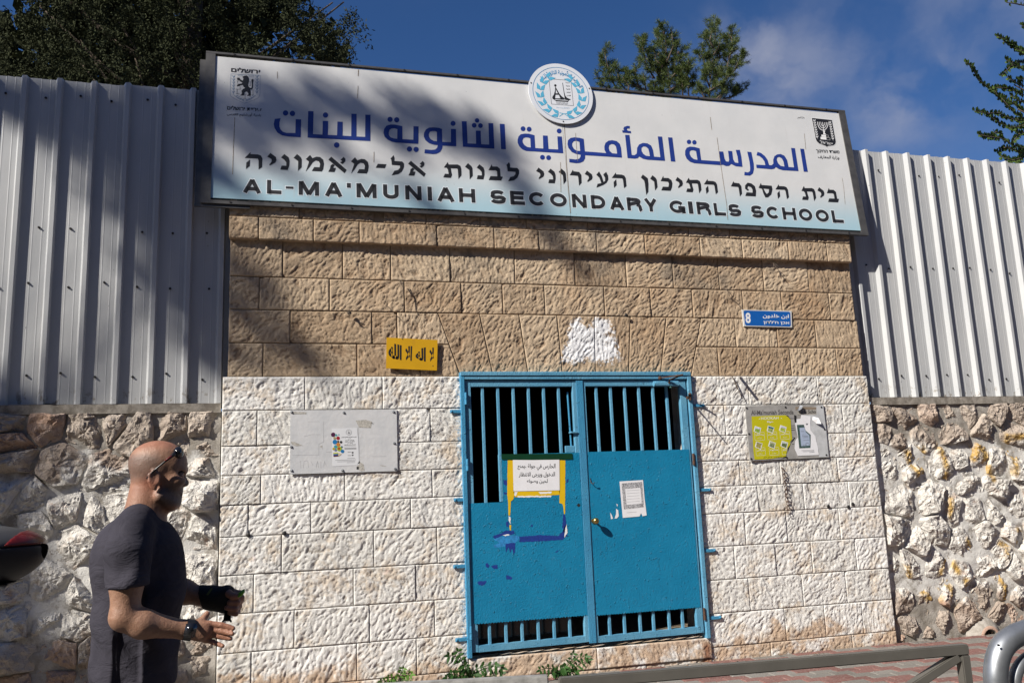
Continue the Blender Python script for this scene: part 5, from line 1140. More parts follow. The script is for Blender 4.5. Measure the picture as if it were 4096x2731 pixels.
for y,x0,x1 in ((785,1470,1550),(860,1500,1545),(895,1500,1640),(925,1510,1640),(990,1530,1660),(1055,1580,1655),(1095,1520,1560),(1090,1640,1680)): line_on(mb,cY,[(x0,y),(x1,y-4)],.0026,.0044,O=OY)
for y,x0,x1 in ((1225,1480,1780),(1250,1520,1780),(1270,1670,1790)): line_on(mb,cY,[(x0,y),(x1,y-8)],.0018,.0040,O=OY)
disc_on(mb,cY,(1588,1092),14,.0044,O=OY); mb.build('poster_print',plain('grey ink',(.12,.12,.14),.6),gb)
# yellow-green menu poster
yp=thing('menu_poster','yellow green menu poster with six small food pictures, pasted on the grey board','poster',OY(*cY(800,920)))
mb=MB(); poly_on(mb,cY,[(325,435),(700,420),(1110,405),(1180,450),(1235,515),(1250,760),(1270,960),(1220,1030),(1225,1090),(1170,1160),(1140,1270),(1125,1370),(700,1425),(395,1435),(370,1250)],.0022,O=OY); mb.build('poster_paper',plain('yellow green poster',(.50,.47,.012),.42,var=.03),yp)
mb=MB(); text_on(mb,"HOOKAH",[(545,450),(950,437),(952,500),(548,512)],cY,OY,.0027,.0); disc_on(mb,cY,(508,492),9,.0027,O=OY); disc_on(mb,cY,(1018,478),9,.0027,O=OY); text_on(mb,shape('هوكا'),[(688,538),(832,532),(832,586),(688,590)],cY,OY,.0027,.03)
def rr(x0,y0,x1,y1,sk):
    line_on(mb,cY,[(x0+12,y0),(x1-12,y0-sk),(x1,y0+12-sk),(x1+12,y1-12-sk),(x1,y1-sk),(x0+24,y1),(x0+12,y1-12),(x0,y0+12)],.0018,.0027,O=OY,closed=True)
BX=[(395,805,620,990),(690,795,908,975),(985,787,1205,968),(425,1165,640,1345),(735,1155,955,1335),(1028,1155,1150,1325)]
LB=('بطاطا مقلية','بطاطا شيبس','بطاطا ودجز','ستيكس','معكرونة','برجر')
for (a,b_,c,d),lb in zip(BX,LB):
    rr(a,b_,c,d,8); text_on(mb,shape(lb),[(a+25,b_+38),(c-15,b_+32),(c-12,b_+75),(a+28,b_+82)],cY,OY,.0027,.03); text_on(mb,'15 '+shape('شيكل'),[(a+70,b_+120),(c-60,b_+116),(c-58,b_+146),(a+72,b_+150)],cY,OY,.0027,.0)
for (x,y) in ((465,745),(770,735),(1055,725),(495,1105),(805,1090),(1090,1085)):
    poly_on(mb,cY,[(x-60,y-92),(x+86,y-42),(x+50,y+100),(x-92,y+35)],.0026,O=OY)
mb.build('poster_print',M_WHITEP,yp)
for i,(x,y) in enumerate(((465,745),(770,735),(1055,725),(495,1105),(805,1090),(1090,1085))):
    mb=MB(); poly_on(mb,cY,[(x-48,y-30),(x+60,y-10),(x+42,y+82),(x-72,y+30)],.0030,O=OY); mb.build('food_picture',plain('food print %d'%i,[(.22,.34,.05),(.30,.36,.12),(.34,.42,.06),(.33,.29,.08),(.16,.20,.10),(.10,.14,.05)][i],.5,var=.6,nscale=70),yp)
    mb=MB(); poly_on(mb,cY,[(x-52,y-78),(x+76,y-38),(x+62,y-5),(x-55,y-30)],.0030,O=OY); mb.build('food_picture',plain('picture top %d'%i,[(.55,.60,.68),(.05,.16,.22),(.55,.55,.62),(.30,.28,.12),(.40,.42,.25),(.50,.55,.50)][i],.5,var=.3,nscale=60),yp)
mb=MB(); text_on(mb,shape('شارع صلاح الدين - الطابق الاول'),[(598,1378),(1120,1352),(1122,1378),(600,1404)],cY,OY,.0027,.03); mb.build('poster_print',M_INK,yp)

# yellow plaque
yq=thing('yellow_plaque','yellow metal plaque with black Arabic calligraphy on the beige stones, above left of the gate','plaque',P(*c5(500,865),-.03))
OP=plane(-.004); mb=MB(); q=[OP(*c5(*p)) for p in ((330,755),(673,772),(668,977),(326,962))]; mb.prism([(p.x,p.z) for p in q],-.004,-.001); mb.build('plate',plain('yellow enamel',(.60,.33,.010),.42,var=.06,nscale=5,grime=((.4,.2,.02),.3)),yq)
mb=MB()
for wd,q in (('الله',[(342,788),(432,808),(430,908),(342,893)]),('الا',[(455,812),(503,812),(498,912),(455,908)]),('اله',[(523,838),(594,820),(592,918),(525,902)]),('لا',[(617,822),(650,822),(645,918),(619,916)])): text_on(mb,shape(wd),q,c5,OP,.0008,.045)
mb.build('lettering',M_INK,yq)
mb=MB(); p=OP(*c5(436,765)); mb.sphere(p,.004,8,5); p=OP(*c5(640,945)); mb.sphere(p,.004,8,5); mb.box(q[0][0]*0+P(*c5(420,860),0).x,P(*c5(440,860),0).x+.02,-.0008,.03,P(*c5(500,865),0).z-.01,P(*c5(500,865),0).z+.01); mb.build('fixing',M_SCREW,yq)
# street number sign
sq=thing('street_sign','blue street sign with white border and number 8 on the beige stones','street sign',P(*c6(628,628),-.02))
OS=plane(.008); Q4=[(458,568),(790,577),(794,688),(470,680)]
mb=MB(); q=[OS(*c6(*p)) for p in Q4]; mb.prism([(p.x,p.z) for p in q],OS(0,0).y,.02); mb.build('plate',plain('white enamel',(.62,.62,.60),.35,var=.04),sq)
mb=MB(); poly_on(mb,c6,[(474,574),(774,583),(781,590),(785,674),(777,682),(484,674),(478,667),(468,582)],.0008,O=OS); mb.build('blue_field',plain('blue enamel',(.010,.110,.42),.3,var=.05),sq)
mb=MB(); text_on(mb,'8',[(479,588),(514,589),(516,660),(482,659)],c6,OS,.0014,.03); text_on(mb,shape('ابن خلدون'),[(597,595),(772,600),(772,632),(597,628)],c6,OS,.0014,.025); text_on(mb,rtl("אבן ח'לדון"),[(600,640),(775,646),(777,672),(602,668)],c6,OS,.0014,.02); mb.build('lettering',M_WHITEP,sq)
# chain
ch=thing('hanging_chain','rusty loose chain hanging on the whitewashed stones below the grey board','chain',P(*c9(745,280),-.01))
a=P(*c9(728,135),-.012); b=P(*c9(766,428),-.012); n=11
for k in range(n):
    c0=a.lerp(b,(k+.5)/n)+Vector((.004*math.sin(k*1.7),0,0)); L=(a-b).length/n*.62; mb=MB(); ax=(1,0) if k%2 else (.25,.97)
    path=[c0+Vector((.011*math.cos(t)*ax[0],-.012-.010*math.cos(t)*ax[1]*(1 if k%2==0 else .1),L*math.sin(t))) for t in [i*math.pi/6 for i in range(13)]]
    mb.tube(path,.0032,6,False); mb.build('chain_link',M_RUST,ch,smooth=True)
mb=MB(); mb.tube([(a.x,.0,a.z+.02),(a.x,-.03,a.z+.01)],.005,6); mb.build('nail',M_RUST,ch)
# iron strap sticking out over the grey board
b0=P(*c6(443,1022),-.005); cdv=(CAM-b0).normalized(); st=MB(); e=b0+cdv*.13+Vector((.0,0,.0))
n_=Vector((.013,0,.003)); st.add([b0-n_,b0+n_,e+n_,e-n_,b0-n_+Vector((0,0,.004)),b0+n_+Vector((0,0,.004)),e+n_+Vector((0,0,.004)),e-n_+Vector((0,0,.004))],[(0,1,2,3),(7,6,5,4),(0,4,5,1),(1,5,6,2),(2,6,7,3),(3,7,4,0)])
tag(st.build('iron_strap',M_RUST),'short rusty iron strap sticking out of the joint above the grey notice board','iron strap')
# dry twigs hanging in joints
for fn,pts,lab in ((c6,[[(390,1015),(420,1075),(455,1160)],[(400,1030),(425,1100),(395,1140)],[(430,1100),(460,1165)]],'dry brown stalks hanging from the joint above the grey notice board'),(c6,[[(665,255),(690,290),(712,315)],[(680,262),(705,280)],[(672,258),(668,285)]],'dry twig caught under the stone ledge, right below the sign end'),(c6,[[(340,428),(370,450),(395,480)],[(335,432),(350,440)],[(355,430),(380,440)]],'tiny dry twig in a joint up left of the street sign'),(c5,[[(415,368),(440,420),(445,500)],[(330,540),(365,575)],[(430,372),(448,430)]],'thin dry creeper stalks in the beige joints, above the yellow plaque'),(c5,[[(60,580),(85,600),(100,590)],[(75,575),(70,600)],[(70,590),(95,580)]],'small tangle of dry wire left of the yellow plaque')):
    mb=MB()
    for pl in pts: mb.tube([P(*fn(x,y),-.02-.01*i) for i,(x,y) in enumerate(pl)],[.004]*(len(pl)-1)+[.002],5)
    tag(mb.build('dry_twig',M_BARK),lab,'twig')

# ================================================================== street furniture
br=thing('street_barrier','olive grey tubular barrier with diagonal brace in the foreground at the lower right','barrier',(2.6,-3.9,GZ))
A=Vector((.985,-3.79,.8)); B=Vector((2.665,-3.9,.8)); w=.040
def beam(mb,a,b,up=Vector((0,0,1)),w=.04,h=.04):
    d=(b-a).normalized(); s=d.cross(up).normalized()*w/2; t=s.cross(d).normalized()*h/2
    bm=bmesh.new(); vs=[bm.verts.new(p) for p in (a-s-t,a+s-t,a+s+t,a-s+t,b-s-t,b+s-t,b+s+t,b-s+t)]
    for f in ((0,1,2,3),(7,6,5,4),(0,4,5,1),(1,5,6,2),(2,6,7,3),(3,7,4,0)): bm.faces.new([vs[i] for i in f])
    bmesh.ops.recalc_face_normals(bm,faces=bm.faces[:])
    bmesh.ops.bevel(bm,geom=bm.edges[:],offset=.004,segments=2,affect='EDGES'); bm.verts.index_update()
    mb.add([v.co[:] for v in bm.verts],[[v.index for v in f.verts] for f in bm.faces]); bm.free()
mb=MB(); beam(mb,A+Vector((0,0,-.02)),B+Vector((0,0,-.02))); mb.build('top_rail',M_RAIL,br,smooth=True,angle=35)
mb=MB(); beam(mb,B+Vector((-.020,0,-.0402)),Vector((B.x-.020,B.y,GZ)),Vector((0,1,0))); mb.build('post',M_RAIL,br,smooth=True,angle=35)
mb=MB(); beam(mb,A+Vector((.020,0,-.0402)),Vector((A.x+.020,A.y,GZ)),Vector((0,1,0))); mb.build('post',M_RAIL,br,smooth=True,angle=35)
pa_=P(*c9(1905,1385),-3.9); pb_=P(*c9(1600,1585),-3.86); dd=(pb_-pa_).normalized(); pc_=pa_+dd*.95
mb=MB(); beam(mb,pa_,pc_,Vector((0,1,0)),.036,.036); mb.build('brace',M_RAIL,br,smooth=True,angle=35)
mb=MB(); beam(mb,A+Vector((.04,0,-.5)),B+Vector((-.04,0,-.5))); mb.build('lower_rail',M_RAIL,br,smooth=True,angle=35)
b2=thing('street_barrier','pale grey paint-splashed barrier rail at the bottom edge, left of the olive barrier','barrier',(.5,-3.7,GZ))
C=Vector((.945,-3.785,.812)); Dd=Vector((-.9,-3.40,.812))
M_RAILP=plain('chalky grey tube',(.26,.255,.245),.7,.05,var=.3,nscale=18,bump=.3,bscale=50)
mb=MB(); beam(mb,Dd+Vector((0,0,-.02)),C+Vector((0,0,-.02))); mb.build('top_rail',M_RAILP,b2,smooth=True,angle=35)
for q in (C,Dd): mb=MB(); beam(mb,q+Vector((-.02 if q is C else .02,0,-.0402)),Vector((q.x+(-.02 if q is C else .02),q.y,GZ)),Vector((0,1,0))); mb.build('post',M_RAILP,b2,smooth=True,angle=35)
hp_=thing('hoop_barrier','thick galvanised steel hoop with inner hoop at the bottom right corner','hoop barrier',(2.4,-4.9,GZ))
cZ=crop(3100,2250,2.361); YH=-4.9
def hpath(pts,y): return [P(*cZ(*q),y) for q in pts]
o=hpath([(2082,1136),(2085,1010),(2100,900),(2140,800),(2200,730),(2280,680),(2352,655)],YH)
top=o[-1]; out=[Vector((o[0].x,YH,GZ))]+o; out=out+[Vector((top.x+.06,YH,top.z+.012)),Vector((top.x+.75,YH,top.z+.012)),Vector((top.x+.90,YH,top.z-.05)),Vector((top.x+.95,YH,top.z-.18)),Vector((top.x+.95,YH,GZ))]
def smoothp(pts,it=2):
    for _ in range(it):
        q=[pts[0]]
        for a,b in zip(pts[:-1],pts[1:]): q+=[a.lerp(b,.25),a.lerp(b,.75)]
        pts=q+[pts[-1]]
    return pts
mb=MB(); mb.tube(smoothp(out),.0305,20); mb.build('outer_tube',M_GALV,hp_,smooth=True,angle=60)
i_=hpath([(2260,1136),(2270,1060),(2300,985),(2352,920)],YH); top=i_[-1]
inn=[Vector((i_[0].x,YH,GZ))]+i_+[Vector((top.x+.05,YH,top.z+.02)),Vector((top.x+.55,YH,top.z+.02)),Vector((top.x+.65,YH,top.z-.06)),Vector((top.x+.67,YH,GZ))]
mb=MB(); mb.tube(smoothp(inn),.0165,16); mb.build('inner_tube',M_GALV,hp_,smooth=True,angle=60)
p=P(*cZ(2117,778),YH-.031); mb=MB(); mb.cyl((p.x,p.y+.004,p.z),.003,(0,-1,0),.004,8); mb.build('drill_hole',M_SCREW,hp_)
# ================================================================== plants
def leaf_mat(name,ca,cb,transl=.3,rough=.55):
    m,g=newmat(name); p=g.pos(); n=g.noise(p,17,3,.6); n2=g.noise(p,1.9,3,.6)
    c=g.mix(g.ramp(n,.3,.7),ca,cb); c=g.mix(g.math('MULTIPLY',g.ramp(n2,.5,.7),.35),c,tuple(x*.6 for x in ca)); return finish(m,g,c,rough,None,spec=.35 if rough<.6 else .08,transl=transl)
M_WEED=leaf_mat('weed leaf',(.030,.085,.018),(.055,.14,.030)); M_WEEDL=leaf_mat('light weed leaf',(.09,.20,.025),(.13,.26,.04))
M_CYP=leaf_mat('cypress foliage',(.022,.027,.014),(.055,.062,.030),.05,.85); M_PINE=leaf_mat('pine needles',(.055,.085,.018),(.105,.135,.035),.2); M_TWIGL=leaf_mat('round leaves',(.050,.085,.022),(.10,.155,.04),.25,.6)
M_CONE=plain('dark pine cones',(.045,.028,.018),.9)
def leaflet(mb,base,d,nrm,L,w,droop=.25):
    s=d.cross(nrm).normalized(); a=base; pts=[]
    m1=base+d*L*.35-Vector((0,0,droop*L*.08)); m2=base+d*L*.7-Vector((0,0,droop*L*.3)); tip=base+d*L-Vector((0,0,droop*L*.6))
    up=nrm*w*.18
    mb.add([base,m1-s*w*.5,m1+up*0,m1+s*w*.5,m2-s*w*.36,m2,m2+s*w*.36,tip],[(0,1,2),(0,2,3),(1,4,5,2),(2,5,6,3),(4,7,5),(5,7,6)])
def frond(mbl,mbs,path,nl,L,w,r):
    P_=[Vector(p) for p in path]; mbs.tube(P_,[.0035]*(len(P_)-1)+[.0015],5)
    for k in range(nl):
        t=(k+1)/nl*(len(P_)-1); i=min(int(t),len(P_)-2); b=P_[i].lerp(P_[i+1],t-i); d=(P_[i+1]-P_[i]).normalized()
        side=d.cross(Vector((0,-1,.3))).normalized(); sc=1-.25*abs(2*(k/nl)-.9)
        for s in (-1,1):
            dd=(side*s+d*.45+Vector((r.uniform(-.15,.15),r.uniform(-.3,.0),r.uniform(-.15,.15)))).normalized(); leaflet(mbl,b,dd,Vector((r.uniform(-.3,.3),-1,.6)).normalized(),L*sc*r.uniform(.85,1.1),w,.5)
    leaflet(mbl,P_[-1],(P_[-1]-P_[-2]).normalized(),Vector((0,-1,.5)).normalized(),L,w)
def weed(label,fn,base,stems,mat,nl,L,w,seed):
    r=random.Random(seed); b=P(*fn(*base),-.03); b.z=GZ; t=thing('wall_weed',label,'weed',b); ml,ms=MB(),MB()
    for st in stems:
        n=len(st); pts=[b+Vector((r.uniform(-.01,.01),0,0))]+[P(*fn(*q),-.03-.035*(i+1)) for i,q in enumerate(st)]; frond(ml,ms,pts,nl,L,w,r)
    ml.build('foliage',mat,t); ms.build('stem',M_WEED,t)
cN=crop(1400,2500,2.138)
weed('bright green weed with narrow leaves, leftmost at the foot of the wall',cN,(400,520),[[(395,470),(380,450),(330,445)],[(420,440),(440,400),(450,370)],[(440,430),(480,410),(520,415)],[(380,480),(320,470),(270,475)],[(440,470),(490,470),(510,490)],[(400,480),(340,500),(280,505)]],M_WEEDL,5,.05,.018,1)
weed('tall dark green weed with drooping leaflets at the left foot of the gate',cN,(1010,560),[[(960,420),(970,340),(945,280),(925,225)],[(1000,400),(980,330),(900,262),(850,258)],[(1020,430),(1080,370),(1160,345),(1240,340)],[(1040,440),(1120,380),(1220,350),(1290,360)],[(970,440),(920,420),(870,415)],[(940,460),(880,450),(830,450)],[(1000,440),(1050,420),(1100,440)],[(1060,460),(1150,440),(1220,430),(1280,410)],[(960,470),(900,480),(840,490)],[(1020,450),(990,400),(985,350)]],M_WEED,6,.062,.024,2)
weed('dark green fern-like weed under the middle of the gate',cN,(1820,520),[[(1790,390),(1740,370),(1680,365),(1630,380)],[(1830,400),(1850,350),(1890,310),(1905,245)],[(1860,400),(1890,330),(1950,270),(2010,265)],[(1850,410),(1910,380),(1960,330),(2030,300)],[(1810,410),(1800,370),(1830,360)],[(1790,420),(1760,400),(1740,390)],[(1880,420),(1920,400),(1940,390)]],M_WEED,6,.058,.021,3)

# ================================================================== trees
def inside(poly,x,y):
    c=False;n=len(poly);j=n-1
    for i in range(n):
        if (poly[i][1]>y)!=(poly[j][1]>y) and x<(poly[j][0]-poly[i][0])*(y-poly[i][1])/(poly[j][1]-poly[i][1])+poly[i][0]: c=not c
        j=i
    return c
def tufts(pos,r_np,n_leaf,spread,L,w,up=.3):
    """numpy: for each centre, n_leaf thin rhombs"""
    N=len(pos)*n_leaf; c=np.repeat(pos,n_leaf,axis=0)+r_np.normal(0,spread,(N,3)); d=r_np.normal(0,1,(N,3)); d[:,2]+=up; d/=np.linalg.norm(d,axis=1)[:,None]
    s=np.cross(d,r_np.normal(0,1,(N,3))); s/=np.linalg.norm(s,axis=1)[:,None]; l=L*r_np.uniform(.6,1.3,(N,1)); ww=w*r_np.uniform(.6,1.3,(N,1))
    v=np.stack([c,c+d*l*.5+s*ww,c+d*l,c+d*l*.5-s*ww],axis=1).reshape(-1,3); return v
def quads(name,v,mat,parent):
    base=Vector((0,0,0)); q=parent
    while q is not None: base+=q.location; q=q.parent
    n=len(v)//4; me=bpy.data.meshes.new(name); me.vertices.add(len(v)); me.vertices.foreach_set('co',(v-np.array(base)).astype(np.float32).ravel())
    me.loops.add(n*4); me.loops.foreach_set('vertex_index',np.arange(n*4,dtype=np.int32)); me.polygons.add(n); me.polygons.foreach_set('loop_start',np.arange(n,dtype=np.int32)*4); me.update(calc_edges=True); me.materials.append(mat)
    o=bpy.data.objects.new(name,me); COL.objects.link(o); o.parent=parent; return o
nr=np.random.default_rng(3)
# cypress behind the left fence
YT=5.2
poly=[c1(*q) for q in ((-900,-900),(2300,-900),(2085,-40),(2080,70),(1985,85),(2010,125),(2130,190),(2190,170),(2270,150),(2345,175))]
poly+=[c2(*q) for q in ((60,150),(130,165),(140,215),(80,235),(150,300),(115,345),(70,390),(15,420),(-40,440))]+[c1(2250,440),c1(2160,420),c1(2000,560),c1(1300,900),c1(-900,900),c1(-700,100),c1(0,140),c1(45,155),c1(90,215),c1(170,140),c1(232,185),c1(255,90),c1(330,100),c1(372,60),c1(350,20),c1(310,50),c1(250,15),c1(190,60),c1(140,20),c1(100,-200)]
bz=P(700,-400,YT); cyp=thing('cypress_tree','huge dark dense cypress rising behind the left corrugated fence','tree',(P(760,300,YT).x,YT,1.9))
pos=[]; r=random.Random(11)
nsp=0
while nsp<620:
    u=r.uniform(-500,1480); v=r.uniform(-520,560)
    if not inside(poly,u,v): continue
    nsp+=1; yc=YT+r.gauss(-.1,.7); c=P(u,v,yc); L=r.uniform(.16,.34); ax=Vector((r.uniform(-.5,.5),r.uniform(-.4,.2),r.uniform(.5,1.))).normalized(); w_=r.uniform(.07,.12)
    for k in range(13):
        t=r.uniform(-1,1); q=c+ax*L*t+Vector((r.gauss(0,1),r.gauss(0,1),r.gauss(0,1)))*w_*(1.05-.6*max(t,0)); pos.append(tuple(q))
pos=np.array(pos); v1=tufts(pos,nr,17,.034,.05,.0095,.35)
quads('crown',v1,M_CYP,cyp)
core=[]; 
while len(core)<900:
    u=r.uniform(-450,1400); v=r.uniform(-480,560)
    if inside(poly,u,v) and inside(poly,u+40,v) and inside(poly,u-40,v) and inside(poly,u,v-35) and inside(poly,u,v+20) and not(980<u<1240 and v>120 and r.random()<.8): core.append(tuple(P(u,v,YT+1.2+r.uniform(0,.8))))
v2=tufts(np.array(core),nr,7,.13,.34,.11,.2); quads('inner_crown',v2,M_CYP,cyp)
mb=MB(); tx=P(760,300,YT+1).x; mb.tube([(tx,YT+1,1.5),(tx+.1,YT+1,4),(tx,YT+1.1,8.5),(tx+.1,YT+1,12)],[.28,.24,.16,.05],10)
for k in range(26):
    z=4+r.uniform(0,4.5); a=r.uniform(-.3,3.4); L=r.uniform(1.2,2.6); mb.tube([(tx,YT+1,z),(tx+L*.5*math.cos(a),YT+1-L*.3*abs(math.sin(a)),z+L*.25),(tx+L*math.cos(a),YT+1-L*.5*abs(math.sin(a)),z+L*.7)],[.05,.03,.012],5)
mb.build('trunk',M_BARK,cyp,smooth=True)
# pines behind the sign
cP=crop(2300,60,3.136)
def pine(label,sticks,Y,seed,nd=1.0):
    r=random.Random(seed); base=P(*cP(*sticks[0][0]),Y); t=thing('pine_tree',label,'tree',(base.x,Y,2.0)); mb=MB(); tuft=[];dirs=[]
    mb.tube([(base.x,Y,1.6),(base.x,Y,base.z)],[.16,.08],8)
    cones=MB()
    for st in sticks:
        yy=Y+r.uniform(-.5,.5); pts=[P(*cP(*q),yy) for q in st]; n=len(pts); mb.tube(pts,[.016*(1-i/n)+.005 for i in range(n)],5)
        for a,b in zip(pts[:-1],pts[1:]):
            L=(b-a).length; k=max(1,int(L/.10*nd))
            for i in range(k):
                c=a.lerp(b,(i+r.random())/k)
                # side shoots
                for _ in range(2):
                    d=Vector((r.gauss(0,1),r.gauss(0,.8),abs(r.gauss(.55,.5)))).normalized(); SL_=r.uniform(.10,.26); e=c+d*SL_
                    mb.tube([c,e],[.0032,.002],4,False)
                    for s in range(5): q=c.lerp(e,.3+.7*(s+1)/5); tuft.append(tuple(q)); dirs.append(tuple(d))
                if r.random()<.05: cones.sphere(c+Vector((r.uniform(-.06,.06),-.05,-.05)),.035,7,6,(.8,.8,1.25))
        e=pts[-1]; d=(pts[-1]-pts[-2]).normalized()
        for s in range(7): q=e-d*.03*s; tuft.append(tuple(q)); dirs.append(tuple(d))
    T=np.array(tuft);D=np.array(dirs); k=15; N=len(T)*k; c=np.repeat(T,k,axis=0)+nr.normal(0,.006,(N,3)); d=np.repeat(D,k,axis=0)*.75+nr.normal(0,.62,(N,3)); d/=np.linalg.norm(d,axis=1)[:,None]
    s=np.cross(d,nr.normal(0,1,(N,3))); s/=np.linalg.norm(s,axis=1)[:,None]; l=nr.uniform(.07,.13,(N,1)); w=.0042
    v=np.stack([c,c+d*l*.5+s*w,c+d*l,c+d*l*.5-s*w],axis=1).reshape(-1,3); quads('needles',v,M_PINE,t); mb.build('trunk',M_BARK,t,smooth=True); cones.build('cone',M_CONE,t,smooth=True)
pine('bushy green pine top behind the sign, nearest to the round emblem',[[(1200,1250),(1190,900),(1150,600),(1140,350),(1085,130)],[(1150,600),(1230,400),(1210,190)],[(1140,420),(1040,330),(1040,200)],[(1190,900),(1000,700),(870,500),(800,290)],[(1000,800),(900,650),(850,420),(850,310)],[(1180,850),(1320,650),(1340,430)],[(1190,950),(1400,800),(1430,560)],[(1300,900),(1470,850),(1490,740)],[(1190,1000),(900,950),(700,860),(620,690)],[(800,920),(760,760),(745,640)],[(700,1000),(560,860),(510,620)],[(560,1000),(450,800),(400,600),(365,440)],[(450,800),(330,800),(270,790)],[(430,700),(330,570)],[(520,1000),(380,900),(290,860)],[(900,1050),(880,850),(860,740)],[(1150,700),(1010,560),(1000,420)],[(1150,620),(1270,540),(1270,400)],[(1020,1020),(1000,850)],[(1100,1050),(1120,850),(1080,700)],[(1350,1050),(1350,900),(1330,700)],[(1430,1050),(1420,930),(1400,640)],[(1180,520),(1100,420),(1100,250)],[(650,1000),(680,900),(600,780)],[(1150,760),(960,640),(930,520)],[(1200,800),(1290,700),(1210,560)]],9.5,21,1.15)
pine('slender open pine with cones behind the sign, further from the round emblem',[[(1680,1250),(1690,900),(1720,600),(1750,350),(1780,60)],[(1740,420),(1690,330),(1720,180)],[(1700,800),(1630,620),(1590,500),(1600,400)],[(1600,520),(1570,560),(1560,500)],[(1740,500),(1800,420),(1820,310)],[(1700,700),(1780,560),(1800,450)],[(1690,950),(1850,850),(1980,720),(2090,520)],[(1900,800),(1920,600),(1970,420),(1960,190)],[(1950,480),(1900,330),(1890,290)],[(1960,300),(1920,240)],[(1940,500),(2030,420)],[(1920,620),(1860,540)],[(1980,720),(2060,620),(2110,520)],[(1700,420),(1640,310),(1635,220)],[(1690,900),(1620,750),(1600,700)],[(1690,1000),(1580,960),(1530,920)],[(1780,1050),(1900,940),(2020,900)],[(1850,1060),(2000,1020),(2100,950)],[(1950,1040),(2030,960),(2035,880)],[(1720,900),(1780,800),(1800,700)],[(1650,1080),(1600,1000),(1570,900)],[(1800,1080),(1860,980),(1880,880)],[(1720,650),(1680,560)],[(1760,760),(1840,700)]],8.8,22,1.1)
# leafy branches at the right edge
ct=thing('leafy_tree','tree branches with small round leaves reaching in from the right edge above the fence','tree',(P(4300,400,1.6).x,1.6,2)); mbt=MB(); r=random.Random(5); LV=[]
def twig(pts,n,Y=1.6):
    q=[P(*c3(*p),Y+.05*i) for i,p in enumerate(pts)]; mbt.tube(q,[.004]+[.009]*(len(q)-1),5); tot=sum((b-a).length for a,b in zip(q[:-1],q[1:]))
    for a,b in zip(q[:-1],q[1:]):
        k=max(2,int((b-a).length/.021*n))
        for i in range(k):
            c=a.lerp(b,(i+r.random()*.5)/k); s=1 if i%2 else -1; ax=(b-a).normalized(); sd=ax.cross(Vector((0,-1,0))).normalized()*s
            d=(sd*.8-ax*.5+Vector((r.uniform(-.3,.3),r.uniform(-.7,.1),r.uniform(-.2,.3)))).normalized(); LV.append((c,d))
TW=[[(2165,245),(2230,265),(2290,310),(2352,345),(2500,380)],[(2215,280),(2290,330),(2352,370)],[(1962,420),(2000,450),(2050,540),(2110,590),(2200,650),(2290,700),(2352,750),(2500,800)],[(2022,745),(2100,765),(2180,760),(2260,800),(2352,810),(2500,850)],[(2100,770),(2180,820),(2270,870),(2352,900)],[(2045,905),(2110,920),(2200,930),(2290,980),(2352,1000),(2480,1040)],[(2110,930),(2160,890),(2210,900)],[(2170,1020),(2230,990),(2300,1010),(2352,1040)],[(2195,1050),(2270,1080),(2352,1060)],[(2240,1100),(2300,1120),(2352,1110)],[(2200,510),(2260,450),(2310,420),(2400,410)],[(2230,400),(2290,440),(2352,470)],[(2240,520),(2300,560),(2352,580)],[(2120,600),(2190,590),(2260,600),(2352,640)],[(2200,660),(2270,740),(2352,800)],[(2150,600),(2180,660),(2260,720)],[(2260,640),(2320,680),(2400,700)],[(2280,950),(2320,900),(2380,880)],[(2300,1090),(2350,1030),(2400,990)],[(2335,170),(2380,200),(2450,260)],[(2230,18),(2290,25),(2352,38),(2460,60)],[(2300,330),(2400,360)],[(2310,540),(2400,520)],[(2250,860),(2330,850),(2400,820)]]
for i,t_ in enumerate(TW): twig(t_,.3 if i==20 else 1.5,1.6+.08*math.sin(i*2.1))
for _ in range(120):
    u=r.uniform(2352,3100); v=r.uniform(-300,1300); twig([(u,v),(u+60,v+40),(u+120,v+60)],1.,1.7+r.uniform(-.3,.6))
lm=MB()
for c,d in LV:
    L=r.uniform(.046,.068); s=d.cross(Vector((r.uniform(-.5,.5),-1,r.uniform(-.4,.6)))).normalized(); up=d.cross(s)*.15*L
    lm.add([c,c+d*L*.3+s*L*.36+up,c+d*L*.7+s*L*.34+up,c+d*L,c+d*L*.7-s*L*.34+up,c+d*L*.3-s*L*.36+up],[(0,1,2,3),(0,3,4,5)])
lm.build('foliage',M_TWIGL,ct)
tp=[P(*c3(q,1200),1.9) for q in (2700,)][0]; mbt.tube([(tp.x,2.0,1.5),(tp.x-.1,1.9,4.5),(tp.x+.1,1.8,7)],[.10,.07,.02],8)
for k in range(10): z=3.5+k*.35; mbt.tube([(tp.x,1.9,z),(tp.x-.6,1.75,z+.25),(tp.x-1.1,1.65,z+.35)],[.03,.018,.008],5)
mbt.build('trunk',M_BARK,ct,smooth=True)

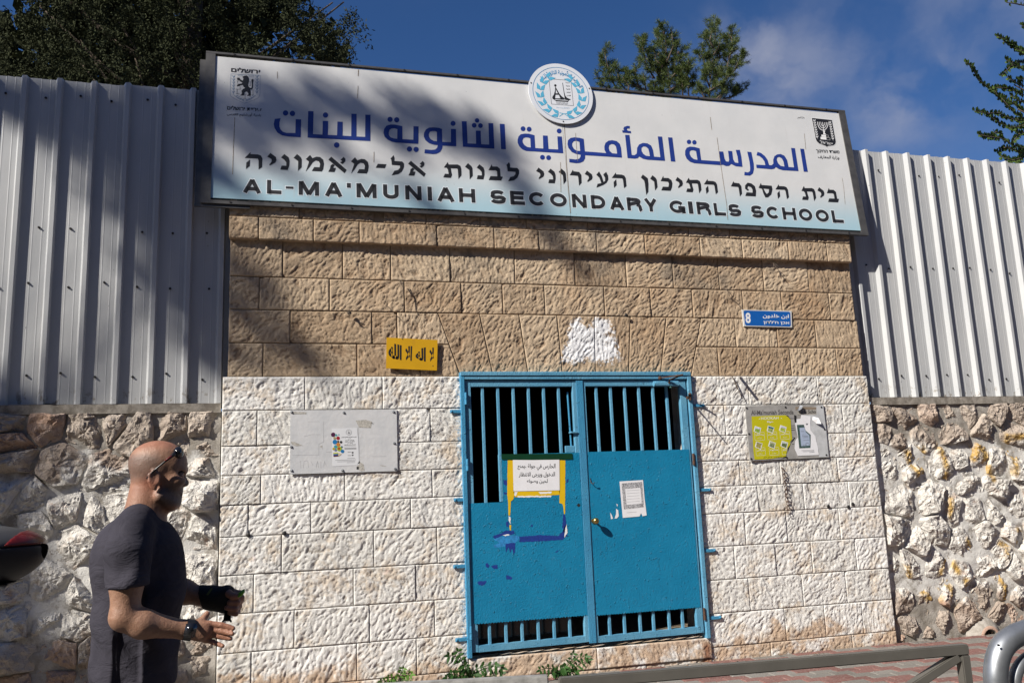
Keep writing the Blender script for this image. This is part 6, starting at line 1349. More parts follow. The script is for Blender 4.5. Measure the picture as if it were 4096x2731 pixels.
# the tree across the street whose shade falls on the sign, fence and wall
dS=-SUND/ -SUND.y if False else SUND/SUND.y      # per metre of y
def up_sun(p,dist): return p-dS*dist
st=thing('shade_tree','tall street tree out of view at the left, its shade dappling the wall','tree',(-16.5,-6.4,GZ)); cl=[];r=random.Random(8)
def cD_(x,y): return (x*1.7415,y*1.7415)
def blob(x,y,rx,ry,ang,cover,y0=0.):
    n=max(4,int(cover*math.pi*rx*ry/255**2/.016))
    for _ in range(n):
        q=math.sqrt(r.random()); t=r.uniform(0,6.28); a,b=q*math.cos(t),q*math.sin(t); dx=a*rx*math.cos(ang)-b*ry*math.sin(ang); dy=a*rx*math.sin(ang)+b*ry*math.cos(ang)
        p=P(*cD_(x+dx,y+dy),y0); cl.append(tuple(up_sun(p,6.2+r.uniform(-.7,.7))))
SGB,FNB=-.07,.1
for b_ in [ # what shades the sign
 (575,175,95,60,.35,2.20,SGB),(700,165,90,25.5,.5,2.70,SGB),(800,205,120,16.5,.65,2.43,SGB),(660,250,90,11.25,.75,1.76,SGB),(900,210,110,19.5,.75,2.70,SGB),(1010,255,130,18,.7,2.70,SGB),(1080,250,90,16.5,.75,2.29,SGB),(1130,330,80,13.5,.85,2.03,SGB),(760,320,70,9,.8,1.35,SGB),(600,330,60,9,.8,1.35,SGB),(515,400,34,22.5,.8,2.70,SGB),(1200,440,90,16.5,.85,1.89,SGB),(900,320,60,7.5,.8,1.22,SGB),(520,250,40,60,0,1.80,SGB),(1260,540,60,10.5,.8,1.35,SGB),(950,440,60,7.5,.8,0.81,SGB),
 # the left fence
 (430,300,110,110,0,4.16,FNB),(300,300,120,85,.2,3.84,FNB),(170,260,110,52,.3,3.52,FNB),(20,225,110,34,.3,3.20,FNB),(460,480,75,120,0,4.16,FNB),(380,470,70,90,.6,3.52,FNB),(480,650,46,110,0,4.16,FNB),(430,620,50,70,.9,3.20,FNB),(490,790,34,70,0,3.52,FNB),
 (200,430,90,12.8,.95,1.35,FNB),(300,610,80,10.4,.95,1.17,FNB),(380,750,70,10.4,.95,1.17,FNB),(120,330,60,16,.9,1.08,FNB),
 # beige stones beside it
 (580,720,52,24,.6,2.,0),(650,770,60,14,.8,1.6,0),(555,800,34,34,.8,2.,0),(560,620,30,34,.8,1.8,0),(700,830,46,12,.8,1.2,0),(610,660,50,13,.8,1.5,0),(545,700,24,24,0,2.,0),
 # the lower left corner
 (0,930,50,58,0,3.,.06),(0,1010,86,60,0,3.,.03),(-6,1090,66,60,0,3.,.03),(-6,1180,62,60,0,3.,.03),(-6,1270,60,60,0,3.,.03),(-4,1360,62,60,0,3.,.03),(-4,1440,74,60,0,3.,.03),(10,1530,90,60,0,3.,.03),(-70,1250,40,330,0,3.,.03),(180,1580,120,60,0,3.,.03),(330,1585,120,58,.25,3.,.03),(430,1600,80,50,.6,3.,.03)]: blob(*b_)
v=tufts(np.array(cl),nr,9,.045,.11,.03,.0)
quads('crown',v,M_CYP,st)
# the rest of the crown, out of the way of these rays
cc=[];
tries=0
while len(cc)<500 and tries<20000:
    tries+=1; a=r.uniform(0,6.28); rr_=r.uniform(0,3.2); z=r.uniform(12.5,17); p=Vector((-19.5+rr_*math.cos(a),-6.5+rr_*math.sin(a),z))
    # skip whatever would shade the sunny parts of the picture
    q=p+dS*(0-p.y); 
    if q.x>-6.5 or p.x>-17: continue
    cc.append(tuple(p))
quads('upper_crown',tufts(np.array(cc),nr,9,.2,.2,.06,.2),M_CYP,st)
ca=np.array(cl); cen=ca.mean(axis=0); mb=MB(); mb.tube([(-16.5,-6.4,GZ),(-16.4,-6.4,4),(-16.2,-6.5,9),(-16.0,-6.5,15.5)],[.26,.22,.16,.05],10)
for k in range(22):
    q=ca[r.randrange(len(ca))]; z=max(5.,q[2]-2.2+r.uniform(-.4,.4)); mb.tube([(-16.1,-6.5,z),((q[0]-16.1)/2,(q[1]-6.5)/2,(z+q[2])/2+.1),tuple(q)],[.02,.012,.006],5)
mb.build('trunk',M_BARK,st,smooth=True)
# ================================================================== the man
class Field:
    def __init__(s,lo,hi,h):
        s.lo=np.array(lo,float); s.h=h; s.n=np.ceil((np.array(hi)-s.lo)/h).astype(int)+1; s.f=np.full(s.n,.2,np.float32)
    def _sub(s,lo,hi):
        a=np.maximum(((np.array(lo)-s.lo)/s.h).astype(int),0); b=np.minimum(((np.array(hi)-s.lo)/s.h).astype(int)+2,s.n)
        if (b<=a).any(): return None
        g=np.meshgrid(*[s.lo[i]+s.h*np.arange(a[i],b[i]) for i in range(3)],indexing='ij',sparse=True)
        return tuple(slice(a[i],b[i]) for i in range(3)),g
    def _mix(s,sl,d,k,op):
        f=s.f[sl]
        if op=='add':
            t=np.clip(.5+.5*(f-d)/k,0,1); s.f[sl]=f+(d-f)*t-k*t*(1-t)
        else:
            d=-d; t=np.clip(.5-.5*(f-d)/k,0,1); s.f[sl]=f+(d-f)*t+k*t*(1-t)
    def cone(s,a,b,ra,rb,k=.015,op='add',flat=None):
        a=np.array(a,float);b=np.array(b,float); m=max(ra,rb)+k*1.5+.02
        q=s._sub(np.minimum(a,b)-m,np.maximum(a,b)+m)
        if q is None: return s
        sl,(x,y,z)=q; ba=b-a; L=(ba@ba)+1e-9
        t=np.clip(((x-a[0])*ba[0]+(y-a[1])*ba[1]+(z-a[2])*ba[2])/L,0,1)
        dx=x-a[0]-ba[0]*t;dy=y-a[1]-ba[1]*t;dz=z-a[2]-ba[2]*t
        if flat: dy=dy*flat
        s._mix(sl,(np.sqrt(dx*dx+dy*dy+dz*dz)-(ra+(rb-ra)*t)).astype(np.float32),k,op); return s
    def ell(s,c,r,k=.02,op='add',rot=0.):
        c=np.array(c,float); r=np.array(r,float); m=r.max()+k*1.5+.02; q=s._sub(c-m,c+m)
        if q is None: return s
        sl,(x,y,z)=q; X=x-c[0];Y=y-c[1];Z=z-c[2]
        if rot: X,Z=X*math.cos(rot)+Z*math.sin(rot),-X*math.sin(rot)+Z*math.cos(rot)
        X=X/r[0];Y=Y/r[1];Z=Z/r[2]; k0=np.sqrt(X*X+Y*Y+Z*Z); k1=np.sqrt((X/r[0])**2+(Y/r[1])**2+(Z/r[2])**2)+1e-6
        s._mix(sl,(k0*(k0-1)/k1).astype(np.float32),k,op); return s
    def cut(s,p,nrm,k=.004):   # remove the side the normal points to
        g=np.meshgrid(*[s.lo[i]+s.h*np.arange(s.n[i]) for i in range(3)],indexing='ij',sparse=True); n=np.array(nrm,float);n/=np.linalg.norm(n)
        d=sum((g[i]-p[i])*n[i] for i in range(3)).astype(np.float32); s.f=np.maximum(s.f,d); return s
    def mesh(s,name,mat,parent,attr=None,disp=None):
        f=s.f; n=f.shape; ins=f<0; c=ins[:-1,:-1,:-1].astype(np.int8)
        cnt=sum(ins[i:n[0]-1+i,j:n[1]-1+j,k:n[2]-1+k].astype(np.int8) for i in(0,1) for j in(0,1) for k in(0,1))
        act=(cnt>0)&(cnt<8); idx=np.full(act.shape,-1,np.int64); ii=np.argwhere(act); idx[act]=np.arange(len(ii))
        acc=np.zeros((len(ii),3)); w=np.zeros(len(ii))
        cor=[(i,j,k) for i in(0,1) for j in(0,1) for k in(0,1)]
        for A in cor:
            for ax in range(3):
                if A[ax]==1: continue
                B=list(A);B[ax]=1
                fa=f[ii[:,0]+A[0],ii[:,1]+A[1],ii[:,2]+A[2]]; fb=f[ii[:,0]+B[0],ii[:,1]+B[1],ii[:,2]+B[2]]
                m=(fa<0)!=(fb<0); t=np.where(m,fa/(fa-fb+1e-12),0); p=np.array(A,float)[None]+0*acc; p[:,ax]+=t; acc+=p*m[:,None]; w+=m
        v=(ii+acc/w[:,None])*s.h+s.lo
        quadsl=[]
        for ax in range(3):
            o=[0,0,0];o[ax]=1
            a=ins[:-1 if ax==0 else None,:-1 if ax==1 else None,:-1 if ax==2 else None]; b=ins[1 if ax==0 else 0:,1 if ax==1 else 0:,1 if ax==2 else 0:]
            E=np.argwhere(a!=b); sgn=a[E[:,0],E[:,1],E[:,2]]
            u,w_=(ax+1)%3,(ax+2)%3
            ok=(E[:,u]>0)&(E[:,w_]>0)&(E[:,u]<n[u]-1)&(E[:,w_]<n[w_]-1); E=E[ok];sgn=sgn[ok]
            def g_(du,dw): q=E.copy(); q[:,u]-=du; q[:,w_]-=dw; return idx[q[:,0],q[:,1],q[:,2]]
            Q=np.stack([g_(1,1),g_(0,1),g_(0,0),g_(1,0)],1); Q[~sgn]=Q[~sgn][:,::-1]; quadsl.append(Q)
        Q=np.concatenate(quadsl); Q=Q[(Q>=0).all(1)]
        if disp is not None: v=disp(v)
        base=Vector((0,0,0)); q=parent
        while q is not None: base+=q.location; q=q.parent
        me=bpy.data.meshes.new(name); me.vertices.add(len(v)); me.vertices.foreach_set('co',(v-np.array(base)).astype(np.float32).ravel())
        me.loops.add(len(Q)*4); me.loops.foreach_set('vertex_index',Q.astype(np.int32).ravel()); me.polygons.add(len(Q)); me.polygons.foreach_set('loop_start',np.arange(len(Q),dtype=np.int32)*4)
        me.update(calc_edges=True); me.polygons.foreach_set('use_smooth',[True]*len(Q)); me.materials.append(mat)
        if attr is not None:
            for k,fn in attr.items(): a=me.attributes.new(k,'FLOAT','POINT'); a.data.foreach_set('value',fn(v).astype(np.float32))
        o=bpy.data.objects.new(name,me); COL.objects.link(o); o.parent=parent; return o
YM=-3.6
cF=crop(500,1740,4.613); cQ=crop(700,2280,4.613)
def h_(x,y,dy=0.): return P(*cF(x,y),YM+dy)
def b_(x,y,dy=0.): return P(*c7(x,y),YM+dy)
def q_(x,y,dy=0.): return P(*cQ(x,y),YM+dy)
man=thing('person','bald man in a charcoal t-shirt walking right, sunglasses pushed up on his head','person',(b_(900,1500).x,YM,GZ))
F=Field((-.80,YM-.36,.75),(.25,YM+.36,1.72),.0042)
def mir(fn,*a,**k): pass
# head
F.ell(h_(600,500),(.0965,.074,.077),.01); F.ell(h_(450,640),(.061,.064,.058),.015); F.ell(h_(580,720),(.070,.065,.070),.015)
F.ell(h_(900,560),(.044,.056,.046),.015); F.ell(h_(860,800),(.040,.052,.066),.02); F.ell(h_(810,1000),(.041,.048,.052),.02)
F.cone(h_(1068,655,-.026),h_(1082,650,0),.010,.010,.014); F.cone(h_(1068,655,.026),h_(1082,650,0),.010,.010,.014)
F.cone(h_(1058,720),h_(1108,880),.0085,.0125,.006); F.ell(h_(1112,890),(.0120,.0125,.0105),.004)
for s in (-1,1):
    F.ell(h_(1072,905,s*.012),(.011,.007,.0085),.006); F.ell(h_(950,830,s*.036),(.030,.022,.022),.02)      # nostril wing, cheekbone
    F.ell(h_(1035,735,s*.031),(.017,.017,.013),.010,'sub'); F.ell(h_(1020,742,s*.030),(.0135,.0135,.0125),.004)  # eye socket and lidded eye
    F.cone(h_(640,1130,s*.052),h_(860,1265,s*.026),.019,.020,.03)
F.ell(h_(880,1050),(.030,.030,.034),.015); F.cone(h_(985,1075,-.016),h_(1003,1072,0),.0065,.0085,.006); F.cone(h_(985,1075,.016),h_(1003,1072,0),.0065,.0085,.006)
F.cone(h_(972,1122,-.014),h_(990,1120,0),.0075,.0095,.006); F.cone(h_(972,1122,.014),h_(990,1120,0),.0075,.0095,.006)
F.cone(h_(1022,1098,-.02),h_(1028,1097,.02),.0022,.0022,.003,'sub')
F.ell(h_(870,1232),(.028,.027,.024),.015); F.ell(h_(740,1250),(.045,.040,.030),.02)
# ear near and far
for s in (-1,1):
    e=h_(545,835,s*.074); F.ell(e,(.019,.009,.031),.004,rot=-.2); F.cone(h_(450,730,s*.080),h_(450,850,s*.080),.0055,.0055,.005); F.cone(h_(450,730,s*.080),h_(530,660,s*.078),.0055,.0052,.005); F.cone(h_(530,660,s*.078),h_(640,740,s*.073),.005,.004,.005); F.cone(h_(450,850,s*.080),h_(560,990,s*.074),.0055,.006,.005)
    F.ell(h_(565,800,s*.086),(.0105,.008,.017),.004,'sub')
# neck
F.cone(h_(400,900),h_(330,1700),.052,.062,.02); F.cone(h_(520,1250),h_(470,1750),.044,.054,.02); F.cone(h_(400,1080),h_(330,1400),.050,.058,.02)
# shoulders and chest under the shirt
F.ell(b_(930,640),(.11,.16,.10),.03)
# near (right) arm
F.cone(b_(870,610,-.20),b_(850,900,-.225),.048,.048,.02); F.cone(b_(850,900,-.225),b_(840,1110,-.23),.050,.043,.02); F.ell(b_(818,1130,-.235),(.030,.032,.033),.01)
F.cone(b_(830,1125,-.23),b_(960,1168,-.225),.042,.044,.02); F.cone(b_(960,1168,-.225),b_(1245,1208,-.20),.044,.0275,.02); F.cone(b_(1245,1208,-.20),b_(1290,1210,-.20),.0275,.026,.02,flat=1.25)
# near hand
kn=[(640,985),(665,1080),(655,1175),(590,1280)]; W0=q_(240,1095,-.21)
for i,(x,y) in enumerate(kn): F.cone(q_(250,1055+i*35,-.208),q_(x,y,-.198+i*.004),.0150,.0112,.007)
F.ell(q_(450,1120,-.205),(.036,.012,.032),.008)
TIP=[[(640,985),(860,1010),(1000,1045),(1075,1068)],[(665,1080),(860,1120),(980,1150),(1060,1168)],[(655,1175),(830,1215),(940,1240),(1025,1258)],[(590,1280),(720,1330),(810,1365),(885,1395)]]
for i,pts in enumerate(TIP):
    rr=[.0102,.0098,.0088,.0076] if i<3 else [.0092,.0084,.0076,.0068]
    for j in range(3): F.cone(q_(*pts[j],-.197+i*.004-(.006*j if i%2 else .003*j)),q_(*pts[j+1],-.197+i*.004-(.006*(j+1) if i%2 else .003*(j+1))),rr[j],rr[j+1],.0015)
F.cone(q_(360,1030,-.20),q_(500,925,-.185),.018,.013,.010); F.cone(q_(500,925,-.185),q_(592,800,-.175),.0125,.0098,.004)
# far (left) arm and hand
F.cone(b_(900,620,.20),b_(960,950,.23),.046,.044,.02); F.cone(b_(960,950,.23),q_(160,395,.20),.042,.044,.02); F.cone(q_(160,395,.20),q_(480,480,.185),.044,.031,.02)
F.cone(q_(480,480,.185),q_(900,530,.175),.031,.034,.02); F.ell(q_(1000,540,.17),(.045,.028,.042),.015)
for (pts,r0) in (([(985,425,.135),(1060,470,.125),(1135,470,.125)],.0130),([(1080,400,.18),(1190,420,.165),(1225,500,.15),(1160,520,.14)],.0115),([(1060,520,.185),(1215,560,.175),(1150,590,.135),(1010,590,.13)],.0115),([(1050,620,.185),(1185,660,.17),(1110,710,.135),(960,690,.13)],.0110),([(1040,700,.18),(1160,760,.165),(1120,800,.14),(1010,780,.14)],.0100)):
    for a,b in zip(pts[:-1],pts[1:]): F.cone(q_(*a),q_(*b),r0,r0*.93,.004)
F.cone(q_(880,470,.16),q_(985,425,.14),.020,.0135,.012)
def zc(y): return h_(600,y).z
def stub(v):
    # shaved scalp below and behind the bald crown, and the beard shadow
    X=v[:,0];Y=v[:,1];Z=v[:,2]
    xe=h_(700,600).x; zt=h_(600,330).z; zb=h_(600,900).z
    sc=np.clip((zt-Z)/.02,0,1)*np.clip((Z-zb)/.03,0,1)*np.clip((xe+.015-X)/.03,0,1)
    sc=np.maximum(sc,np.clip((h_(600,560).z-Z)/.01,0,1)*np.clip((Z-h_(600,800).z)/.02,0,1)*np.clip((h_(780,600).x-X)/.02,0,1))
    lo=np.clip((h_(600,930).z+.35*(X-h_(800,900).x)-Z)/.015+.2,0,1)*np.clip((Z-h_(600,1360).z)/.02,0,1)*np.clip((X-h_(560,900).x)/.03,0,1)
    hd=(Z>h_(300,1400).z)
    return np.maximum(sc*.75,lo)*hd
def red(v):   # hotter skin: ears, knuckles, crown
    d=np.sqrt((v[:,0]-h_(540,840).x)**2+(v[:,2]-h_(540,840).z)**2); k=np.zeros(len(v))
    top=np.clip((v[:,2]-h_(600,330).z)/.03,0,1); nb=np.exp(-((v[:,0]-h_(350,1000).x)**2+(v[:,2]-h_(350,1000).z)**2)/.004)
    fin=np.clip((v[:,0]-q_(560,1000).x)/.03,0,1)
    return np.clip(np.exp(-(d/.03)**2)+top*.7+nb*.5+fin*.6,0,1)
m,g=newmat('tanned skin'); p=g.pos(); n=g.noise(p,45,4,.6); c=g.mix(g.ramp(n,.3,.7),(.250,.136,.088),(.320,.182,.120)); c=g.mix(g.math('MULTIPLY',g.attr('red'),.55),c,(.38,.135,.085)); c=g.mix(g.math('MULTIPLY',g.attr('stub'),.72),c,(.105,.082,.072))
sp=g.math('MULTIPLY',g.attr('stub'),g.ramp(g.noise(p,900,1,.5),.5,.6)); c=g.mix(g.math('MULTIPLY',sp,.5),c,(.05,.04,.035)); mo=g.noise(p,95,5,.7); c=g.mix(g.math('MULTIPLY',g.ramp(mo,.5,.72),.28),c,(.22,.085,.055))
M_SKIN=finish(m,g,c,.46,g.bump(g.math('ADD',g.noise(p,260,3,.6),g.math('MULTIPLY',g.noise(p,60,4,.6),1.4)),.5,.0035),spec=.42,sss=.04)
F.mesh('body',M_SKIN,man,{'stub':stub,'red':red})
# brows and lids as thin hair strips
mb=MB()
for s in (-1,1): mb.tube([h_(985,690,s*.046),h_(1040,668,s*.036),h_(1100,680,s*.018)],[.0024,.0052,.0034],6)
mb.build('eyebrow',plain('dark brow hair',(.03,.02,.015),.9),man)
mb=MB()
for s in (-1,1): mb.tube([h_(985,752,s*.042),h_(1030,757,s*.037),h_(1062,745,s*.026)],[.0014,.0030,.0018],6)
mb.build('eyelashes',MATS['dark brow hair'],man)
# shirt
S=Field((-.70,YM-.40,.72),(.12,YM+.38,1.56),.006)
S.ell(b_(935,700),(.140,.175,.14),.03); S.ell(b_(935,950),(.142,.17,.17),.04); S.ell(b_(910,1250),(.139,.17,.18),.05); S.ell(b_(900,1490),(.138,.172,.15),.04)
S.ell(b_(1090,880),(.070,.12,.14),.04); S.ell(b_(780,760),(.075,.14,.13),.04)
S.cone(b_(900,535,-.150),b_(925,515,.150),.060,.060,.03); S.cone(b_(960,425,0),b_(885,530,-.14),.058,.050,.03); S.cone(b_(960,425,0),b_(925,510,.14),.058,.050,.03)
S.cone(b_(880,570,-.17),b_(860,700,-.205),.070,.071,.02); S.cone(b_(860,700,-.205),b_(855,980,-.225),.070,.066,.015)
S.cone(b_(925,545,.18),b_(960,700,.22),.075,.070,.03); S.cone(b_(960,700,.22),b_(990,900,.235),.070,.066,.02)
gx=np.meshgrid(*[S.lo[i]+S.h*np.arange(S.n[i]) for i in range(3)],indexing='ij',sparse=True)
# hem of the near sleeve, far sleeve and shirt tail
hem=b_(855,922,-.225); lat=(gx[1]<YM-.155)&(gx[0]<b_(1000,900).x)
d=((hem.z+.05*(gx[0]-hem.x)-gx[2])).astype(np.float32)
sh_arm=np.sqrt(((gx[0]-b_(855,980,-.225).x)**2+(gx[1]-(YM-.225))**2)/1.0)-.078
S.f=np.where((sh_arm<.0)&(gx[1]<YM-.150)&(d>0),np.maximum(S.f,d),S.f)
hem2=b_(990,820,.235); d2=(hem2.z-gx[2]).astype(np.float32); S.f=np.where((gx[1]>YM+.17)&(gx[0]>b_(880,900).x)&(d2>0),np.maximum(S.f,d2),S.f)
S.cone(h_(390,1000),h_(360,1330),.058,.062,.006,'sub'); S.cone(b_(870,300),b_(1010,395),.070,.062,.012,'sub'); S.cone(b_(1000,300),b_(1045,405),.055,.055,.01,'sub')
# arm hollow at the sleeve mouth
S.cut(b_(1000,1560),(-.10,0,-1))
def folds(v):
    X,Y,Z=v[:,0],v[:,1],v[:,2]; cx=b_(900,900).x
    w=np.clip((b_(900,620).z-Z)/.1,0,1)
    a=np.sin((Z*34+X*26+2.2*np.sin(X*11+Y*7)))*np.clip(1-abs(Z-b_(900,1220).z)/.20,0,1)
    b=np.sin((Z*52-X*40+1.7*np.sin(Z*17)))*np.exp(-(((X-b_(985,760).x)/.06)**2+((Z-b_(985,760).z)/.13)**2))
    c=np.sin(Z*64+Y*30+2*np.sin(X*25))*np.clip((YM-.17-Y)/.03,0,1)*np.clip((b_(850,700).z-Z)/.08,0,1)
    e=np.sin(X*60+Z*24)*np.clip((b_(900,1350).z-Z)/.12,0,1)
    d=(.0075*np.maximum(a,-.4)+.009*b+.0048*c+.0045*e)*w
    n=np.stack([X-cx,(Y-YM)*.9,0*X],1); n/=np.linalg.norm(n,axis=1)[:,None]+1e-6; return v+n*d[:,None]
m,g=newmat('charcoal cotton'); p=g.pos(); n=g.noise(p,6,4,.6); c=g.mix(g.ramp(n,.3,.7),(.036,.034,.044),(.050,.047,.060)); wv=g.noise(p,420,2,.5); rk=g.noise(g.vmul(p,(9,9,16)),1.,4,.6,1.2)
M_SHIRT=finish(m,g,c,.92,g.bump(g.math('ADD',g.math('MULTIPLY',wv,.05),rk),.5,.024),spec=.10)
sht=S.mesh('shirt',M_SHIRT,man,disp=folds)
cr=[];n=28; cB0=h_(305,1262); cB1=h_(640,1520)
c_=(cB0+cB1)/2; ax=(cB1-cB0)/2; 
for k in range(n+1):
    t=2*math.pi*k/n; cr.append(c_+ax*math.cos(t)*1.03+Vector((0,1,0))*.068*math.sin(t))
mb=MB(); mb.tube(cr,.0062,8,False); mb.build('collar',M_SHIRT,man,smooth=True)
mb=MB(); mb.tube([b_(845,520,-.228)+Vector((0,-.0,0)),b_(880,490,-.20),b_(890,430,-.135)],.0018,5); mb.build('shoulder_seam',M_SHIRT,man)
# jeans and shoes, mid-stride
J=Field((-.95,YM-.22,GZ-.01),(.20,YM+.24,1.02),.0095); hipz=b_(900,1520).z; hx=b_(900,1500).x
J.ell((hx,YM,hipz-.04),(.118,.145,.12),.03)
J.cone((hx-.0,YM-.085,hipz-.06),(hx-.06,YM-.10,.50),.080,.064,.03); J.cone((hx-.06,YM-.10,.50),(hx-.26,YM-.10,.13),.064,.050,.02)
J.cone((hx+.01,YM+.085,hipz-.06),(hx+.17,YM+.09,.50),.092,.066,.03); J.cone((hx+.17,YM+.09,.50),(hx+.22,YM+.09,.09),.064,.052,.02)
M_JEAN=plain('blue denim',(.045,.075,.135),.85,var=.3,nscale=30,bump=.3,bscale=120); J.mesh('jeans',M_JEAN,man)
H_=Field((-1.0,YM-.2,GZ-.01),(.35,YM+.2,.26),.008)
for x,y,z,t in ((hx-.29,YM-.10,.10,-.5),(hx+.24,YM+.09,.045,.12)):
    H_.cone((x-.03,y,z+.0),(x+.16*math.cos(t),y,z+.16*math.sin(t)),.042,.038,.02,flat=.95); H_.cone((x-.02,y,z+.02),(x,y,z+.08),.045,.045,.02)
H_.cut((0,0,GZ+.002),(0,0,-1)); H_.mesh('shoes',plain('dark trainers',(.03,.03,.032),.6),man)
# sunglasses pushed up on the head
M_LENS=plain('dark lens',(.012,.012,.014),.08,spec=.8); M_BLK=plain('black plastic',(.012,.012,.013),.35); M_REDP=plain('dark red plastic',(.16,.010,.012),.35)
mb=MB()
for s in (-1,1): mb.sphere(h_(985,325,s*.036),1.,18,12,(.0185,.031,.0225))
mb.build('sunglasses_lens',M_LENS,man,smooth=True)
mb=MB()
for s in (-1,1): mb.tube([h_(500,690,s*.083),h_(560,630,s*.084),h_(720,500,s*.083),h_(880,375,s*.073),h_(930,330,s*.060)],[.0026,.003,.0036,.006,.009],8)
mb.tube([h_(1010,300,-.02),h_(1025,290,0),h_(1010,300,.02)],.004,6); mb.tube([h_(500,690,-.083),h_(430,770,-.080),h_(400,800,-.076)],[.0026,.004,.003],6)
mb.build('sunglasses_frame',M_BLK,man,smooth=True)
mb=MB(); mb.tube([h_(735,470,-.0865),h_(865,378,-.078)],.0024,6); mb.build('sunglasses_stripe',M_REDP,man,smooth=True)
# watch
wc=q_(255,1095,-.212); axd=(q_(420,1120,-.205)-q_(60,1070,-.215)).normalized(); s1=axd.cross(Vector((0,1,0))).normalized(); s2=axd.cross(s1).normalized()
W=MB()
ringp=[[wc+axd*o+s1*.0345*math.cos(2*math.pi*k/24)+s2*.0300*math.sin(2*math.pi*k/24) for k in range(24)] for o in (-.012,.012)]
W.add(ringp[0]+ringp[1],[(k,(k+1)%24,24+(k+1)%24,24+k) for k in range(24)]); W.build('watch_strap',M_BLK,man,smooth=True)
fc=q_(285,1105,-.262); W=MB(); bm=bmesh.new(); bmesh.ops.create_cube(bm,size=1)
for v in bm.verts: v.co=fc+axd*v.co.x*.036+Vector((0,1,0))*v.co.y*.010+s1*v.co.z*.046
bmesh.ops.bevel(bm,geom=bm.edges[:],offset=.0045,segments=3,affect='EDGES'); bm.verts.index_update(); W.add([v.co[:] for v in bm.verts],[[v.index for v in f.verts] for f in bm.faces]); bm.free(); W.build('watch_face',M_LENS,man,smooth=True)
# wrist brace on the far hand
B=Field(tuple(q_(380,800,.08)-Vector((0,0,.02))),tuple(q_(1200,200,.26)+Vector((.02,0,.02))),.005)
B.cone(q_(485,480,.186),q_(700,510,.18),.0415,.041,.02); B.cone(q_(700,510,.18),q_(900,540,.175),.042,.044,.02); B.ell(q_(965,545,.172),(.040,.037,.046),.02); B.cone(q_(860,450,.16),q_(950,405,.145),.028,.020,.012); B.cone(q_(960,360,.16),q_(1100,390,.165),.018,.014,.01)
B.cut(q_(455,480,.18),(-1,0,-.25)); B.cut(q_(1085,520,.17),(1,0,.0)); B.mesh('wrist_brace',plain('black neoprene',(.010,.010,.010),.8,var=.3,bump=.3,bscale=200),man)
mb=MB(); mb.add([q_(575,440,.135),q_(610,465,.134),q_(700,335,.142),q_(665,325,.143)],[(0,1,2,3)]); mb.build('brace_tag',plain('olive tag',(.10,.11,.02),.7),man)
# what he holds
ph=thing('black_phone','slim black device hanging from the bald man\'s far fist','phone',q_(970,850,.15)); a=q_(1000,560,.15);b=q_(960,930,.15); ax=(b-a).normalized(); sd=ax.cross(Vector((0,1,0))).normalized(); mb=MB(); bm=bmesh.new(); bmesh.ops.create_cube(bm,size=1); c_=(a+b)/2
for v in bm.verts: v.co=c_+ax*v.co.x*(b-a).length+sd*v.co.z*.026+Vector((0,1,0))*v.co.y*.012
bmesh.ops.bevel(bm,geom=bm.edges[:],offset=.004,segments=3,affect='EDGES'); bm.verts.index_update(); mb.add([v.co[:] for v in bm.verts],[[v.index for v in f.verts] for f in bm.faces]); bm.free(); mb.build('case',M_LENS,ph,smooth=True)
gk=MB(); gk.tube([q_(1120,500,.13),q_(1165,455,.125),q_(1225,400,.12),q_(1278,358,.12),q_(1270,385,.115),q_(1215,450,.115),q_(1160,490,.118)],[.003,.005,.0055,.004,.0055,.0055,.003],8)
o=gk.build('key_tag',plain('bright green plastic',(.16,.42,.02),.3),None,smooth=True); tag(o,'small bright green tag pinched between the bald man\'s thumb and finger','key tag')

# ================================================================== scooter with a top box at the left edge
sc_=thing('parked_scooter','parked scooter at the left edge, its black top box with red reflector showing','scooter',(-1.4,-3.55,GZ)); YS=-3.5
def s_(x,y,dy=0.): return P(*c7(x,y),YS+dy)
T=Field((s_(-900,0).x,YS-.26,s_(0,900).z),(s_(330,0).x,YS+.26,s_(0,470).z+.02),.0075)
cxx=s_(-330,700); T.ell((cxx.x,YS,s_(0,690).z),(s_(300,700).x-cxx.x+.004,.215,.135),.01); T.ell((cxx.x-.02,YS,s_(0,640).z),(.30,.20,.095),.04)
T.cut(s_(0,648),(0,0,1)); T.cut(s_(0,884),(0.0,0,-1)); T.mesh('top_box_base',plain('matt black plastic',(.018,.018,.019),.6,bump=.2,bscale=300),sc_)
T2=Field((s_(-900,0).x,YS-.26,s_(0,660).z),(s_(330,0).x,YS+.26,s_(0,440).z),.0075)
T2.ell((cxx.x+.0,YS,s_(0,655).z),(s_(305,640).x-cxx.x,.218,s_(0,488).z-s_(0,655).z),.01); T2.cut(s_(0,646),(0,0,-1)); T2.mesh('top_box_lid',plain('satin dark grey lid',(.050,.050,.052),.38),sc_)
RD=Field((s_(90,0).x,YS-.27,s_(0,656).z),(s_(345,0).x,YS+.27,s_(0,500).z),.005)
RD.ell((cxx.x+.0,YS,s_(0,655).z),(s_(308,640).x-cxx.x+.004,.222,s_(0,484).z-s_(0,655).z),.005); RD.cut(s_(0,644),(0,0,-1)); pR=s_(145,590); RD.cut(pR,(-.75,0,.42)); pR=s_(180,540); RD.cut(pR,(-.25,0,1.)); RD.mesh('reflector',plain('red reflector',(.13,.012,.010),.25,var=.2,nscale=40),sc_)
mb=MB(); mb.bevbox(s_(-500,0).x,s_(165,0).x,YS-.10,YS+.10,s_(0,905).z,s_(0,886).z,.004); mb.build('rack_plate',M_BLK,sc_)
mb=MB(); mb.tube([s_(40,925,-.06),s_(-40,900,-.06),s_(-400,960,-.07),s_(-700,1150,-.1)],.009,8); mb.build('rack_tube',M_GALV,sc_,smooth=True)
gx_=s_(-330,0).x
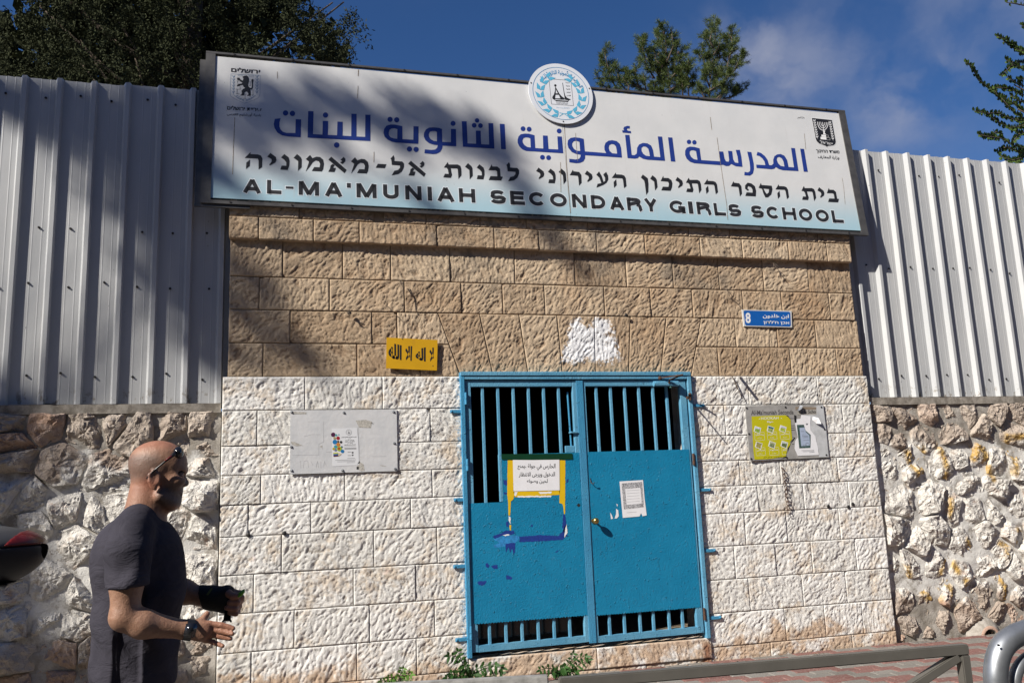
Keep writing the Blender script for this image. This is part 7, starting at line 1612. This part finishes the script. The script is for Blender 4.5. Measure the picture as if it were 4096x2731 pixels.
mb=MB(); mb.tube([(gx_-.02,YS,.30+.27*math.sin(0))],.05) if False else None
def torus(mb,c,R_,r,seg=32,s2=10):
    vs=[];fs=[]
    for i in range(seg):
        a=2*math.pi*i/seg
        for j in range(s2): b=2*math.pi*j/s2; q=R_+r*math.cos(b); vs.append((c[0]+q*math.cos(a),c[1]+r*1.1*math.sin(b),c[2]+q*math.sin(a)))
    for i in range(seg):
        for j in range(s2): fs.append((i*s2+j,((i+1)%seg)*s2+j,((i+1)%seg)*s2+(j+1)%s2,i*s2+(j+1)%s2))
    mb.add(vs,fs)
M_TYRE=plain('tyre rubber',(.02,.02,.02),.85); M_SILV=plain('dull silver body',(.28,.29,.30),.35,.3)
for x in (gx_+.02,gx_-1.28):
    mb=MB(); torus(mb,(x,YS,GZ+.27),.21,.06); w_=mb.build('tyre',M_TYRE,sc_,smooth=True); mb=MB(); mb.cyl((x,YS-.03,GZ+.27),.155,(0,1,0),.06,20); mb.build('rim',M_GALV,sc_,smooth=True,angle=40)
U=Field((gx_-1.6,YS-.3,GZ+.1),(gx_+.3,YS+.3,1.25),.012)
U.ell((gx_-.12,YS,.58),(.36,.13,.13),.06); U.ell((gx_-.35,YS,.52),(.30,.15,.18),.06); U.cone((gx_-.45,YS,.32),(gx_-.95,YS,.30),.12,.10,.05); U.cone((gx_-1.0,YS,.40),(gx_-1.12,YS,.95),.13,.12,.05); U.cone((gx_-1.12,YS,.95),(gx_-1.08,YS,1.05),.12,.09,.05); U.mesh('bodywork',M_SILV,sc_)
U=Field((gx_-.9,YS-.2,.62),(gx_+.3,YS+.2,.86),.01); U.ell((gx_-.08,YS,.735),(.26,.12,.06),.03); U.ell((gx_-.45,YS,.71),(.26,.13,.055),.03); U.mesh('seat',M_BLK,sc_)
mb=MB(); mb.tube([(gx_-1.05,YS-.34,1.12),(gx_-1.10,YS-.12,1.10),(gx_-1.10,YS+.12,1.10),(gx_-1.05,YS+.34,1.12)],.015,8); mb.build('handlebar',M_BLK,sc_,smooth=True)
mb=MB(); mb.tube([(gx_-1.12,YS,.5),(gx_-1.27,YS,GZ+.27)],.03,8); mb.build('fork',M_GALV,sc_)
for s in (-1,1):
    mb=MB(); mb.tube([(gx_-1.06,YS+s*.22,1.1),(gx_-1.0,YS+s*.28,1.28)],.006,6); mb.sphere((gx_-.99,YS+s*.30,1.30),.05,12,8,(.35,1.2,.8)); mb.build('mirror',M_BLK,sc_,smooth=True)
mb=MB(); mb.bevbox(s_(0,0).x-.30,s_(0,0).x-.02,YS-.085,YS+.085,.60,.61,.002); mb.build('mudguard',M_BLK,sc_)
# ================================================================== unseen building added across the street to dim the shade
ob=thing('blocker_building','long stone building, unseen, added behind the viewer to dim the sky light','building',(0,-17,GZ))
M_FAC=plain('grey beige facade stone',(.26,.225,.18),.9,var=.2,nscale=2,bump=.3,bscale=12); M_WGL=plain('dark window glass',(.03,.035,.04),.12); M_WFR=plain('white window frame',(.5,.5,.48),.5)
MB().box(-34,30,-26,-15,GZ-.1,11.5).build('facade',M_FAC,ob)
MB().box(-34.3,30.3,-26.3,-14.7,11.501,11.9).build('roof_parapet',M_CONC,ob)
f0=f1=None
for k in range(16):
    for l in range(3):
        x=-31+k*4; z=1.1+l*3.5
        if f0 is None:
            mbw=MB(); mbw.box(-.75,.75,-.03,.06,-.05,0); mbw.box(-.75,.75,-.03,.06,1.6,1.65); mbw.box(-.75,-.70,-.03,.06,.001,1.599); mbw.box(.70,.75,-.03,.06,.001,1.599); mbw.box(-.02,.02,-.03,.06,.001,1.599)
            LOCAL.add('window'); LOCAL.add('pane'); f0=mbw.build('window',M_WFR,ob); f1=MB().box(-.699,.699,0,.015,.001,1.599).build('pane',M_WGL,f0); f0.location=Vector((x,-15.0+.03,z))-ob.location
        else:
            c=f0.copy(); COL.objects.link(c); c.parent=ob; c.location=Vector((x,-15.0+.03,z))-ob.location; d=f1.copy(); COL.objects.link(d); d.parent=c
